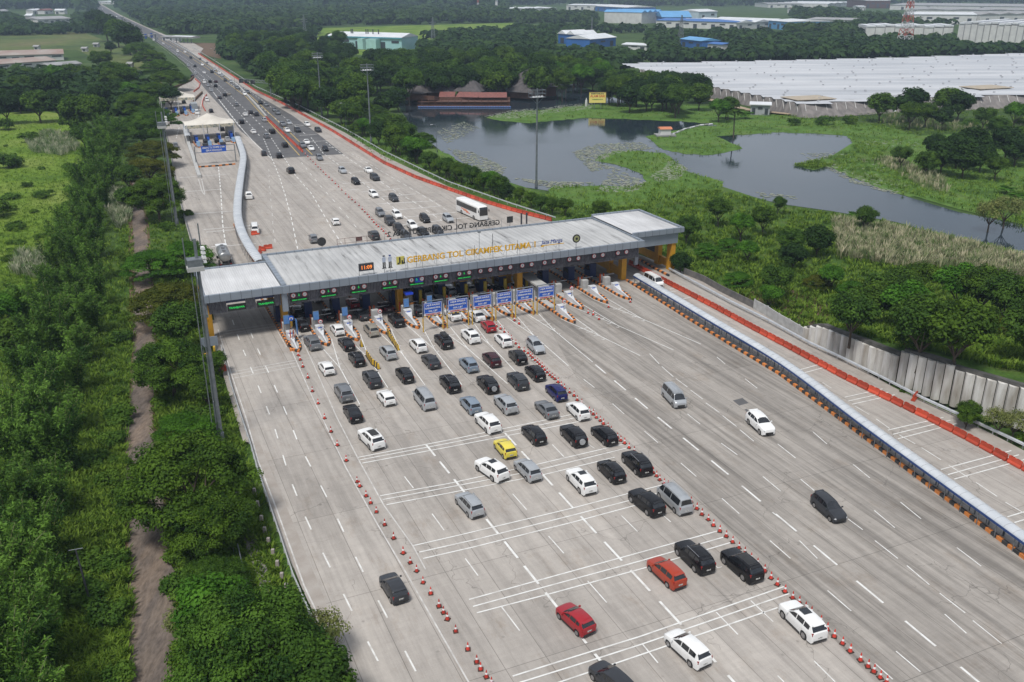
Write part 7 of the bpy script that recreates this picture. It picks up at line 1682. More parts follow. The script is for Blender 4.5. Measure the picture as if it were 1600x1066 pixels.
TREEN = {'rain': ('rain_tree', 'tree'), 'dome': ('rain_tree', 'tree'), 'olive': ('rain_tree', 'tree'), 'bright': ('leafy_tree', 'tree'), 'pale': ('young_tree', 'tree'), 'round': ('leafy_tree', 'tree'), 'dark': ('dark_tree', 'tree'), 'shrub': ('shrub', 'shrub'), 'bamboo': ('bamboo_clump', 'bamboo'), 'palm': ('palm_tree', 'palm'), 'banana': ('banana_plant', 'banana plant')}
TREES = []
def tree(key, u, v, rad, zc=None, label=None, group=None, hs=1.0, ground=-.45, pos=None):
    """crown centre seen at (u,v); rad = crown radius in metres"""
    base = {'rain': (6, 6), 'dome': (6, 6), 'olive': (6, 6), 'bright': (5, 5.5), 'pale': (2.2, 3), 'round': (3, 4.6), 'dark': (4, 5), 'shrub': (1.6, .8), 'bamboo': (3, 5), 'palm': (3.2, 7.5), 'banana': (2.4, 1.8)}[key[:-1]]
    s = rad / base[0]; zc = base[1] * s * hs if zc is None else zc
    p = at(u, v, zc) if pos is None else Vector(pos); gz = ground
    if ground is None: gz = hill((p.x, p.y)); p = at(u, v, zc + gz)
    nm, ct = TREEN[key[:-1]]; r = empty(nm, (p.x, p.y, gz), random.uniform(0, 6.28)); r.scale = (s * random.uniform(.94, 1.06), s * random.uniform(.94, 1.06), s * hs)
    c = link('crown' if key[:-1] not in ('bamboo',) else 'leaves', TP[key][0], r); t = link('trunk' if key[:-1] != 'bamboo' else 'stalks', TP[key][1], r)
    TREES.append((r, label, ct, group, u, v)); return r
# row of trees between the left path and the road
ROWT = [('dome0', 288, 738, 6.6, 'big spreading tree over the left guard rail, above the nearest one'), ('dome1', 388, 990, 6.0, 'nearest big spreading tree at the bottom left, over the road edge'), ('dome1', 262, 560, 5.2, 'dark spreading tree just below the left wing of the toll roof'),
 ('olive0', 262, 447, 6.2, 'olive-yellow spreading tree left of the toll roof wing'), ('bright0', 290, 380, 5.0, 'bright green tree reaching over the left ramp beside the mast'), ('bright0', 232, 395, 4.6, 'bright green low tree left of the mast tree'),
 ('dome0', 243, 300, 6.6, 'dark spreading tree beside the left ramp'), ('olive1', 228, 250, 7.0, 'brownish spreading tree beside the left ramp'), ('olive0', 236, 222, 7.4, 'brown-green spreading tree above the brownish one'), ('dome1', 222, 196, 7.4, 'dark spreading tree left of the nearer tent canopy'),
 ('rain2', 238, 172, 8.5, 'dark spreading tree below the farther tent canopy'), ('dome0', 214, 160, 8, 'dark spreading tree left of the farther tent canopy'), ('rain0', 240, 132, 9, 'dark tree above the farther tent canopy'), ('rain2', 262, 112, 9.5, 'dark spreading tree at the bend of the road edge'), ('rain1', 246, 96, 10, 'dark spreading tree along the far left road edge'), ('rain0', 232, 80, 10, 'dark spreading tree along the far left road edge, next up'), ('rain2', 215, 68, 11, 'dark tree along the far left road edge near the fields'),
 ('dark0', 200, 56, 11, 'dark round tree at the far left road edge'), ('dark1', 182, 47, 11, 'round tree at the far left road edge, higher up'), ('dark2', 165, 38, 12, 'dark round tree left of the distant footbridge'), ('dark0', 150, 30, 12, 'dark round tree left of the vanishing road'),
 ('pale0', 505, 985, 2.2, 'pale yellow-green young tree at the road edge right of the nearest big tree'), ('pale0', 288, 965, 1.8, 'small yellowish tree at the path side of the nearest big tree'), ('round2', 330, 940, 3.2, 'leafy tree above the nearest big tree'), ('round1', 480, 1050, 3.0, 'leafy tree at the bottom edge by the road'), ('rain2', 330, 880, 3.0, 'small spreading tree between the two biggest trees'),
 ('bright0', 285, 650, 3.6, 'bright green tree between the dark tree and the big spreading tree'), ('round0', 320, 600, 2.2, 'small leafy tree at the foot of the thick lamp mast'), ('round3', 340, 560, 1.6, 'small bush-like tree at the left shoulder'), ('round1', 278, 498, 3.6, 'dark leafy tree under the olive tree'),
 ('dome1', 325, 800, 4.4, 'spreading tree at the guard rail below the biggest tree'),  ('rain2', 455, 1080, 5.0, 'spreading tree cut by the bottom edge at the road'), ('rain0', 300, 1080, 4.6, 'dark spreading tree cut by the bottom edge beside the path'),
 ('dark0', 264, 148, 5, 'dark tree right above the farther tent')]
for q in ROWT: tree(q[0], q[1], q[2], q[3], label=q[4], group='trees between the left path and the road')
# bamboo belt on the left
rg = random.Random(11); k = 0
belt = [(1120, -60, 55), (1060, -50, 62), (980, -30, 66), (900, -10, 72), (820, -10, 82), (750, 0, 92), (690, 5, 100), (630, 15, 112), (575, 25, 120), (525, 30, 132), (478, 35, 150), (436, 50, 156), (398, 70, 158), (364, 85, 158), (332, 98, 162), (302, 108, 166), (276, 120, 170), (252, 132, 176), (232, 140, 182), (214, 144, 188), (198, 150, 190)]
for v, u0, u1 in belt:
    n = 3 if v > 500 else 4
    for i in range(n):
        u = u0 + (u1 - u0) * (i + .5) / n + rg.uniform(-6, 6); rr = rg.uniform(2.6, 3.6) * (1.0 if v > 300 else 1.25)
        tree('bamboo%d' % (k % 4), u, v + rg.uniform(-12, 12), rr, zc=4.2, group='bamboo clumps on the left', hs=rg.uniform(.85, 1.1)); k += 1
# shrubs: left verge, field bushes
for (u, v, rr, ky) in [(12, 248, 4.5, 'shrub1'), (4, 192, 4.5, 'shrub1'), (45, 212, 3.6, 'shrub0'), (-8, 322, 4.5, 'shrub1'), (120, 262, 2.8, 'shrub1'), (128, 205, 4.0, 'round1'), (0, 480, 3.0, 'round2'), (15, 455, 3.5, 'bright0'), (10, 520, 3, 'dark1'), (30, 130, 5.5, 'round0'), (68, 135, 7, 'dark2'), (105, 128, 6, 'dark0'), (175, 122, 6, 'round1'), (172, 108, 6, 'round0'), (196, 118, 6.5, 'round3'), (150, 90, 5.5, 'dark1'), (165, 88, 5, 'round1'), (172, 72, 4.5, 'dark0'), (28, 152, 5, 'dark0'), (58, 160, 6, 'dark1'), (90, 158, 6, 'dark2'), (122, 168, 6.5, 'round0'), (150, 150, 6, 'dark0'), (145, 172, 6, 'round3'), (115, 185, 5, 'dark1'), (185, 140, 6, 'dark2'), (5, 162, 6, 'dark0'), (22, 117, 4, 'round0'), (5, 117, 4, 'round1'), (40, 117, 4, 'round3'), (58, 117, 4, 'round0'), (85, 112, 5, 'round2'), (110, 110, 5, 'round1'), (130, 112, 5, 'round0'), (200, 140, 5, 'round2'), (198, 270, 3.4, 'round0'), (197, 305, 2.8, 'dark1')]:
    tree(ky, u, v, rr, group='trees around the left fields')
for i in range(22):
    v = rg.uniform(380, 1060); u = rg.uniform(140, 196) if v < 800 else rg.uniform(110, 190); tree('shrub%d' % (i % 3), u, v, rg.uniform(.9, 2.1), group='shrubs between bamboo and path')
for i in range(26):
    u = rg.uniform(0, 125); v = rg.uniform(200, 440); tree('shrub%d' % (i % 3), min(u, 140 - (v - 200) * .3), v, rg.uniform(1.0, 2.6), group='bushes on the left field', hs=.7)
for i, (u, v) in enumerate([(255, 620), (262, 690), (275, 860), (300, 872), (370, 742), (350, 700), (330, 640), (400, 960), (430, 985), (300, 480), (235, 330), (262, 350), (278, 700), (300, 640), (318, 665), (310, 700), (345, 730), (372, 820), (350, 860), (385, 900), (290, 1010), (282, 905), (285, 560), (300, 590), (290, 330), (250, 270), (245, 240)]):
    tree('shrub%d' % (i % 3), u, v, rg.uniform(1.1, 2.0), group='shrubs between the path and the left road edge')
# hedge and trees along the far right edge
HED = [(615, 212, 4.0, 'round1'), (590, 205, 4, 'dark0'), (565, 190, 4.6, 'rain1'), (600, 178, 5.2, 'rain2'), (585, 165, 5.5, 'rain0'), (540, 185, 4.5, 'round0'), (525, 180, 4.5, 'dark1'), (508, 155, 6, 'dark0'), (490, 148, 6, 'dark1'), (470, 145, 6, 'round1'), (455, 150, 5, 'round0'), (660, 208, 4.4, 'rain1'), (640, 228, 3.4, 'round2'), (612, 235, 3.2, 'round0'),
       (640, 250, 3, 'dark0'), (660, 262, 3, 'round1'), (675, 270, 3, 'dark1'), (690, 262, 3.2, 'round0'), (705, 275, 3, 'round3'), (718, 268, 3.2, 'round1'), (735, 270, 3.4, 'round0'), (750, 285, 3.0, 'dark1'), (765, 278, 3.4, 'round2'), (778, 285, 3.2, 'round1'), (762, 300, 2.6, 'round0'), (785, 302, 2.6, 'dark0'), (812, 300, 2.2, 'round3'), (828, 308, 2.2, 'round0'), (845, 312, 2.2, 'round1'), (862, 318, 2.2, 'round3'), (878, 325, 2.4, 'round0'), (940, 322, 2.8, 'round1'), (905, 338, 2.2, 'shrub0'), (592, 245, 2.6, 'round3'), (620, 256, 2.4, 'round1'), (575, 228, 2.8, 'round0'), (555, 212, 3, 'round2'), (700, 290, 2, 'shrub1'), (730, 300, 2, 'shrub0')]
HED += [(632, 204, 4, 'round0'), (652, 226, 3.6, 'round2'), (618, 192, 4.2, 'dark1'), (604, 158, 5, 'dark0'), (622, 150, 5, 'dark2'), (560, 165, 5, 'round1'), (545, 160, 5, 'dark0'), (668, 246, 3, 'round1'), (684, 254, 2.8, 'shrub0'), (700, 262, 2.8, 'round0')]
def project(p):
    q = Vector(p) - Vector((0, 0, CAMH)); zc_ = q.y * cp - q.z * sp; return 800 + FPX * q.x / zc_, 533 + FPX * (-q.y * sp - q.z * cp) / zc_
H2 = []
for u, v, rr, ky in HED:     # keep every trunk on the lake side of the guard rail
    if u > 880: H2.append((u, v, rr, ky)); continue
    for _ in range(40):
        k_ = {'rain': 1.0, 'round': 4.6 / 3, 'dark': 1.25, 'shrub': .5}[ky[:-1]] * rr * (1.0 if v < 235 and u < 680 else .8); p = at(u, v, k_); bu, bv = project((p.x, p.y, 0)); lim = float(np.interp(bu, [400, 470, 540, 600, 660, 700, 800, 868], [137, 168, 204, 239, 268, 287, 322, 344]))
        if bv < lim - 7: break
        v -= 2; u += 1.5
    H2.append((u, v, rr, ky))
HED = H2
for u, v, rr, ky in HED: tree(ky, u, v, rr * (1.0 if v < 235 and u < 680 else .8), group='trees between the road and the lake')
# near right bank: trees on the slope behind the wall and along the road
BANK = [(1075, 350, 3.2, 'round1'), (1100, 330, 3.2, 'dark1'), (1125, 322, 3.4, 'round0'), (1130, 350, 3.2, 'dark0'), (1160, 345, 3.2, 'round2'), (1180, 360, 3.0, 'dark1'), (1195, 335, 3.4, 'round0'), (1215, 355, 3.4, 'dark0'), (1235, 372, 3.4, 'round1'), (1260, 350, 3.6, 'dark1'), (1280, 370, 3.8, 'dark0'), (1295, 352, 3.2, 'round1'), (1240, 395, 3.0, 'dark0'), (1080, 385, 2.8, 'round3'), (1105, 380, 3, 'bright0'), (1130, 395, 2.6, 'round0'), (1155, 425, 3.0, 'bright0'), (1185, 410, 3, 'round1'), (1215, 430, 3.4, 'round0'), (1235, 445, 2.8, 'dark1'), (1205, 455, 2.4, 'round2'),
        (1100, 405, 2.6, 'round0'), (1065, 405, 2.4, 'dark0'), (1072, 322, 2.4, 'shrub0'), (1218, 315, 2.2, 'round3'), (1060, 365, 2.6, 'round1'), (1335, 330, 2.0, 'banana0'), (1355, 335, 3.0, 'round3'), (1345, 350, 2.2, 'shrub1'), (1280, 430, 3.0, 'olive1'), (1300, 425, 2.6, 'round2'), (1310, 460, 3.2, 'round1'), (1335, 440, 3.0, 'bright0'), (1175, 440, 2.4, 'dark0'), (1140, 372, 2.6, 'bright0'), (1210, 385, 2.6, 'dark1'), (1170, 385, 2.4, 'round2')]
for u, v, rr, ky in BANK[::2] + BANK[27:30]: tree(ky, u, v, rr * .85, group='trees on the bank right of the toll roof')
SLOPE = [(1335, 485, 3.4, 'round0'), (1365, 470, 3.4, 'round1'), (1395, 490, 3.8, 'round0'), (1420, 470, 3.6, 'round2'), (1375, 510, 2.8, 'bright0'), (1445, 505, 4.2, 'round3'), (1475, 480, 4.4, 'round0'), (1500, 510, 4.4, 'round1'), (1490, 540, 3.2, 'dark1'), (1530, 490, 4.0, 'olive1'), (1560, 520, 4.2, 'round3'), (1590, 540, 4.2, 'round0'), (1560, 555, 3.4, 'dark1'), (1620, 510, 4.2, 'round1'), (1460, 450, 3.6, 'round1'), (1500, 440, 3.8, 'round2'), (1540, 445, 3.8, 'round1'), (1580, 460, 4.0, 'round0'), (1620, 470, 4, 'bright0'), (1410, 445, 3.2, 'round3'), (1380, 440, 3, 'shrub0'), (1440, 430, 3, 'round0'), (1340, 512, 2.4, 'bright0'), (1425, 525, 2.4, 'round1'), (1600, 580, 3.0, 'shrub2'), (1545, 572, 2.2, 'shrub1'), (1320, 500, 2.4, 'round2'), (1650, 560, 4, 'round1')]
SLOPE = [q for i, q in enumerate(SLOPE) if i % 4 != 2 and q[1] < 535]
SLOPE = [q for q in SLOPE if hill(at(q[0], q[1], 7)) > -.35]
for u, v, rr, ky in SLOPE: tree(ky, u, v, rr, group='trees above the retaining wall', ground=None)
for u, v, rr, ky, lb in [(1515, 640, 1.5, 'round1', 'small dark tree standing in front of the ribbed wall'), (1512, 652, 1.1, 'round0', 'dark bush at the foot of the small tree by the wall'), (1538, 658, 1.2, 'shrub0', 'round yellow-green bush at the foot of the wall'), (1562, 654, 1.7, 'pale0', 'thin pale tree before the ribbed wall'), (1588, 658, 1.8, 'pale0', 'thin pale tree before the ribbed wall, nearer the edge'), (1600, 684, 1.2, 'shrub0', 'bush at the right picture edge before the wall'), (1410, 610, .5, 'shrub1', 'tiny bush at the guard rail under the wall')]: tree(ky, u, v, rr, label=lb, group=None, ground=-.1)
# beyond the lake
FARR = [(1378, 162, 5.5, 'dark1'), (1425, 158, 6.5, 'dark0'), (1425, 172, 4.5, 'round0'), (1482, 155, 6, 'dark1'), (1500, 160, 5.5, 'dark0'), (1450, 172, 4, 'round1'), (1475, 180, 4, 'dark0'), (1475, 240, 4.5, 'dark0'), (1500, 228, 5, 'dark2'), (1522, 218, 5, 'dark0'), (1510, 245, 4.6, 'dark0'), (1450, 250, 3.5, 'dark1'), (1465, 225, 4, 'dark0'), (1535, 240, 4, 'dark2'), (1575, 218, 5, 'dark0'), (1600, 215, 5, 'dark1'), (1590, 232, 4, 'dark0'), (1410, 238, 3, 'round0'), (1575, 290, 2.4, 'banana0'), (1590, 300, 2.4, 'banana0'), (1560, 255, 3, 'round0'), (1550, 328, 3.4, 'pale0'), (1575, 322, 3.4, 'pale0'), (1135, 172, 4, 'banana0'), (1150, 172, 4, 'palm0'), (1165, 174, 3.4, 'banana0'), (1125, 165, 4, 'round2'), (1140, 162, 4, 'round1'), (1560, 195, 4, 'round1'), (1520, 190, 3.5, 'shrub0'), (1240, 188, 3.0, 'shrub1'), (1290, 186, 3.6, 'shrub0'), (1330, 185, 3.4, 'shrub2'), (1540, 178, 4, 'round0'), (1590, 172, 4.5, 'round2'), (1600, 190, 4, 'shrub0')]
for u, v, rr, ky in FARR: tree(ky, u, v, rr, group='trees beyond the lake on the right')
# wood behind the lake (individual front trees)
rg = random.Random(21)
WOOD = []
for (u0, u1, v0, v1, n, r0, r1, ks, g_) in [(948, 1095, 122, 150, 34, 5.0, 6.2, ('dark0', 'dark1', 'round0', 'dark2'), 'trees in the grove behind the yellow billboard'), (850, 945, 92, 126, 26, 4.5, 6.5, ('dark0', 'round1', 'dark1', 'round2'), 'trees right of the lakeside restaurant'),
                                   (575, 850, 84, 126, 90, 5.5, 7.5, ('dark0', 'dark1', 'dark2', 'round0'), 'trees behind the lakeside restaurant'), (330, 560, 50, 140, 95, 5, 7.5, ('dark0', 'dark1', 'dark2', 'round1'), 'trees in the wood right of the main road')]:
    for i in range(n):
        t = i / n; v = v0 + (v1 - v0) * rg.random(); u = rg.uniform(u0, u1)
        if g_.endswith('main road'):
            lim = 345 + (v - 60) * 1.35
            u = rg.uniform(max(u0, lim), min(u1, lim + 190))
            if 540 > u > 425 and 128 < v and u > 470: u -= 60
            if u < lim + 5: u = lim + 8
        WOOD.append((u, v, rg.uniform(r0, r1), rg.choice(ks), g_))
for u, v, rr, ky, g_ in WOOD: tree(ky, u, v, rr, group=g_)
for k, (u, v) in enumerate(((745, 112), (707, 108), (860, 110), (873, 108), (885, 112))): tree('palm0', u, v, 4.2, group='palms behind the lake')
# labels for the trees: by group, kind and order from the left
byg = {}
SHORT = {'trees between the road and the lake': 'those between road and lake', 'trees on the bank right of the toll roof': 'those right of the toll roof', 'trees above the retaining wall': 'those above the ribbed wall', 'trees beyond the lake on the right': 'those right beyond the lake', 'trees in the grove behind the yellow billboard': 'the grove behind the billboard', 'trees right of the lakeside restaurant': 'those right of the restaurant', 'trees behind the lakeside restaurant': 'those behind the restaurant', 'trees in the wood right of the main road': 'those right of main road', 'trees around the left fields': 'those around the left fields', 'shrubs between bamboo and path': 'those by bamboo and path', 'shrubs between the path and the left road edge': 'those between path and road', 'bushes on the left field': 'those on left field', 'bamboo clumps on the left': 'the left bamboo belt', 'trees between the left path and the road': 'those by the left path'}
for r, lb, ct, g_, u, v in TREES:
    if lb: tag(r, lb, ct, g_)
    else: byg.setdefault((g_, r.name.split('.')[0]), []).append((u, r, ct))
for (g_, nm), L in byg.items():
    L.sort(key=lambda q: q[0])
    for i, (u, r, ct) in enumerate(L):
        if len(L) == 1: tag(r, 'only %s among %s' % (nm.replace('_', ' '), SHORT.get(g_, g_)), ct, g_)
        else: tag(r, '%s, %s from left of %s' % (nm.replace('_', ' '), nth(i + 1), SHORT.get(g_, g_)), ct, g_)

# ------------------------------------------------------------------ far woods and ground cover (stuff)
def in_poly(u, v, poly):
    c = np.zeros(len(u), bool); n = len(poly)
    for i in range(n):
        (x0, y0), (x1, y1) = poly[i], poly[(i + 1) % n]
        if y0 == y1: continue
        cond = ((y0 > v) != (y1 > v)) & (u < (x1 - x0) * (v - y0) / (y1 - y0) + x0); c ^= cond
    return c
def sample(poly, n, rng, excl=()):
    us = [p[0] for p in poly]; vs = [p[1] for p in poly]; u = rng.uniform(min(us), max(us), n); v = rng.uniform(min(vs), max(vs), n)
    k = in_poly(u, v, poly)
    for e in excl: k &= ~in_poly(u, v, e)
    return u[k], v[k]
def ground_np(u, v, z=0.0):
    a = (u - 800) / FPX; b = (v - 533) / FPX; dy = cp - b * sp; dz = -sp - b * cp; t = (CAMH - z) / -dz
    return a * t, dy * t
def canopy(name, polys, count, label, rng, rad=(5, 8), leaf='far', excl=(), nl=46, group=None):
    """a far wood: every tree a lumpy crown of leaf clumps, merged because it reads as one mass"""
    U = []; V = []
    for poly, n in polys:
        u, v = sample(poly, n, rng, excl); U.append(u); V.append(v)
    u = np.concatenate(U); v = np.concatenate(V); x, y = ground_np(u, v)
    n = len(x); r = rng.uniform(rad[0], rad[1], n) * (1 + np.clip((y - 900) / 2500, 0, .8)); h = r * rng.uniform(.5, .85, n); tt = rng.uniform(0, 1, n)
    Ps = []; Qs = []; Ss = []; Ts = []
    for lay in range(nl):
        d = rng.normal(size=(n, 3)); d /= np.linalg.norm(d, axis=1, keepdims=True); d[:, 2] = np.abs(d[:, 2]) * np.where(rng.uniform(size=n) < .8, 1, -.6)
        rr = rng.uniform(.7, 1.05, n)
        Ps.append(np.stack([x + d[:, 0] * r * rr, y + d[:, 1] * r * rr, h * .9 + d[:, 2] * r * .75 * rr], 1)); Qs.append(d + np.array([0, 0, .5]) + rng.normal(size=(n, 3)) * .25); Ss.append(r * .36); Ts.append(np.clip(tt * .7 + .15 + rng.normal(size=n) * .14, 0, 1))
    me = leaf_mesh(name, np.concatenate(Ps), np.concatenate(Qs), np.concatenate(Ss), np.concatenate(Ts), LV[leaf], .8, rng)
    o = link(name, me); tag(o, label, 'wood', None, 'stuff'); return o
rng = np.random.default_rng(77)
F1 = [(300, 60), (345, 62), (400, 60), (470, 56), (500, 46), (640, 38), (800, 34), (870, 42), (950, 48), (1240, 60), (1350, 62), (1490, 62), (1640, 78), (1640, 86), (1400, 91), (1150, 97), (1000, 99), (960, 112), (880, 96), (830, 86), (700, 92), (660, 90), (640, 82), (560, 84), (500, 84), (450, 92), (400, 100), (350, 90)]
F6 = [(345, 66), (420, 60), (500, 88), (520, 120), (505, 150), (470, 150), (400, 118), (355, 92)]
F7 = [(-20, 122), (60, 126), (150, 126), (215, 126), (225, 150), (215, 180), (150, 178), (60, 172), (-20, 172)]
F2 = [(-200, 30), (60, 26), (130, 28), (150, 38), (190, 56), (150, 52), (0, 56), (-200, 60)]
F3 = [(165, 18), (500, 12), (900, 14), (1300, 18), (1320, 30), (1240, 40), (1000, 44), (870, 36), (640, 38), (480, 44), (400, 50), (330, 60), (290, 60), (225, 38)]
FE = [(500, 40), (640, 38), (800, 35), (872, 40), (868, 48), (790, 54), (700, 62), (600, 72), (500, 62)]
F4 = [(-400, -10), (2000, -10), (2000, 14), (-400, 20)]
F5 = [(1230, 24), (1640, 24), (1640, 60), (1230, 58)]
EX = [[(484, 58), (660, 58), (650, 99), (490, 95)], [(860, 52), (1016, 52), (1016, 90), (862, 86)], [(1055, 66), (1135, 66), (1135, 92), (1055, 90)], [(930, 10), (1240, 10), (1240, 52), (1150, 54), (1000, 45), (930, 40)], [(790, 8), (950, 8), (950, 28), (790, 28)], [(1345, 44), (1492, 44), (1492, 66), (1345, 66)], [(1490, 36), (1650, 36), (1650, 80), (1490, 78)],
      [(122, -12), (170, -12), (190, 16), (262, 58), (240, 66), (150, 22)], [(248, 54), (345, 54), (345, 90), (248, 80)], [(1190, 6), (1650, 6), (1650, 32), (1400, 34), (1290, 24), (1190, 20)], [(1400, 32), (1650, 32), (1650, 44), (1400, 42)], [(1195, 38), (1335, 36), (1335, 50), (1195, 52)], [(0, 16), (118, 14), (118, 45), (52, 45)], [(640, 60), (690, 60), (690, 76), (640, 76)]]
EX.append([(500, 40), (640, 38), (800, 35), (872, 40), (868, 47), (790, 51), (690, 56), (600, 64), (500, 58)])
canopy('far_wood', [(F1, 5200), (F2, 1400), (F6, 260), (F7, 330)], 0, 'dense dark wood behind the lake and around the factories', rng, (4.5, 7), excl=EX, nl=52)
canopy('far_wood', [(F3, 5200), (F5, 1500)], 0, 'distant wood rising towards the horizon', rng, (6, 9), excl=EX, nl=36)
canopy('far_wood', [(F4, 6000)], 0, 'bluish woods on the horizon', rng, (9, 15), excl=EX, nl=24)
def tufts(name, polys, label, rng, leaf, h, w, blades=9, z=-.38, excl=(), lean=.5, cat='grass', zf=None, k_=1.0, bw=.10):
    U = []; V = []
    for poly, n in polys: u, v = sample(poly, int(n * k_), rng, excl); U.append(u); V.append(v)
    u = np.concatenate(U); v = np.concatenate(V); x, y = ground_np(u, v, z); n = len(x); tt = rng.uniform(0, 1, n)
    hh = h * rng.uniform(.6, 1.3, n); VV = []; TT = []
    zz = np.full(n, float(z)) if zf is None else np.array([zf((a, c)) for a, c in zip(x, y)])
    for b_ in range(blades):
        a = rng.uniform(0, 6.283, n); r0 = rng.uniform(0, w, n); ln = rng.uniform(.2, 1, n) * lean * hh
        bx = x + np.cos(a) * r0; by = y + np.sin(a) * r0; wd = np.maximum(.04, bw * hh) * rng.uniform(.6, 1.3, n); ta = a + rng.uniform(-.6, .6, n) + 1.57
        dx, dy = np.cos(ta) * wd, np.sin(ta) * wd; mx_, my_ = bx + np.cos(a) * ln * .35, by + np.sin(a) * ln * .35; tx_, ty_ = bx + np.cos(a) * ln, by + np.sin(a) * ln
        VV.append(np.stack([np.stack([bx, by, zz], 1), np.stack([mx_ + dx, my_ + dy, zz + hh * .62], 1), np.stack([tx_, ty_, zz + hh * rng.uniform(.8, 1.0, n)], 1), np.stack([mx_ - dx, my_ - dy, zz + hh * .62], 1)], 1)); TT.append(np.clip(tt + rng.normal(size=n) * .15, 0, 1))
    V_ = np.concatenate(VV).reshape(-1, 3); m_ = len(V_) // 4
    me = bpy.data.meshes.new(name); me.vertices.add(4 * m_); me.vertices.foreach_set('co', V_.ravel()); me.loops.add(4 * m_); me.loops.foreach_set('vertex_index', np.arange(4 * m_, dtype=np.int32)); me.polygons.add(m_)
    me.polygons.foreach_set('loop_start', np.arange(0, 4 * m_, 4, dtype=np.int32)); me.polygons.foreach_set('loop_total', np.full(m_, 4, dtype=np.int32)); me.update(calc_edges=True)
    t_ = me.attributes.new('tint', 'FLOAT', 'FACE'); t_.data.foreach_set('value', np.concatenate(TT).astype(np.float32)); me.materials.append(LV[leaf]); o = link(name, me); tag(o, label, cat, None, 'stuff'); return o
ROADX = LEFT_EDGE + RIGHT_EDGE + [(2400, 1500), (700, 1500)]; WX = WATER
VERGE = [(-20, 1110), (0, 560), (60, 440), (130, 340), (165, 240), (210, 220), (262, 240), (300, 420), (330, 540), (392, 740), (430, 870), (520, 1080), (540, 1110)]
PATHP = [(u - w_ / 2, v) for u, v, w_ in pw] + [(u + w_ / 2, v) for u, v, w_ in pw[::-1]]
tufts('undergrowth', [(VERGE, 34000)], 'lush green undergrowth between the bamboo, path and road on the left', rng, 'grass', .75, .45, 8, excl=[PATHP, ROADX], lean=.9)
tufts('field_grass_tufts', [([(-20, 178), (135, 185), (140, 230), (118, 290), (95, 380), (60, 450), (-20, 520)], 9000)], 'light green meadow grass on the left field', rng, 'grass', .5, .5, 5, lean=.8)
tufts('reeds', [([(100, 212), (118, 212), (125, 235), (95, 245), (50, 240), (40, 222), (70, 208)], 700), ([(175, 300), (200, 300), (205, 345), (185, 360), (168, 330)], 500), ([(30, 398), (80, 402), (75, 440), (20, 430)], 300)], 'feathery pale reeds on the left field and by the path', rng, 'reed', 2.1, .6, 12, cat='reeds', bw=.035)
tufts('reeds', [([(1300, 345), (1400, 362), (1500, 385), (1600, 410), (1600, 440), (1500, 425), (1400, 420), (1310, 405)], 3200), ([(1340, 255), (1380, 262), (1440, 295), (1480, 305), (1470, 280), (1400, 250)], 600), ([(1380, 180), (1480, 192), (1600, 200), (1600, 212), (1380, 200)], 300)], 'feathery pale reeds on the right bank of the lake', rng, 'reed', 2.3, .7, 12, cat='reeds', bw=.035)
tufts('undergrowth', [([(860, 320), (930, 332), (1000, 322), (1060, 300), (1130, 300), (1215, 322), (1400, 352), (1600, 398), (1640, 420), (1640, 640), (1500, 620), (1262, 532), (1180, 480), (1060, 420), (1000, 396), (880, 360)], 17000)], 'lush green undergrowth on the bank between the road and the lake', rng, 'grass', 1.0, .6, 8, excl=[ROADX], lean=.9, zf=hill)
tufts('undergrowth', [([(600, 205), (700, 255), (800, 295), (870, 312), (860, 340), (700, 288), (600, 238), (530, 200), (540, 180)], 3500)], 'green undergrowth along the hedge beyond the toll roof', rng, 'grass', 1.0, .6, 8, excl=[ROADX, WX], lean=.9)
tufts('marsh_plants', [(g_, 1800 if i in (0, 2) else 500) for i, g_ in enumerate(GREENS)] + [([(1290, 255), (1345, 220), (1440, 214), (1640, 202), (1640, 372), (1480, 320), (1380, 292)], 4500), ([(1210, 182), (1640, 160), (1640, 205), (1440, 212), (1240, 198)], 2500)], 'green floating and shore plants round the lake', rng, 'grass', .8, .8, 6, lean=1.0, cat='marsh plants')
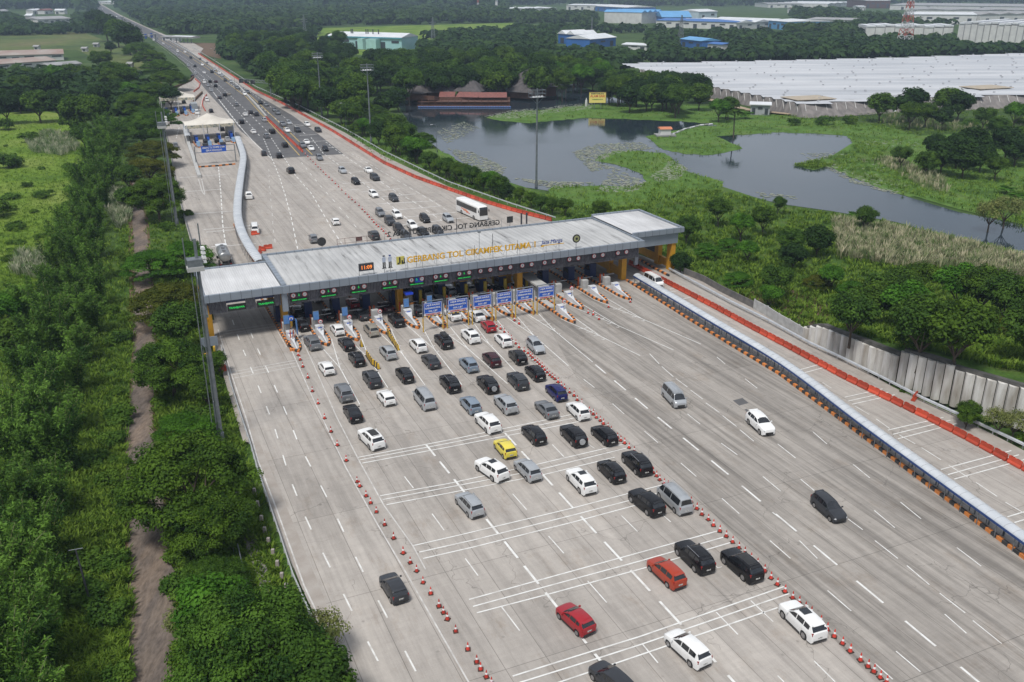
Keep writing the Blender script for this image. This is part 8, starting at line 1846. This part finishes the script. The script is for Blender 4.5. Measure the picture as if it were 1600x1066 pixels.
# lily pads
LP = [([(757, 182), (800, 172), (850, 168), (925, 160), (925, 170), (850, 178), (800, 186)], 1400), ([(895, 238), (930, 225), (1000, 222), (1020, 232), (960, 240), (935, 255), (960, 262), (925, 268)], 1500), ([(700, 232), (740, 238), (790, 262), (780, 280), (740, 268)], 900), ([(1045, 250), (1075, 262), (1060, 280), (1030, 285), (1015, 275), (1040, 262)], 500), ([(800, 278), (870, 284), (930, 285), (870, 296)], 500),
      ([(1250, 240), (1320, 238), (1380, 262), (1420, 290), (1400, 305), (1330, 285), (1290, 262)], 1400), ([(1340, 218), (1430, 216), (1440, 232), (1360, 232)], 400), ([(1180, 300), (1240, 306), (1250, 312), (1190, 308)], 60), ([(960, 262), (1010, 285), (990, 300), (930, 300)], 400), ([(680, 205), (725, 190), (750, 200), (700, 225)], 400)]
U = []; V = []
for poly, n in LP: u, v = sample(poly, int(n * 1.6), rng); U.append(u); V.append(v)
u = np.concatenate(U); v = np.concatenate(V); x, y = ground_np(u, v, -.4); b = MB(); rr_ = random.Random(4)
for i, (a, c) in enumerate(zip(x, y)):
    r = rr_.uniform(.22, .6); z = -.405 + (i % 9) * .004; b.add([(a + r * math.cos(t * 1.047), c + r * math.sin(t * 1.047), z) for t in range(6)], [tuple(range(6))])
o = b.build('lily_pads', mat('lily_pad', (.17, .20, .14), (.24, .24, .19), .4, .6)); tag(o, 'grey-green lily pads floating on the lake', 'lily pads', None, 'stuff')

# ------------------------------------------------------------------ air
hz_ = bpy.data.meshes.new('haze'); hb_ = MB().box((0, 2400, 59), (9000, 5400, 122)); hm = bpy.data.materials.new('haze_air'); hm.use_nodes = True
N = hm.node_tree.nodes; K = hm.node_tree.links; N.remove(N['Principled BSDF']); pv = N.new('ShaderNodeVolumePrincipled'); pv.inputs['Density'].default_value = HAZE; pv.inputs['Color'].default_value = (.62, .78, 1.0, 1); pv.inputs['Anisotropy'].default_value = 0.0
K.new(pv.outputs[0], N['Material Output'].inputs['Volume'])
if HAZE > 0: tag(hb_.build('haze', hm), 'pale haze filling the air', 'haze', None, 'stuff')
scene.cycles.volume_bounces = 0; scene.cycles.max_bounces = 6; scene.cycles.transparent_max_bounces = 8
